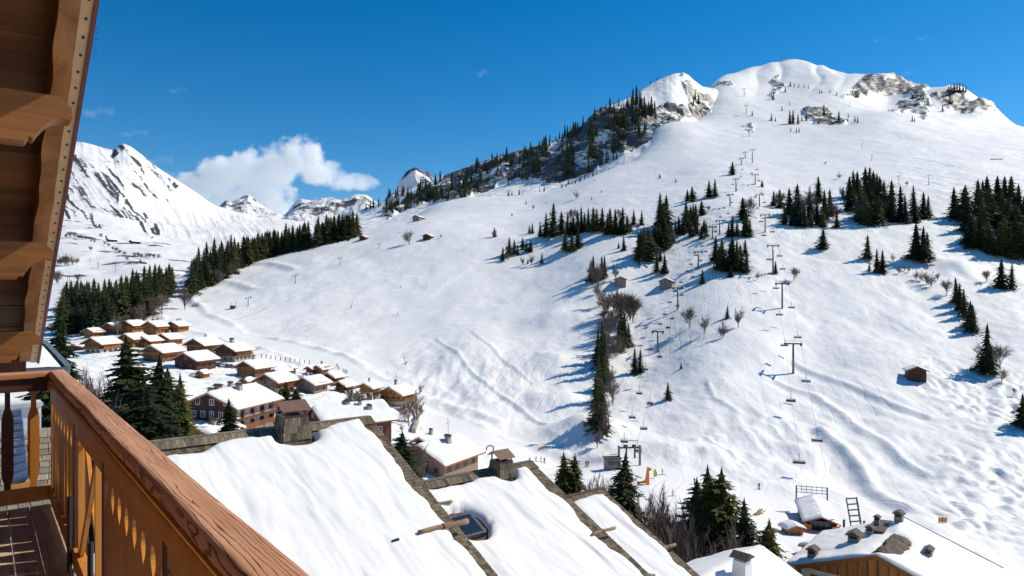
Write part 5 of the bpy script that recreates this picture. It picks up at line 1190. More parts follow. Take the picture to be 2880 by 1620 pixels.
plant(z5([(1435, 245, 205), (1572, 280, 245), (940, 365, 340), (858, 430, 400), (880, 268, 250), (300, 465, 430), (2305, 320, 255)]), 'tiny scattered spruce casting a long shadow on the upper slope', 'scattered spruces on the upper slope')
plant(z7([(280, 740, 390), (250, 700, 450), (300, 780, 480), (235, 1130, 760), (280, 1180, 820), (262, 980, 640), (440, 580, 330), (420, 520, 300), (470, 570, 420), (300, 900, 640), (400, 620, 400)]), 'spruce in the dense hedge line running down to the lift', 'hedge line of spruces', wide=0.78)
plant(z7([(510, 780, 585), (550, 770, 600)]), 'spruce of the dark pair beside the hedge line', G1)
plant(z7([(745, 960, 835)]), 'lone spruce casting one long shadow under the left chairlift', G1)
plant(z7([(838, 742, 700)]), 'very small spruce alone on bare snow between the lifts', G1)
plant(z6([(290, 480, 350), (340, 500, 330), (385, 640, 480), (420, 560, 320), (490, 560, 285), (450, 640, 450), (500, 650, 400), (550, 660, 480), (590, 600, 350), (600, 655, 500), (670, 450, 225), (660, 640, 440), (720, 600, 340), (705, 660, 500), (770, 560, 330), (820, 665, 505)]), 'spruce in the wood just right of the right chairlift', 'spruces of the upper woods')
plant(z6([(880, 410, 310), (930, 520, 230), (925, 420, 235), (970, 400, 175), (1000, 420, 180), (1030, 600, 180), (1070, 450, 140), (1105, 450, 135), (1135, 500, 140), (1165, 520, 175), (1190, 560, 200), (1060, 640, 360), (1150, 640, 420), (1220, 560, 260), (1290, 600, 250), (1300, 620, 400), (1370, 600, 300), (1410, 630, 380), (1480, 560, 300), (1490, 620, 420), (1560, 590, 355), (1600, 580, 390), (1100, 620, 300), (1180, 640, 380)]), 'spruce in the central wood below the combed piste', 'spruces of the upper woods')
plant(z6([(1905, 600, 300), (1930, 700, 420), (2030, 600, 235), (2060, 560, 260), (2100, 560, 205), (2190, 560, 190), (2250, 560, 195), (2310, 560, 200), (2370, 600, 290), (1960, 830, 560), (2000, 840, 600), (2060, 760, 430), (2110, 870, 600), (2160, 700, 420), (2200, 900, 640), (2250, 910, 560), (2300, 920, 650), (2350, 920, 560), (2400, 920, 620), (2410, 700, 400), (1920, 800, 620), (2140, 890, 700), (2280, 700, 400), (2220, 640, 330), (2340, 760, 450), (2120, 640, 300), (2050, 830, 560), (2480, 900, 500), (2480, 650, 250), (2560, 900, 500)]), 'big dark spruce in the dense wood on the sunlit bank', 'spruces of the dense bank wood', wide=1.2)
plant(z6([(1815, 580, 315)]), 'thin gappy spruce standing apart at the edge of the dense wood', G1)
plant(z6([(710, 850, 670)]), 'full lone spruce with a short shadow on the open piste', G1, wide=1.3)
plant(z6([(1090, 935, 720)]), 'gappy pale spruce beside the spruce pair', G1, wide=1.1)
plant(z6([(1165, 1045, 840), (1215, 1050, 850), (1100, 1030, 950)]), 'spruce of the narrow pair with a dwarf one at its foot', G1)
plant(z6([(1500, 940, 620), (1560, 950, 650), (1590, 930, 700)]), 'broad spruce of the merged trio in open snow', G1, wide=1.2)
plant(z6([(2220, 1175, 930), (2310, 1185, 960)]), 'spruce of the pair below the dense bank wood', G1, wide=1.1)
plant(z6([(1840, 1310, 1085), (1870, 1370, 1130), (1905, 1420, 1180), (1980, 1510, 1310)]) + z8([(1560, 330, 150), (1585, 365, 185), (1670, 610, 300), (1690, 640, 430)]), 'spruce in the diagonal line of trees above the moguls', 'diagonal line of spruces', wide=1.15)
plant(z8([(1905, 970, 760), (1960, 1010, 700), (2010, 1000, 700)]), 'spruce leaning into view below the diagonal tree line', 'diagonal line of spruces', wide=1.2)
plant(z6([(305, 1055, 945)]), 'small spruce at the foot of a chairlift pylon', G1)
# summit slopes: scattered trees far away
z4 = lambda l: zl(2100, 150, 3.22, l)
plant(z4([(395, 300, 245), (430, 305, 262), (470, 310, 270), (520, 310, 280), (560, 320, 280), (350, 350, 300), (240, 420, 340), (225, 400, 350), (700, 560, 455), (835, 610, 515), (390, 640, 505), (420, 640, 505), (465, 640, 540), (500, 610, 560), (540, 610, 530), (920, 580, 540), (980, 620, 560), (1005, 630, 565), (225, 610, 540), (260, 615, 570), (50, 565, 510), (990, 400, 330), (1010, 400, 345), (1500, 615, 555), (1520, 620, 580), (1830, 340, 285), (1850, 345, 270), (1880, 350, 260), (1905, 345, 255), (1930, 345, 255), (1960, 350, 265), (1985, 350, 285), (1840, 460, 370), (1860, 450, 390), (1580, 400, 340), (1600, 420, 360), (1775, 525, 460), (400, 710, 680), (450, 715, 670), (475, 715, 668), (660, 360, 325), (680, 360, 330), (755, 355, 340), (815, 380, 362), (320, 520, 470), (390, 470, 440)]), '', '', far=500)
plant(z5([(720, 325, 250), (760, 310, 210), (800, 285, 195), (830, 270, 210), (870, 250, 170), (900, 240, 180), (940, 225, 180), (970, 210, 170), (1000, 200, 165), (660, 300, 240), (605, 335, 280), (640, 335, 300), (150, 300, 240), (20, 480, 450), (220, 490, 460), (340, 415, 370), (455, 355, 320), (415, 370, 340)]), '', '', T=TB, ymin=850, far=500)
# cliff wood
n = 0
while n < 280:
    x = rng.uniform(1085, 1850); y = rng.uniform(250, 600)
    crest = np.interp(x, [1085, 1200, 1300, 1500, 1600, 1700, 1800, 1850], [552, 520, 478, 412, 375, 305, 280, 300])
    lowr = np.interp(x, [1085, 1200, 1300, 1450, 1600, 1700, 1850], [610, 575, 560, 510, 500, 470, 390])
    if not crest + 2 < y < lowr: continue
    if vnoise(np.array(x / 34.0), np.array(y / 60.0), 5) + 0.25 * rng.normal() * 0.6 < (-0.02 if y > crest + 25 else -0.22): continue
    P = TB.at(x, y, 850); STUFF.append((P, rng.uniform(11, 24))); n += 1
for (x, y, h_) in [(1790, 290, 60), (1800, 300, 55), (1812, 310, 50), (1780, 285, 45), (1835, 318, 35), (1955, 275, 30), (1965, 285, 28), (1950, 290, 25), (1830, 210, 6), (1848, 205, 8), (1920, 207, 7), (1915, 208, 6), (1530, 400, 26), (1535, 430, 60), (1660, 440, 70), (1668, 400, 60), (1655, 480, 50), (1500, 475, 50), (1510, 480, 60), (1620, 360, 25), (1640, 345, 28), (1690, 310, 16)]:
    P = TB.at(x, y + 6, 850); STUFF.append((P, max(9, h_ * P.y / F)))
for (x, y) in [(1030, 590), (1042, 588), (1050, 585), (1065, 580), (1095, 590), (1100, 585), (1108, 580), (1115, 575), (1120, 578), (1205, 555), (1212, 560), (1220, 555), (1150, 570), (1230, 548), (1240, 545), (1245, 560), (1390, 595), (1400, 590), (1430, 580), (1440, 578), (1450, 576), (1460, 574), (1425, 585), (1470, 570)]:
    P = TB.at(x, y, 850); STUFF.append((P, rng.uniform(14, 22)))
Vs, Fs, o = [], [], 0
for P, h in STUFF:
    v, f = SP_LOW[rng.integers(3)]
    a = rng.random() * 6.28; ca, sa = math.cos(a), math.sin(a); w = h * rng.uniform(1.0, 1.3)
    vv = np.stack([(v[:, 0] * ca - v[:, 1] * sa) * w + P.x, (v[:, 0] * sa + v[:, 1] * ca) * w + P.y, v[:, 2] * h + P.z - 0.5], 1)
    Vs.append(vv); Fs.append(f + o); o += len(v)
tag(link('far_spruce_wood', mesh_np('far_spruce_wood', np.concatenate(Vs), np.concatenate(Fs), M_SPRUCE, False)), 'scattered dark spruce wood clinging to the cliffs and summit slopes', 'wood', None, 'stuff')
# the two woods by the snow corridor on the left: the two front ranks tree by tree, the ranks behind as one mass
BACK = []
def wood_fill(n, front, back, hgt, label, group, xr, gap=None, seed=1):
    g = np.random.default_rng(seed); fx, fy = zip(*front); bx, by = zip(*back); k = 0
    pts = []
    for i in range(n):
        x = xr[0] + (xr[1] - xr[0]) * (i + g.random()) / n
        if gap and gap[0] < x < gap[1]: continue
        f = [0.0, 0.25, 0.55, 0.85][i % 4] + 0.15 * g.random()
        y = np.interp(x, fx, fy) * (1 - f) + np.interp(x, bx, by) * f
        P = TA.at(x, y, 150)
        if i % 4 >= 2: BACK.append((P, g.uniform(*hgt))); continue
        hh = g.uniform(*hgt) * (0.72 if i % 4 == 0 and g.random() < 0.5 else 1)
        spruce(P, hh, ('short ' if hh < 18 else 'middling ' if hh < 24 else 'towering ') + 'spruce ' + ('on the front edge of ', 'in the second rank of ', 'in the third rank of ', 'at the back of ')[i % 4] + label, group, wide=1.1)
wood_fill(84, [(522, 838), (600, 806), (700, 742), (800, 712), (870, 698), (1012, 664)], [(522, 775), (600, 742), (700, 736), (800, 702), (870, 690), (1012, 660)], (20, 29), 'the wood right of the snow corridor', 'wood right of the corridor', (540, 1008), (868, 884), 3)
wood_fill(80, [(180, 948), (300, 935), (400, 900), (460, 850), (512, 800)], [(180, 860), (300, 850), (400, 825), (460, 815), (512, 795)], (17, 25), 'the wood left of the snow corridor', 'wood left of the corridor', (172, 486), None, 4)
MIDA = [(np.array([v.co[:] for v in me.vertices]), np.array([q.vertices[:] for q in me.polygons])) for me in SP_MID[:3]]
Vs, Fs, o = [], [], 0
for P, h in BACK:
    v, f = MIDA[rng.integers(3)]
    a = rng.random() * 6.28; ca, sa = math.cos(a), math.sin(a); w = h * rng.uniform(1.25, 1.5)
    Vs.append(np.stack([(v[:, 0] * ca - v[:, 1] * sa) * w + P.x, (v[:, 0] * sa + v[:, 1] * ca) * w + P.y, v[:, 2] * h + P.z - 0.5], 1)); Fs.append(f + o); o += len(v)
tag(link('spruce_wood', mesh_np('spruce_wood', np.concatenate(Vs), np.concatenate(Fs), M_SPRUCE, False)), 'dense spruce wood behind the front ranks beside the snow corridor', 'wood', None, 'stuff')
# big spruces close to the balcony
def near(x, ytop, Y, h, label, wide=1.0):
    X = (x - CX) / F * Y; zt = (HY - ytop) / F * Y
    zg = TA.z(X, Y); P = Vector((X, Y, min(zt - h, zg)))
    spruce(P, zt - P.z, label, 'large spruces near the balcony', True, wide * 1.28)
near(362, 944, 82, 17, 'tallest of the near spruces beside the handrail, dark with hanging branches', 0.95)
near(440, 1000, 74, 16, 'full olive spruce in front of the tallest near spruce', 1.05)
near(515, 1050, 84, 13, 'slim near spruce beside the full olive one', 0.75)
near(162, 873, 105, 16, 'lone spruce rising behind the low snowy roof', 0.8)
near(475, 1035, 92, 15, 'dark spruce filling the gap behind the full olive one', 0.95)
near(405, 1060, 66, 13, 'stout olive spruce closest to the handrail', 1.15)
near(640, 1120, 120, 12, 'young spruce in front of the big dark chalet', 1.0)
near(804, 1072, 175, 7, 'small green spruce behind the large hooded chimney', 1.0)
near(835, 1090, 172, 6, 'bushy small tree next to the spruce behind the hooded chimney', 1.5)
near(785, 1098, 176, 5, 'low dark spruce left of the tree behind the hooded chimney', 1.3)
near(1587, 1272, 125, 11, 'near spruce of the slim pair behind the stepped roofs', 0.75)
near(1616, 1276, 126, 11, 'right hand spruce of the slim pair behind the stepped roofs', 0.75)
near(1757, 1275, 112, 14, 'broad spruce in front of the small lift gantry', 0.85)
near(1990, 1310, 98, 19, 'tallest spruce of the dark pair in front of the beginner slope', 0.72)
near(1962, 1345, 101, 16, 'dense spruce tucked against the left side of the dark pair', 0.75)
near(2022, 1318, 97, 18, 'second spruce of the dark pair in front of the beginner slope', 0.74)
near(2090, 1402, 92, 14, 'mid sized spruce beside the dark pair', 0.75)
near(2160, 1462, 84, 12, 'small spruce at the corner of the large residence', 0.8)
near(1130, 1213, 120, 8, 'small spruce among bare bushes below the golden chalet', 1.0)

# bare broadleaf trees
def bare_mesh(name, seed, levels, spread, m, up=0.25, n1=7):
    g = np.random.default_rng(seed); segs = []
    def grow(p, d, ln, r, lv):
        q = p + d * ln
        segs.append((p, q, r, r * 0.7, lv))
        if lv >= levels: return
        nb = n1 if lv == 0 else (4 if lv < levels - 1 else 5)
        for b in range(nb):
            f = (0.18 if lv == 0 else 0.3) + 0.7 * (b + g.random()) / nb
            ax = g.normal(size=3); ax -= ax.dot(d) * d; ax /= np.linalg.norm(ax)
            nd_ = d * 1.0 + ax * spread * (0.7 + 0.6 * g.random()) + np.array([0, 0, up]); nd_ /= np.linalg.norm(nd_)
            grow(p + (q - p) * f, nd_, ln * (0.55 + 0.25 * g.random()), r * 0.48, lv + 1)
        grow(q, (d + 0.2 * g.normal(size=3)) / np.linalg.norm(d + 0.2 * g.normal(size=3)), ln * 0.7, r * 0.7, lv + 1)
    grow(np.array([0, 0, -0.05]), np.array([0, 0, 1.0]), 0.42, 0.022, 0)
    V, Fc = [], []; Vt, Ft = [], []
    top = max(s[1][2] for s in segs)
    for p, q, r0, r1, lv in segs:
        d = q - p; d = d / (np.linalg.norm(d) + 1e-9)
        u = np.array([0, 0, 1.0]) if abs(d[2]) < 0.9 else np.array([1.0, 0, 0])
        x = np.cross(d, u); x /= np.linalg.norm(x); y = np.cross(x, d)
        A, B = (Vt, Ft) if lv == 0 else (V, Fc)
        i = len(A); r0, r1 = max(r0, 0.0030), max(r1, 0.0022)
        for c, rr in ((p, r0), (q, r1)):
            for k in range(3): A.append((c + (x * math.cos(2.094 * k) + y * math.sin(2.094 * k)) * rr) / top)
        for k in range(3): B.append((i + k, i + (k + 1) % 3, i + 3 + (k + 1) % 3, i + 3 + k))
    return mesh_np('trunk', np.array(Vt), np.array(Ft), M_BARK, False), mesh_np(name, np.array(V), np.array(Fc), m, False)
BT = [bare_mesh('crown', 200 + k, 4, sp, M_TWIG, up, n) for k, (sp, up, n) in enumerate([(0.75, .3, 6), (0.55, .4, 6), (0.95, .2, 5)])] + [bare_mesh('crown', 220, 4, 0.6, M_TWIGD, .3, 6)]
BU = [bare_mesh('crown', 240 + k, 3, 0.9, M_TWIG, .5, 12) for k in range(2)]
def bare(P, h, label, group, wide=1.0, bush=False, dark=False):
    T = link('bush' if bush else 'bare_tree', None, None, P - Vector((0, 0, 0.02 * h)), (rng.normal(0, .03), rng.normal(0, .03), rng.random() * 6.28), (h * wide, h * wide, h))
    tag(T, label, 'bush' if bush else 'tree', group)
    a, b = (BU[rng.integers(2)] if bush else (BT[3] if dark else BT[rng.integers(3)]))
    link('trunk', a, T); link('crown', b, T)
def pbare(lst, label, group, T=TA, ymin=100, wide=1.0, **k):
    for x, yb, yt in lst:
        P = T.at(x, yb, ymin); bare(P, min(max((yb - yt) * P.y / F, 1.5), 24), label, group, wide, **k)
pbare(z5([(880, 1130, 960), (905, 1160, 960), (860, 1150, 980), (900, 1240, 1120), (1040, 1400, 1180), (1000, 1449, 1200), (1150, 1400, 1200), (1100, 1420, 1170), (960, 1449, 1360), (1180, 1440, 1240)]) + z7([(480, 400, 190), (300, 400, 320), (330, 1180, 900), (320, 700, 480), (350, 500, 330), (340, 900, 700), (290, 1230, 1050), (420, 640, 470), (370, 450, 230), (440, 430, 180), (500, 420, 220), (330, 560, 340), (300, 640, 420), (360, 1000, 800), (250, 1300, 1150), (395, 330, 170), (270, 300, 150)]), 'brown bare tree woven into the hedge line running down to the lift', 'bare trees of the hedge line')
pbare(z5([(1060, 1110, 950)]), 'airy bare tree behind the grey barn above the hedge line', 'bare trees on the slope')
pbare(z7([(900, 455, 290), (1003, 495, 350), (1240, 455, 295)]), 'slender bare tree standing alone on snow below the left chairlift', 'bare trees on the slope')
pbare(z7([(1140, 520, 410), (1125, 525, 400)]), 'many stemmed bare bush beside a small spruce between the lifts', 'bare bushes on the slope', bush=True)
pbare(z5([(345, 990, 880), (270, 990, 900), (150, 950, 870)]), 'small bare tree in the loose clump of mixed trees', 'bare trees on the slope')
pbare(z6([(460, 1115, 985), (150, 1110, 1030)]), 'small bare tree beside the right chairlift', 'bare trees on the slope')
pbare(z6([(845, 250, 190), (730, 130, 95), (1420, 310, 255)]), 'round bare shrub alone high on the white slope', 'bare bushes on the slope', bush=True, wide=1.2)
pbare(z6([(1300, 950, 875), (1355, 1055, 985), (1400, 1030, 980), (1440, 1045, 985), (1500, 1110, 1010), (1550, 1120, 1015), (1590, 1150, 1015), (1630, 1170, 1020), (1680, 1110, 1030)]), 'bushy bare shrub in the brown thicket on the open slope', 'brown thicket on the slope', bush=True, wide=1.1)
pbare(z6([(1760, 1240, 1090), (2100, 1130, 1010)]) + z8([(1760, 600, 420), (1770, 690, 590), (1640, 590, 420), (1500 + 350, 770, 720)]), 'bare tree mixed into the diagonal line above the moguls', 'bare trees on the slope')
pbare(z6([(345, 500, 350), (600, 520, 290), (545, 600, 380), (630, 600, 400), (740, 600, 430), (870, 410, 300), (1080, 620, 420), (1240, 600, 420), (310, 490, 360), (790, 600, 440)]), 'bare brown tree showing between spruces of the upper woods', 'bare trees in the upper woods')
pbare(z5([(690, 620, 490), (730, 600, 490), (1080, 600, 495), (900, 700, 640), (1200, 700, 620), (1250, 690, 610), (1180, 720, 640), (2190, 560, 390), (1850, 530, 470)]), 'bare brown tree showing in the long straight row across the slope', 'bare trees in the upper woods')
pbare([(1152, 688, 643)], 'round bare tree alone on the crest above the barns', 'bare trees on the slope', wide=1.1)
pbare([(1390, 668, 640), (1240, 670, 655), (1440, 610, 596), (1500, 590, 572), (1536, 575, 566), (1620, 560, 530)], 'small shrub dotting the crest below the cliffs', 'bare bushes on the slope', bush=True)
pbare([(520, 870, 790), (455, 885, 820), (430, 895, 830), (400, 912, 850), (330, 945, 880), (345, 940, 870), (610, 800, 750), (640, 782, 735), (660, 772, 725)], 'reddish bare tree along the edge of the corridor woods', 'bare trees along the woods')
# valley floor on the left: dotted trees and hedges
D2 = lambda l: [(a / 2.683, 540 + b / 2.683, 540 + c / 2.683) for a, b, c in l]
pbare(D2([(460, 560, 460), (490, 560, 455), (515, 560, 465), (545, 555, 470), (575, 548, 480), (440, 555, 490)]) + D2([(500, 350, 300), (530, 345, 290), (560, 345, 295), (590, 355, 305), (620, 360, 315), (645, 362, 325), (690, 380, 345), (715, 385, 350), (770, 345, 305), (790, 400, 370), (815, 415, 380), (850, 440, 400), (880, 455, 410), (905, 470, 430), (930, 480, 440), (1010, 490, 450), (1040, 495, 448), (1070, 500, 460), (1105, 495, 450), (1130, 500, 455), (1160, 505, 458), (1190, 505, 460), (685, 445, 405), (960, 520, 480), (1060, 545, 500), (590, 680, 610), (425, 690, 570), (440, 695, 590)]), 'small bare tree dotting the white valley floor below the left mountain', 'bare trees on the valley floor', T=TD, ymin=650, wide=1.2)
plant(D2([(800, 350, 320), (1060, 540, 500)]), 'tiny spruce beside a hut on the valley floor', 'spruces on the valley floor', T=TD, ymin=650)
# bare wood below the stepped roofs and village bushes
def nbare(x, ytop, Y, h, label, group, wide=1.0, **k):
    X = (x - CX) / F * Y; zt = (HY - ytop) / F * Y; zg = TA.z(X, Y)
    P = Vector((X, Y, min(zt - h * 0.6, zg))); bare(P, max(zt - P.z, 2), label, group, wide, **k)
for x, yt, Y in [(1655, 1325, 120), (1672, 1318, 124), (1690, 1330, 118), (1705, 1322, 122), (1640, 1335, 122), (1725, 1335, 118), (1815, 1352, 112), (1832, 1346, 114), (1850, 1360, 110), (1868, 1368, 108), (1885, 1385, 104), (1905, 1392, 102), (1925, 1405, 98), (1940, 1440, 92), (1960, 1500, 88), (2040, 1470, 88), (2060, 1490, 86), (2075, 1460, 88), (1820, 1400, 104)]:
    nbare(x, yt, Y, 9, 'grey bare tree in the thicket below the stepped roofs', 'bare thicket below the roofs', rng.uniform(0.5, 0.75))
for x, yt, Y in [(255, 1015, 95), (270, 1025, 92), (240, 1030, 97), (285, 1040, 90), (300, 1050, 88), (320, 1060, 86), (345, 1080, 80), (225, 1020, 98), (310, 1090, 78), (335, 1040, 84)]:
    nbare(x, yt, Y, 9, 'pale bare sapling in the thicket beside the handrail', 'bare thicket beside the handrail', rng.uniform(0.45, 0.7))
for x, yt, Y in [(683, 1035, 235), (720, 1060, 210), (765, 1060, 200), (838, 1040, 240), (850, 1060, 235), (1150, 1110, 215), (1172, 1085, 225), (1010, 1090, 210), (1135, 1240, 130), (1155, 1225, 132), (1170, 1235, 130), (1110, 1255, 128), (985, 1090, 215)]:
    nbare(x, yt, Y, 6, 'small bare garden tree standing between village chalets', 'bare garden trees', 0.9)
for x, yb in [(1130, 1215), (1165, 1210), (1185, 1100), (1178, 1112), (1090, 1262)]:
    pbare([(x, yb, yb - 26)], 'low brown garden bush poking out of the village snow', 'garden bushes', bush=True, wide=1.2)
# ------------------------------------------------------------------ chairlifts
LIFTS = {}
def lift(key, bases, gauge, label, clabel, hscale=1.0):
    pts = []
    for x, yb, yt in bases:
        P = TA.at(x, yb, 100); h = (yb - yt) * P.y / F; pts.append((P, min(max(h, 6), 17)))
    tops = [p + Vector((0, 0, h)) for p, h in pts]
    for i, ((P, h), tp) in enumerate(zip(pts, tops)):
        a = tops[max(i - 1, 0)]; b = tops[min(i + 1, len(tops) - 1)]
        dv = Vector((b.x - a.x, b.y - a.y, 0)).normalized(); yaw = math.atan2(dv.y, dv.x) - math.pi / 2
        if i == 0: continue
        T = tag(empty('lift_pylon', P, yaw), label[0] if not isinstance(label, list) else label[i], 'pylon', label[1] if not isinstance(label, list) else None)
        r = 0.46 * min(1.25, max(1, P.y / 500))
        MB().tube([(0, 0, -1), (0, 0, h)], [r * 1.15, r * 0.8], 10).build('mast', M_STEEL, T, True)
        ar = MB().box((0, 0, h - 0.1), (2 * gauge + 1.2, 0.55, 0.55)).build('crossarm', M_STEELD, T)
        for sx in (-1, 1):
            MB().box((sx * gauge, 0, h - 0.75), (0.6, 5.4, 0.45)).build('sheave_train', M_STEELD, T)
            for q in range(4): MB().tube([(sx * gauge - 0.16, -1.8 + 1.2 * q, h - 0.45), (sx * gauge + 0.16, -1.8 + 1.2 * q, h - 0.45)], 0.24, 8).build('sheave', M_BLACK, T)
            MB().bar((sx * gauge, 0, h - 0.1), (sx * gauge, 0, h + 1.15), 0.14).build('lifting_frame', M_STEELD, T)
        MB().bar((-gauge, 0, h + 1.1), (gauge, 0, h + 1.1), 0.14).build('lifting_beam', M_STEELD, T)
        MB().box((0, 0.42, h / 2), (0.45, 0.08, h * 0.95)).build('ladder', M_STEELD, T)
    # rope: two strands sagging between the sheaves
    sides = {}
    for sx in (-1, 1):
        rope = []
        for i in range(len(tops)):
            a = tops[max(i - 1, 0)]; b = tops[min(i + 1, len(tops) - 1)]; dv = Vector((b.x - a.x, b.y - a.y, 0)).normalized()
            rope.append(tops[i] + Vector((dv.y, -dv.x, 0)) * gauge * sx + Vector((0, 0, -0.2)))
        full = []
        for a, b in zip(rope[:-1], rope[1:]):
            L = (b - a).length
            for t in np.linspace(0, 1, 13)[:-1]: full.append(a.lerp(b, t) - Vector((0, 0, 4 * 0.022 * L * t * (1 - t))))
        full.append(rope[-1]); sides[sx] = full
        tag(MB().tube(full, 0.03, 4).build('lift_cable', M_STEELD), clabel[0 if sx < 0 else 1], 'cable', 'chairlift cables')
    LIFTS[key] = sides
B2 = [(2292, 1400, 1374), (2231, 1050, 966), (2200, 868, 797), (2174, 770, 674), (2152, 653, 604), (2136, 581, 548), (2124, 519, 491), (2116, 459, 411), (2107, 384, 364), (2099, 321, 297), (2093, 272, 245)]
B1 = [(1768, 1302, 1256), (1850, 990, 932), (1906, 870, 809), (1964, 756, 708), (2004, 670, 637), (2024, 660, 620), (2053, 579, 547), (2070, 539, 503), (2085, 465, 445), (2096, 446, 428)]
L2 = ['lattice end frame where the right chairlift leaves its station', 'tall chairlift pylon with drooping sheave trains below the round hump', 'tall chairlift pylon with a wide T head on the open piste', 'chairlift pylon rising from behind a small spruce', 'chairlift pylon beside the shaded wood edge', 'chairlift pylon level with the straight tree row on the right line', 'chairlift pylon beside a bushy dwarf spruce', 'tall double headed chairlift pylon on the bare upper slope', 'chairlift pylon in the rocky dip high on the mountain', 'chairlift pylon just below the summit saddle', 'highest chairlift pylon on the saddle']
L1 = ['low gantry head at the bottom of the left chairlift', 'squat chairlift pylon nearest the hedge line', 'chairlift pylon below the grey barn', 'chairlift pylon with many chairs beside the lower clump', 'short chairlift pylon behind the lower clump', 'chairlift pylon just above the short one', 'chairlift pylon at the foot of the chequered steep pitch', 'chairlift pylon in the chequered steep pitch', 'small chairlift pylon beside the slim lone spruce', 'top pylon of the left chairlift']
lift('right', B2, 3.0, L2, ('left strand of the right chairlift cable', 'right strand of the right chairlift cable'))
lift('left', B1, 2.4, L1, ('left strand of the left chairlift cable', 'right strand of the left chairlift cable'))
# chair: hanger, seat, backrest, footrest; the wide one seats six
def make_chair(wd):
    T = empty('lift_chair', (0, 0, 0))
    MB().tube([(0, 0, 0), (0, -0.12, -0.9), (0, 0.10, -2.3)], 0.07, 6).bar((-wd / 2, 0.1, -2.3), (wd / 2, 0.1, -2.3), 0.09).build('hanger', M_STEELD, T)
    MB().box((0, -0.32, -3.25), (wd, 0.52, 0.13)).build('seat', M_BLACK, T)
    MB().box((0, -0.02, -2.85), (wd, 0.10, 0.55)).build('backrest', M_STEELD, T)
    MB().bar((-wd / 2, 0.05, -2.3), (-wd / 2, -0.1, -3.25), 0.08).bar((wd / 2, 0.05, -2.3), (wd / 2, -0.1, -3.25), 0.08).build('side_frame', M_STEELD, T)
    return T
PROT = {'right': make_chair(3.1), 'left': make_chair(2.2)}
USED = {'right': False, 'left': False}
CHAIRS = []
def chair_at(key, sx, y, label):
    rope = LIFTS[key][sx]
    for a, b in zip(rope[:-1], rope[1:]):
        ya, yb = HY - F * a.z / a.y, HY - F * b.z / b.y
        if (ya - y) * (yb - y) <= 0:
            t = (y - ya) / (yb - ya + 1e-9); P = a.lerp(b, t)
            o = PROT[key] if not USED[key] else copy_tree(PROT[key]); USED[key] = True
            dv = Vector((b.x - a.x, b.y - a.y, 0)).normalized()
            o.location = P; o.rotation_euler = (0, 0, math.atan2(dv.y, dv.x) - math.pi / 2 + (0 if sx > 0 else math.pi))
            tag(o, label, 'chair', 'chairs of the %s chairlift' % key); CHAIRS.append((o, key)); return o
LC = ('empty six seat chair hanging from the %s strand of the right chairlift', 'empty small chair hanging from the %s strand of the left chairlift')
occ = None
for sx, ys in ((1, (848, 930, 1050, 1212, 742, 706, 640, 600, 560, 535, 500, 470)), (-1, (868, 952, 1104, 1272, 795, 756, 716, 650, 612, 575, 545, 510, 480, 1345))):
    for y in ys:
        o = chair_at('right', sx, y, LC[0] % ('right' if sx > 0 else 'left'))
        if y == 1104: occ = o
occ2 = []
for sx, ys in ((1, (880, 905, 985, 1112, 1180, 1240, 845, 815, 790, 765, 740, 720, 695, 660, 640, 610, 590, 560, 525, 490, 470)), (-1, (868, 895, 965, 1020, 1085, 1150, 1215, 835, 805, 780, 750, 730, 705, 680, 650, 630, 600, 575, 540, 510))):
    for y in ys:
        o = chair_at('left', sx, y, LC[1] % ('right' if sx > 0 else 'left'))
        if o and y in (1112, 905, 985): occ2.append(o)
# people: one continuous skinned body, colours by height
def body(name, joints, edges, colours, cut):
    me = bpy.data.meshes.new('tmp'); me.from_pydata([j[0] for j in joints], edges, []); me.update()
    ob = bpy.data.objects.new('tmp', me); COL.objects.link(ob)
    ob.modifiers.new('s', 'SKIN'); sm = ob.modifiers.new('u', 'SUBSURF'); sm.levels = 1; sm.render_levels = 1
    for v, j in zip(me.skin_vertices[0].data, joints): v.radius = (j[1], j[1] * (j[2] if len(j) > 2 else 1))
    me.skin_vertices[0].data[0].use_root = True
    dg = bpy.context.evaluated_depsgraph_get(); r = bpy.data.meshes.new_from_object(ob.evaluated_get(dg)); r.name = name
    bpy.data.objects.remove(ob); bpy.data.meshes.remove(me)
    r.materials.clear()
    for c in colours: r.materials.append(c)
    for p in r.polygons:
        z = p.center.z; p.material_index = 0 if z < cut[0] else (1 if z < cut[1] else 2); p.use_smooth = True
    return r
M_CL = {k: plain('cloth_' + k, c, 0.8, 0.15, 8) for k, c in {'dark': (0.03, 0.035, 0.05), 'red': (0.45, 0.04, 0.03), 'blue': (0.05, 0.12, 0.35), 'orange': (0.55, 0.18, 0.03), 'white': (0.6, 0.6, 0.6), 'yellow': (0.55, 0.45, 0.04)}.items()}
M_SKIN = plain('skin', (0.45, 0.28, 0.20), 0.6, 0.05)
J = [((0, 0, .92), .15, .8), ((0, 0.02, 1.18), .15, .75), ((0, 0.03, 1.40), .16, .7), ((0, 0, 1.52), .06), ((0, -0.02, 1.64), .11), ((0, -0.02, 1.74), .085),
     ((.20, 0.02, 1.38), .07), ((.30, -.05, 1.15), .055), ((.27, -.28, 1.02), .04), ((.27, -.36, 1.00), .045), ((-.20, 0.02, 1.38), .07), ((-.30, -.05, 1.15), .055), ((-.27, -.28, 1.02), .04), ((-.27, -.36, 1.00), .045),
     ((.11, 0, .85), .11), ((.13, -.10, .48), .085), ((.13, .02, .10), .065), ((.13, -.14, .05), .06), ((-.11, 0, .85), .11), ((-.13, -.10, .48), .085), ((-.13, .02, .10), .065), ((-.13, -.14, .05), .06)]
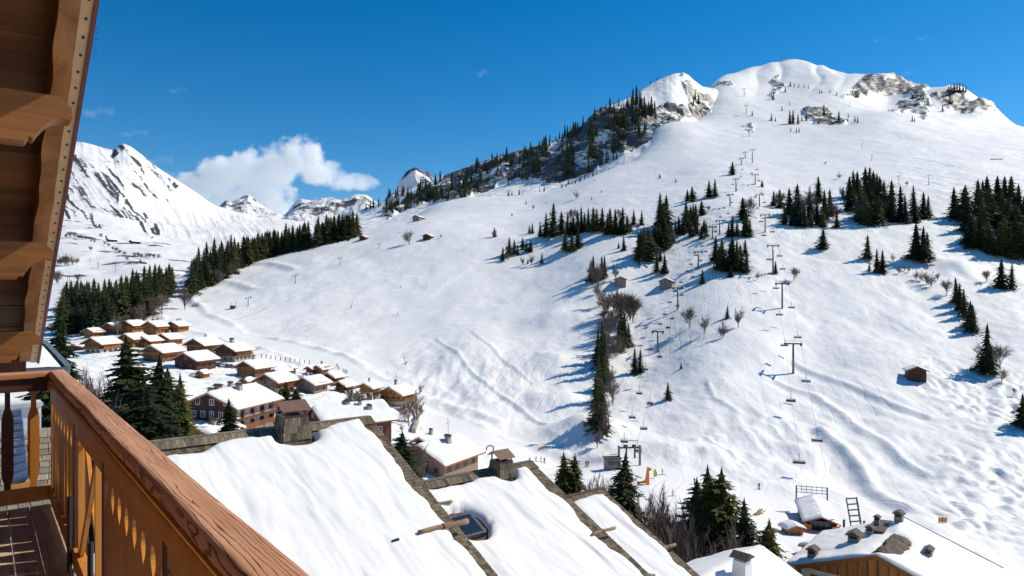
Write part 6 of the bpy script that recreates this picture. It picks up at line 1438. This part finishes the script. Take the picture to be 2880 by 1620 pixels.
E = [(0, 1), (1, 2), (2, 3), (3, 4), (4, 5), (2, 6), (6, 7), (7, 8), (8, 9), (2, 10), (10, 11), (11, 12), (12, 13), (0, 14), (14, 15), (15, 16), (16, 17), (0, 18), (18, 19), (19, 20), (20, 21)]
JS = [((0, 0, .0), .16, .8), ((0, 0.02, .26), .15, .75), ((0, 0.03, .48), .16, .7), ((0, 0, .60), .06), ((0, -0.02, .72), .11), ((0, -0.02, .82), .085),
      ((.20, 0.02, .46), .07), ((.28, -.12, .26), .055), ((.20, -.34, .22), .04), ((.17, -.40, .22), .045), ((-.20, 0.02, .46), .07), ((-.28, -.12, .26), .055), ((-.20, -.34, .22), .04), ((-.17, -.40, .22), .045),
      ((.11, -.08, .0), .11), ((.12, -.46, -.01), .085), ((.12, -.50, -.42), .065), ((.12, -.66, -.46), .06), ((-.11, -.08, .0), .11), ((-.12, -.46, -.01), .085), ((-.12, -.50, -.42), .065), ((-.12, -.66, -.46), .06)]
STAND = {k: body('person', J, E, [M_CL['dark'], M_CL[k], M_SKIN if False else M_CL['dark']], (0.9, 1.52)) for k in ('red', 'blue', 'dark', 'orange', 'yellow')}
SIT = {k: body('person', JS, E, [M_CL['dark'], M_CL[k], M_CL['dark']], (0.06, 0.60)) for k in ('red', 'dark', 'blue')}
ski_me = MB().box((.13, -.15, .015), (.09, 1.7, .03)).box((-.13, -.15, .015), (.09, 1.7, .03)).data('skis', M_CL['dark'])
pole_me = MB().bar((.28, -.38, 1.04), (.36, -.30, 0), .025).bar((-.28, -.38, 1.04), (-.36, -.30, 0), .025).data('ski_poles', M_STEELD)
def skier(x, y, col, label, rz=None):
    P = TA.at(x, y, 100)
    o = tag(link('person', STAND[col], None, P + Vector((0, 0, 0.02)), (0, 0, rng.random() * 6.28 if rz is None else rz)), label, 'person', 'skiers on the snow')
    link('skis', ski_me, o); link('ski_poles', pole_me, o)
for x, y, c in ((948, 1032, 'dark'), (966, 1047, 'red'), (970, 1049, 'dark'), (975, 1050, 'blue'), (952, 1040, 'dark')):
    skier(x, y, c, 'skier in the small group standing on the piste edge above the chalets')
for x, y, c in ((1508, 1298, 'dark'), (1522, 1299, 'red'), (1531, 1303, 'dark'), (1490, 1302, 'blue')): skier(x, y, c, 'skier standing on the piste behind the ridge of the middle near roof')
for x, y, c in ((1648, 1312, 'dark'), (1654, 1312, 'dark')): skier(x, y, c, 'skier of the pair standing right of the slim spruce pair')
skier(1953, 1362, 'dark', 'skier in dark clothes beside the dark spruce pair'); skier(1893, 1395, 'orange', 'skier in an orange jacket on the beginner slope')
skier(1862, 1335, 'dark', 'skier near the yellow banner on the beginner slope'); skier(1904, 702, 'red', 'skier in red crossing below the ragged spruce clump'); skier(1894, 705, 'dark', 'skier in dark clothes crossing below the ragged spruce clump')
skier(1719, 730, 'red', 'skier in red descending above the grey barn'); skier(1465, 750, 'red', 'skier in red beside the loose clump of mixed trees'); skier(2135, 1376, 'dark', 'lone skier above the small ticket cabin')
skier(2200, 655, 'dark', 'skier below the wood beside the right chairlift'); skier(2142, 776, 'dark', 'skier beside a small bare tree near the right chairlift'); skier(2665, 640, 'red', 'skier in red at the edge of the dense wood')
skier(1127, 810, 'red', 'skier in red alone on the broad smooth slope'); skier(1118, 886, 'dark', 'skier in dark clothes alone low on the smooth slope')
def seat_people(o, xs, cols, label):
    for x, c in zip(xs, cols):
        M = o.matrix_basis @ Matrix.Translation((x, -0.25, -3.05))
        q = link('person', SIT[c]); q.matrix_world = M; tag(q, label, 'person', 'people riding the chairlift')
if occ: seat_people(occ, (-1.1, -.4, .35, 1.05), ('dark', 'dark', 'blue', 'dark'), 'rider in dark clothes seated in the group of four on one chair')
for k, o in enumerate(occ2): seat_people(o, (-.45, .4), ('red', 'dark'), 'rider sitting as one of a couple on a small chair')

# small gantry at the foot of the left lift, with a control cabin
G = TA.at(1770, 1308, 100)
gt = tag(empty('lift_gantry', G, R(8)), 'grey steel portal gantry at the bottom of the left chairlift', 'gantry')
for x in (-3.1, 3.1): MB().box((x, 0, 2.4), (0.55, 0.55, 6.4)).build('post', M_STEEL, gt)
MB().box((0, 0, 5.0), (6.6, 0.35, 0.4)).build('beam', M_STEELD, gt)
for x in (-1.2, 1.3):
    MB().bar((x, -1.0, 5.6), (x + 0.5, 0.6, 1.8), 0.5, 0.3).build('drive_arm', M_STEELD, gt); MB().tube([(x - .5, 0, 5.5), (x + .6, 0, 5.5)], 0.35, 8).build('roller', M_STEELD, gt)
cb_ = tag(empty('control_cabin', TA.at(1722, 1318, 100), R(10)), 'grey control cabin with a band of windows beside the portal gantry', 'cabin')
MB().box((0, 0, 1.3), (4.2, 2.6, 3.2)).build('wall', M_W['grey'], cb_); MB().box((0, 0, 3.1), (4.8, 3.2, 0.3)).build('roof', M_BROWNROOF, cb_)
for k in range(3): MB().box((-1.1 + 1.2 * k, -1.33, 1.9), (0.9, 0.08, 1.1)).build('window', M_GLASS, cb_)
an_ = TA.at(1812, 1362, 100)
gf = tag(empty('wooden_giraffe', an_, R(-20), 0.85), 'orange wooden animal shaped slide with a long neck beside the nursery slope', 'play figure')
MB().prism([(-2.2, 0.5), (-0.6, 0.9), (0.2, 1.2), (0.7, 4.2), (0.9, 5.4), (2.2, 4.9), (2.1, 4.4), (1.5, 4.3), (1.5, 1.4), (1.6, -1), (0.9, -1), (0.6, 0.4), (-1.2, 0.2), (-1.5, -1), (-2.2, -1)], lambda p: (p[0], -0.25, p[1]), lambda p: (p[0], 0.25, p[1])).build('body', M_ORANGE, gf)
MB().box((1.9, -0.30, 4.75), (0.22, 0.06, 0.22)).build('eye', M_BLACK, gf); MB().hexa([(-4.8, -0.4, 0.2), (-2.0, -0.4, 1.6), (-2.0, 0.4, 1.6), (-4.8, 0.4, 0.2), (-4.8, -0.4, 0.35), (-2.0, -0.4, 1.75), (-2.0, 0.4, 1.75), (-4.8, 0.4, 0.35)]).build('ramp', M_REDP, gf)
yb_ = tag(empty('yellow_banner', TA.at(1838, 1345, 100), R(-15)), 'tilted yellow feather banner on the nursery slope', 'banner')
MB().prism([(0, 0.4), (0.9, 0.5), (1.0, 1.4), (0.5, 2.6), (0.1, 2.0)], lambda p: (p[0], 0, p[1]), lambda p: (p[0], 0.05, p[1])).build('cloth', plain('yellow_cloth', (0.62, 0.58, 0.04), 0.7, 0.1), yb_); MB().bar((0.05, 0.02, -0.5), (0.05, 0.02, 2.7), 0.06).build('pole', M_STEELD, yb_)

# drag lift posts with orange pads and snow guns on the smooth slope
def drag(x, yb, yt, label):
    P = TA.at(x, yb, 100); h = (yb - yt) * P.y / F
    T = tag(empty('drag_lift_post', P, rng.uniform(-.4, .4)), label, 'post', 'drag lift posts')
    MB().tube([(0, 0, -.5), (0, 0, h)], 0.22, 8).build('mast', M_STEEL, T); MB().bar((-1.7, 0, h - .4), (1.7, 0, h + .5), 0.2).build('arm', M_STEELD, T)
    for s in (-1, 1): MB().tube([(s * 1.6, -.15, h - .6 + .4 * s), (s * 1.6, .15, h - .6 + .4 * s)], .45, 8).build('pulley', M_STEELD, T)
    MB().tube([(0, 0, 0), (0, 0, min(1.8, h * .4))], .4, 8).build('safety_pad', M_ORANGE, T)
for x, yb, yt in ((957, 747, 725), (831, 797, 773), (698, 860, 836), (1066, 700, 684), (2390, 300, 288), (2425, 418, 404), (2452, 452, 436), (2612, 520, 492), (2528, 520, 494)): drag(x, yb, yt, 'slim drag lift post with a tilted arm and pad at its foot')
P = TA.at(654, 869, 100); T = tag(empty('drag_lift_cabin', P, R(30)), 'small dark drag lift cabin with a mast on the smooth slope', 'cabin')
MB().box((0, 0, .9), (3, 2, 2.2)).build('wall', M_DARKWOOD, T); MB().box((0, 0, 2.2), (3.5, 2.5, .3)).build('roof', M_BROWNROOF, T); MB().tube([(2.2, 0, 0), (2.2, 0, 5)], .15, 6).build('mast', M_STEELD, T)
def gun(x, y):
    T = tag(empty('snow_gun', TA.at(x, y, 100), rng.random() * 6), 'orange snow gun lance standing on the groomed slope', 'snow gun', 'snow guns')
    MB().bar((0, 0, -.3), (0.9, 0, 3.6), .16).build('lance', M_STEELD, T); MB().tube([(0, 0, 0), (0.15, 0, 1.2)], .34, 8).build('pad', M_ORANGE, T); MB().box((.92, 0, 3.7), (.5, .3, .3)).build('nozzle', M_STEELD, T)
for x, y in ((987, 866), (470, 862), (1141, 1026), (648, 868)): gun(x, y)
# fence posts along the piste bank
for k in range(11):
    t = k / 10; x, y = 735 + 135 * t, 1006 + 18 * t + 0
    P = TA.at(x, y, 100); o = tag(MB().box((0, 0, .55), (.28, .28, 1.9)).bar((0, 0, 1.45), (.12, .1, 1.75), .2).build('fence_post', M_DARKWOOD, None, False, P), 'short dark wooden post in the line along the piste bank', 'post', 'posts along the piste bank')
# orange safety nets
def net(x0, y0, x1, y1, label, h=1.0):
    a, b = TA.at(x0, y0, 90), TA.at(x1, y1, 90)
    T = tag(empty('safety_net', a), label, 'net', 'orange safety nets'); d = b - a
    for t in (0, .5, 1): MB().bar(d * t + Vector((0, 0, -.3)), d * t + Vector((0, 0, h + .2)), .08).build('stake', M_STEELD, T)
    MB().hexa([Vector((0, 0, .15)), d + Vector((0, 0, .15)), d + Vector((0, .04, .15)), Vector((0, .04, .15)), Vector((0, 0, h)), d + Vector((0, 0, h)), d + Vector((0, .04, h)), Vector((0, .04, h))]).build('mesh_sheet', M_ORANGE, T)
net(2640, 1471, 2662, 1472, 'short red orange net panel on the lower mogul slope', 1.3); net(1140, 1024, 1148, 1020, 'tiny orange net at the piste fork', .9)
net(1515, 1268, 1536, 1258, 'orange net beside the blue shaded bank', .8); net(2785, 449, 2820, 449, 'thin brown barrier high on the right slope', 1.2); net(540, 862, 560, 860, 'short orange net near the drag lift cabin', .8)
# hoop banner over the path, log pile bank and sledges
P = TA.at(1378, 1272, 100); T = tag(empty('inflatable_arch', P, R(20), 0.5), 'red and blue tubular arch over the path beside the hooded chimney', 'arch')
pts = [Vector((-2.2 + 0, 0, 0))] + [Vector((-2.2 * math.cos(a), 0, 2.6 + 1.4 * math.sin(a))) for a in np.linspace(0, math.pi, 9)] + [Vector((2.2, 0, 0))]
MB().tube(pts[:6], .4, 8).build('red_half', M_REDP, T, True); MB().tube(pts[5:], .4, 8).build('blue_half', M_CL['blue'], T, True)
P = TA.at(2131, 1448, 90); T = tag(empty('log_pile', P, R(52)), 'long heap of brown brushwood on the snow beside the spruces', 'log pile')
for k in range(16):
    a = Vector((rng.uniform(-3, 2), rng.uniform(-.5, .5), .15 + .12 * (k % 4))); MB().tube([a, a + Vector((rng.uniform(2, 3.2), rng.uniform(-.3, .3), rng.uniform(-.05, .15)))], rng.uniform(.08, .16), 6).build('log', M_LOG, T)
# cars parked below the big dark chalet, half hidden
def car(x, y, col, label, rz):
    P = TA.at(x, y, 120); T = tag(empty('parked_car', P, rz), label, 'car', 'cars parked in the village')
    prof = [(-2.1, .35), (2.1, .35), (2.15, .8), (1.3, .95), (.7, 1.45), (-1.3, 1.48), (-2.0, 1.0), (-2.15, .8)]
    MB().prism(prof, lambda p: (p[0], -.85, p[1]), lambda p: (p[0], .85, p[1])).build('body', col, T)
    MB().prism([(1.18, .98), (.65, 1.40), (-1.25, 1.42), (-1.85, 1.0)], lambda p: (p[0], -.87, p[1]), lambda p: (p[0], .87, p[1])).build('window_band', M_GLASS, T)
    for sx in (-1.3, 1.35):
        for sy in (-.86, .86): MB().tube([(sx, sy - .08, .33), (sx, sy + .08, .33)], .33, 12).build('wheel', M_BLACK, T)
    MB().box((0, 0, 1.53), (2.0, 1.4, .12)).build('snow_cover', M_ROOFSNOW, T)
M_CARB = plain('dark_blue_car_paint', (.03, .05, .12), .25, .05); M_CARW = plain('silver_car_paint', (.5, .5, .52), .3, .05)
car(612, 1029, M_CARB, 'dark blue car parked below the large dark chalet', R(60)); car(632, 1032, M_CARW, 'silver car parked below the large dark chalet', R(55)); car(645, 1034, M_CARB, 'second dark car at the end of the row below the large dark chalet', R(50)); car(548, 1060, M_CARW, 'snow covered pale car beside the tiny shed', R(80))
# utility poles on the valley floor
for a, b, c in ((680, 535, 490), (735, 580, 525), (745, 580, 525), (870, 605, 525), (510, 710, 640), (525, 715, 640)):
    x, yb, yt = a / 2.683, 540 + b / 2.683, 540 + c / 2.683; P = TD.at(x, yb, 650); h = min((yb - yt) * P.y / F, 14)
    T = tag(empty('utility_pole', P, R(30)), 'thin wooden utility pole on the valley floor left of the woods', 'pole', 'utility poles'); MB().tube([(0, 0, -1), (0, 0, h)], .22, 6).build('shaft', M_DARKWOOD, T); MB().bar((-.8, 0, h - .6), (.8, 0, h - .6), .15).build('crossarm', M_DARKWOOD, T)
for a, b, l in ((845, 375, 'dark hut with a tree beside it on the valley floor'), (1020, 390, 'lone hut on the white slope of the valley')):
    x, y = a / 2.683, 540 + b / 2.683; CH(l, None, 16, 9, 4, 20, 'dark', None, gable_win=0, front_win=0, gable_balc=False, front_balc=False, loc=TD.at(x, y, 700), name='hay_barn', cat='barn', group='hay barns on the slopes')
# retaining wall and path below the golden chalet
P0, P1 = TA.at(1163, 1218, 100), TA.at(1176, 1172, 100)
tag(MB().hexa([P0 + Vector((-.6, 0, -1)), P0 + Vector((.6, 0, -1)), P1 + Vector((.6, 0, -1)), P1 + Vector((-.6, 0, -1)), P0 + Vector((-.5, 0, 1.3)), P0 + Vector((.5, 0, 1.3)), P1 + Vector((.5, 0, 1.3)), P1 + Vector((-.5, 0, 1.3))]).build('retaining_wall', M_STONE), 'dark stone retaining wall running down from the golden chalet', 'wall')

# ------------------------------------------------------------------ clouds: real volumes beyond the far peaks
def cloud_material(name, dens, lumps, sc, thr, soft=0.10, lo=0.0):
    """puffs: union of soft balls (object space), eaten into by noise"""
    m = bpy.data.materials.new(name); m.use_nodes = True; nt = m.node_tree; nt.nodes.clear(); L = nt.links
    out = nt.nodes.new('ShaderNodeOutputMaterial'); v = nd(nt, 'VolumePrincipled'); v.inputs['Color'].default_value = (1, 1, 1, 1); v.inputs['Anisotropy'].default_value = 0.0
    tc = nt.nodes.new('ShaderNodeTexCoord')
    n = nd(nt, 'TexNoise', Scale=sc, Detail=5.0, Roughness=0.6); L.new(tc.outputs['Object'], n.inputs['Vector'])
    prev = None
    for (x, y, z, rx, rz) in lumps:
        sb = nt.nodes.new('ShaderNodeVectorMath'); sb.operation = 'SUBTRACT'; L.new(tc.outputs['Object'], sb.inputs[0]); sb.inputs[1].default_value = (x, y, z)
        dv = nt.nodes.new('ShaderNodeVectorMath'); dv.operation = 'DIVIDE'; L.new(sb.outputs[0], dv.inputs[0]); dv.inputs[1].default_value = (rx, min(rx, rz) * 0.5, rz)
        ln = nt.nodes.new('ShaderNodeVectorMath'); ln.operation = 'LENGTH'; L.new(dv.outputs[0], ln.inputs[0])
        if prev is None: prev = ln.outputs['Value']
        else:
            mn = nd(nt, 'Math', operation='SMOOTH_MIN'); mn.inputs[2].default_value = 0.25; L.new(prev, mn.inputs[0]); L.new(ln.outputs['Value'], mn.inputs[1]); prev = mn.outputs[0]
    e = nd(nt, 'Math', operation='SUBTRACT'); e.inputs[0].default_value = 1.0; L.new(prev, e.inputs[1])
    a = nd(nt, 'Math', operation='MULTIPLY_ADD'); L.new(n.outputs['Fac'], a.inputs[0]); a.inputs[1].default_value = thr; L.new(e.outputs[0], a.inputs[2])
    r = nd(nt, 'MapRange'); r.inputs['From Min'].default_value = thr * 0.5 + lo; r.inputs['From Max'].default_value = thr * 0.5 + lo + soft; r.inputs['To Max'].default_value = dens; L.new(a.outputs[0], r.inputs['Value'])
    L.new(r.outputs[0], v.inputs['Density']); L.new(v.outputs[0], out.inputs['Volume'])
    return m
def cloud(x, y, w, h, Y, label, dens, lumps, sc=0.004, thr=0.9, soft=0.12, lo=0.0, step=0.12):
    """x, y: photo centre; w, h: photo size; lumps in units of half the height: (x, z, rx, rz)"""
    k = Y / F; H = h / 2 * k; Wd = w / 2 * k
    ls = [(a * Wd, 0.0, b * H, rx * Wd, rz * H) for a, b, rx, rz in lumps]
    m = cloud_material('vapour', dens, ls, sc, thr, soft, lo)
    D = max(min(r[3], r[4]) for r in ls) * 0.95
    o = MB().box((0, 0, 0), (2.1 * Wd, 2 * D, 2.1 * H)).build('cloud', m, None, False, ((x - CX) * k, Y, (HY - y) * k))
    m.cycles.volume_step_rate = 1.0
    return tag(o, label, 'cloud', 'clouds over the valley')
cloud(740, 500, 640, 250, 8200, 'broad white cumulus bank rising behind the far peaks', 0.016,
      [(-0.62, -0.28, 0.40, 0.50), (-0.36, 0.02, 0.30, 0.55), (-0.14, 0.16, 0.26, 0.52), (0.08, 0.20, 0.26, 0.58), (0.26, 0.46, 0.20, 0.46), (0.40, 0.52, 0.15, 0.42), (0.50, 0.10, 0.26, 0.36), (0.68, -0.06, 0.24, 0.26), (0.88, -0.08, 0.14, 0.24), (-0.75, -0.6, 0.35, 0.45), (-0.05, -0.45, 0.40, 0.50), (0.10, -0.85, 0.22, 0.45), (-0.45, -0.8, 0.5, 0.5)], 0.0052, 1.7, 0.34, 0.08)
W1 = [(-0.35, -0.1, 0.5, 0.55), (0.2, 0.1, 0.5, 0.5), (0.6, -0.1, 0.35, 0.4)]
for x, y, w, h, l in ((272, 314, 130, 60, 'thin white wisp beside the eave'), (498, 252, 76, 34, 'small oval wisp high over the left mountain'), (372, 374, 110, 44, 'faint wisp above the left mountain summit'), (1358, 203, 46, 50, 'tiny wisp alone in the middle of the sky'),
                      (2472, 112, 46, 30, 'tiny wisp high above the summit dome'), (2600, 106, 60, 26, 'faint streak of cloud high on the right'), (2562, 203, 64, 28, 'small wisp just over the summit cliffs'), (440, 450, 130, 60, 'thin cloud drifting off the left mountain ridge')):
    cloud(x, y, w, h, 6000, l, 0.0030, W1, 0.012, 2.6, 0.8, 0.1)
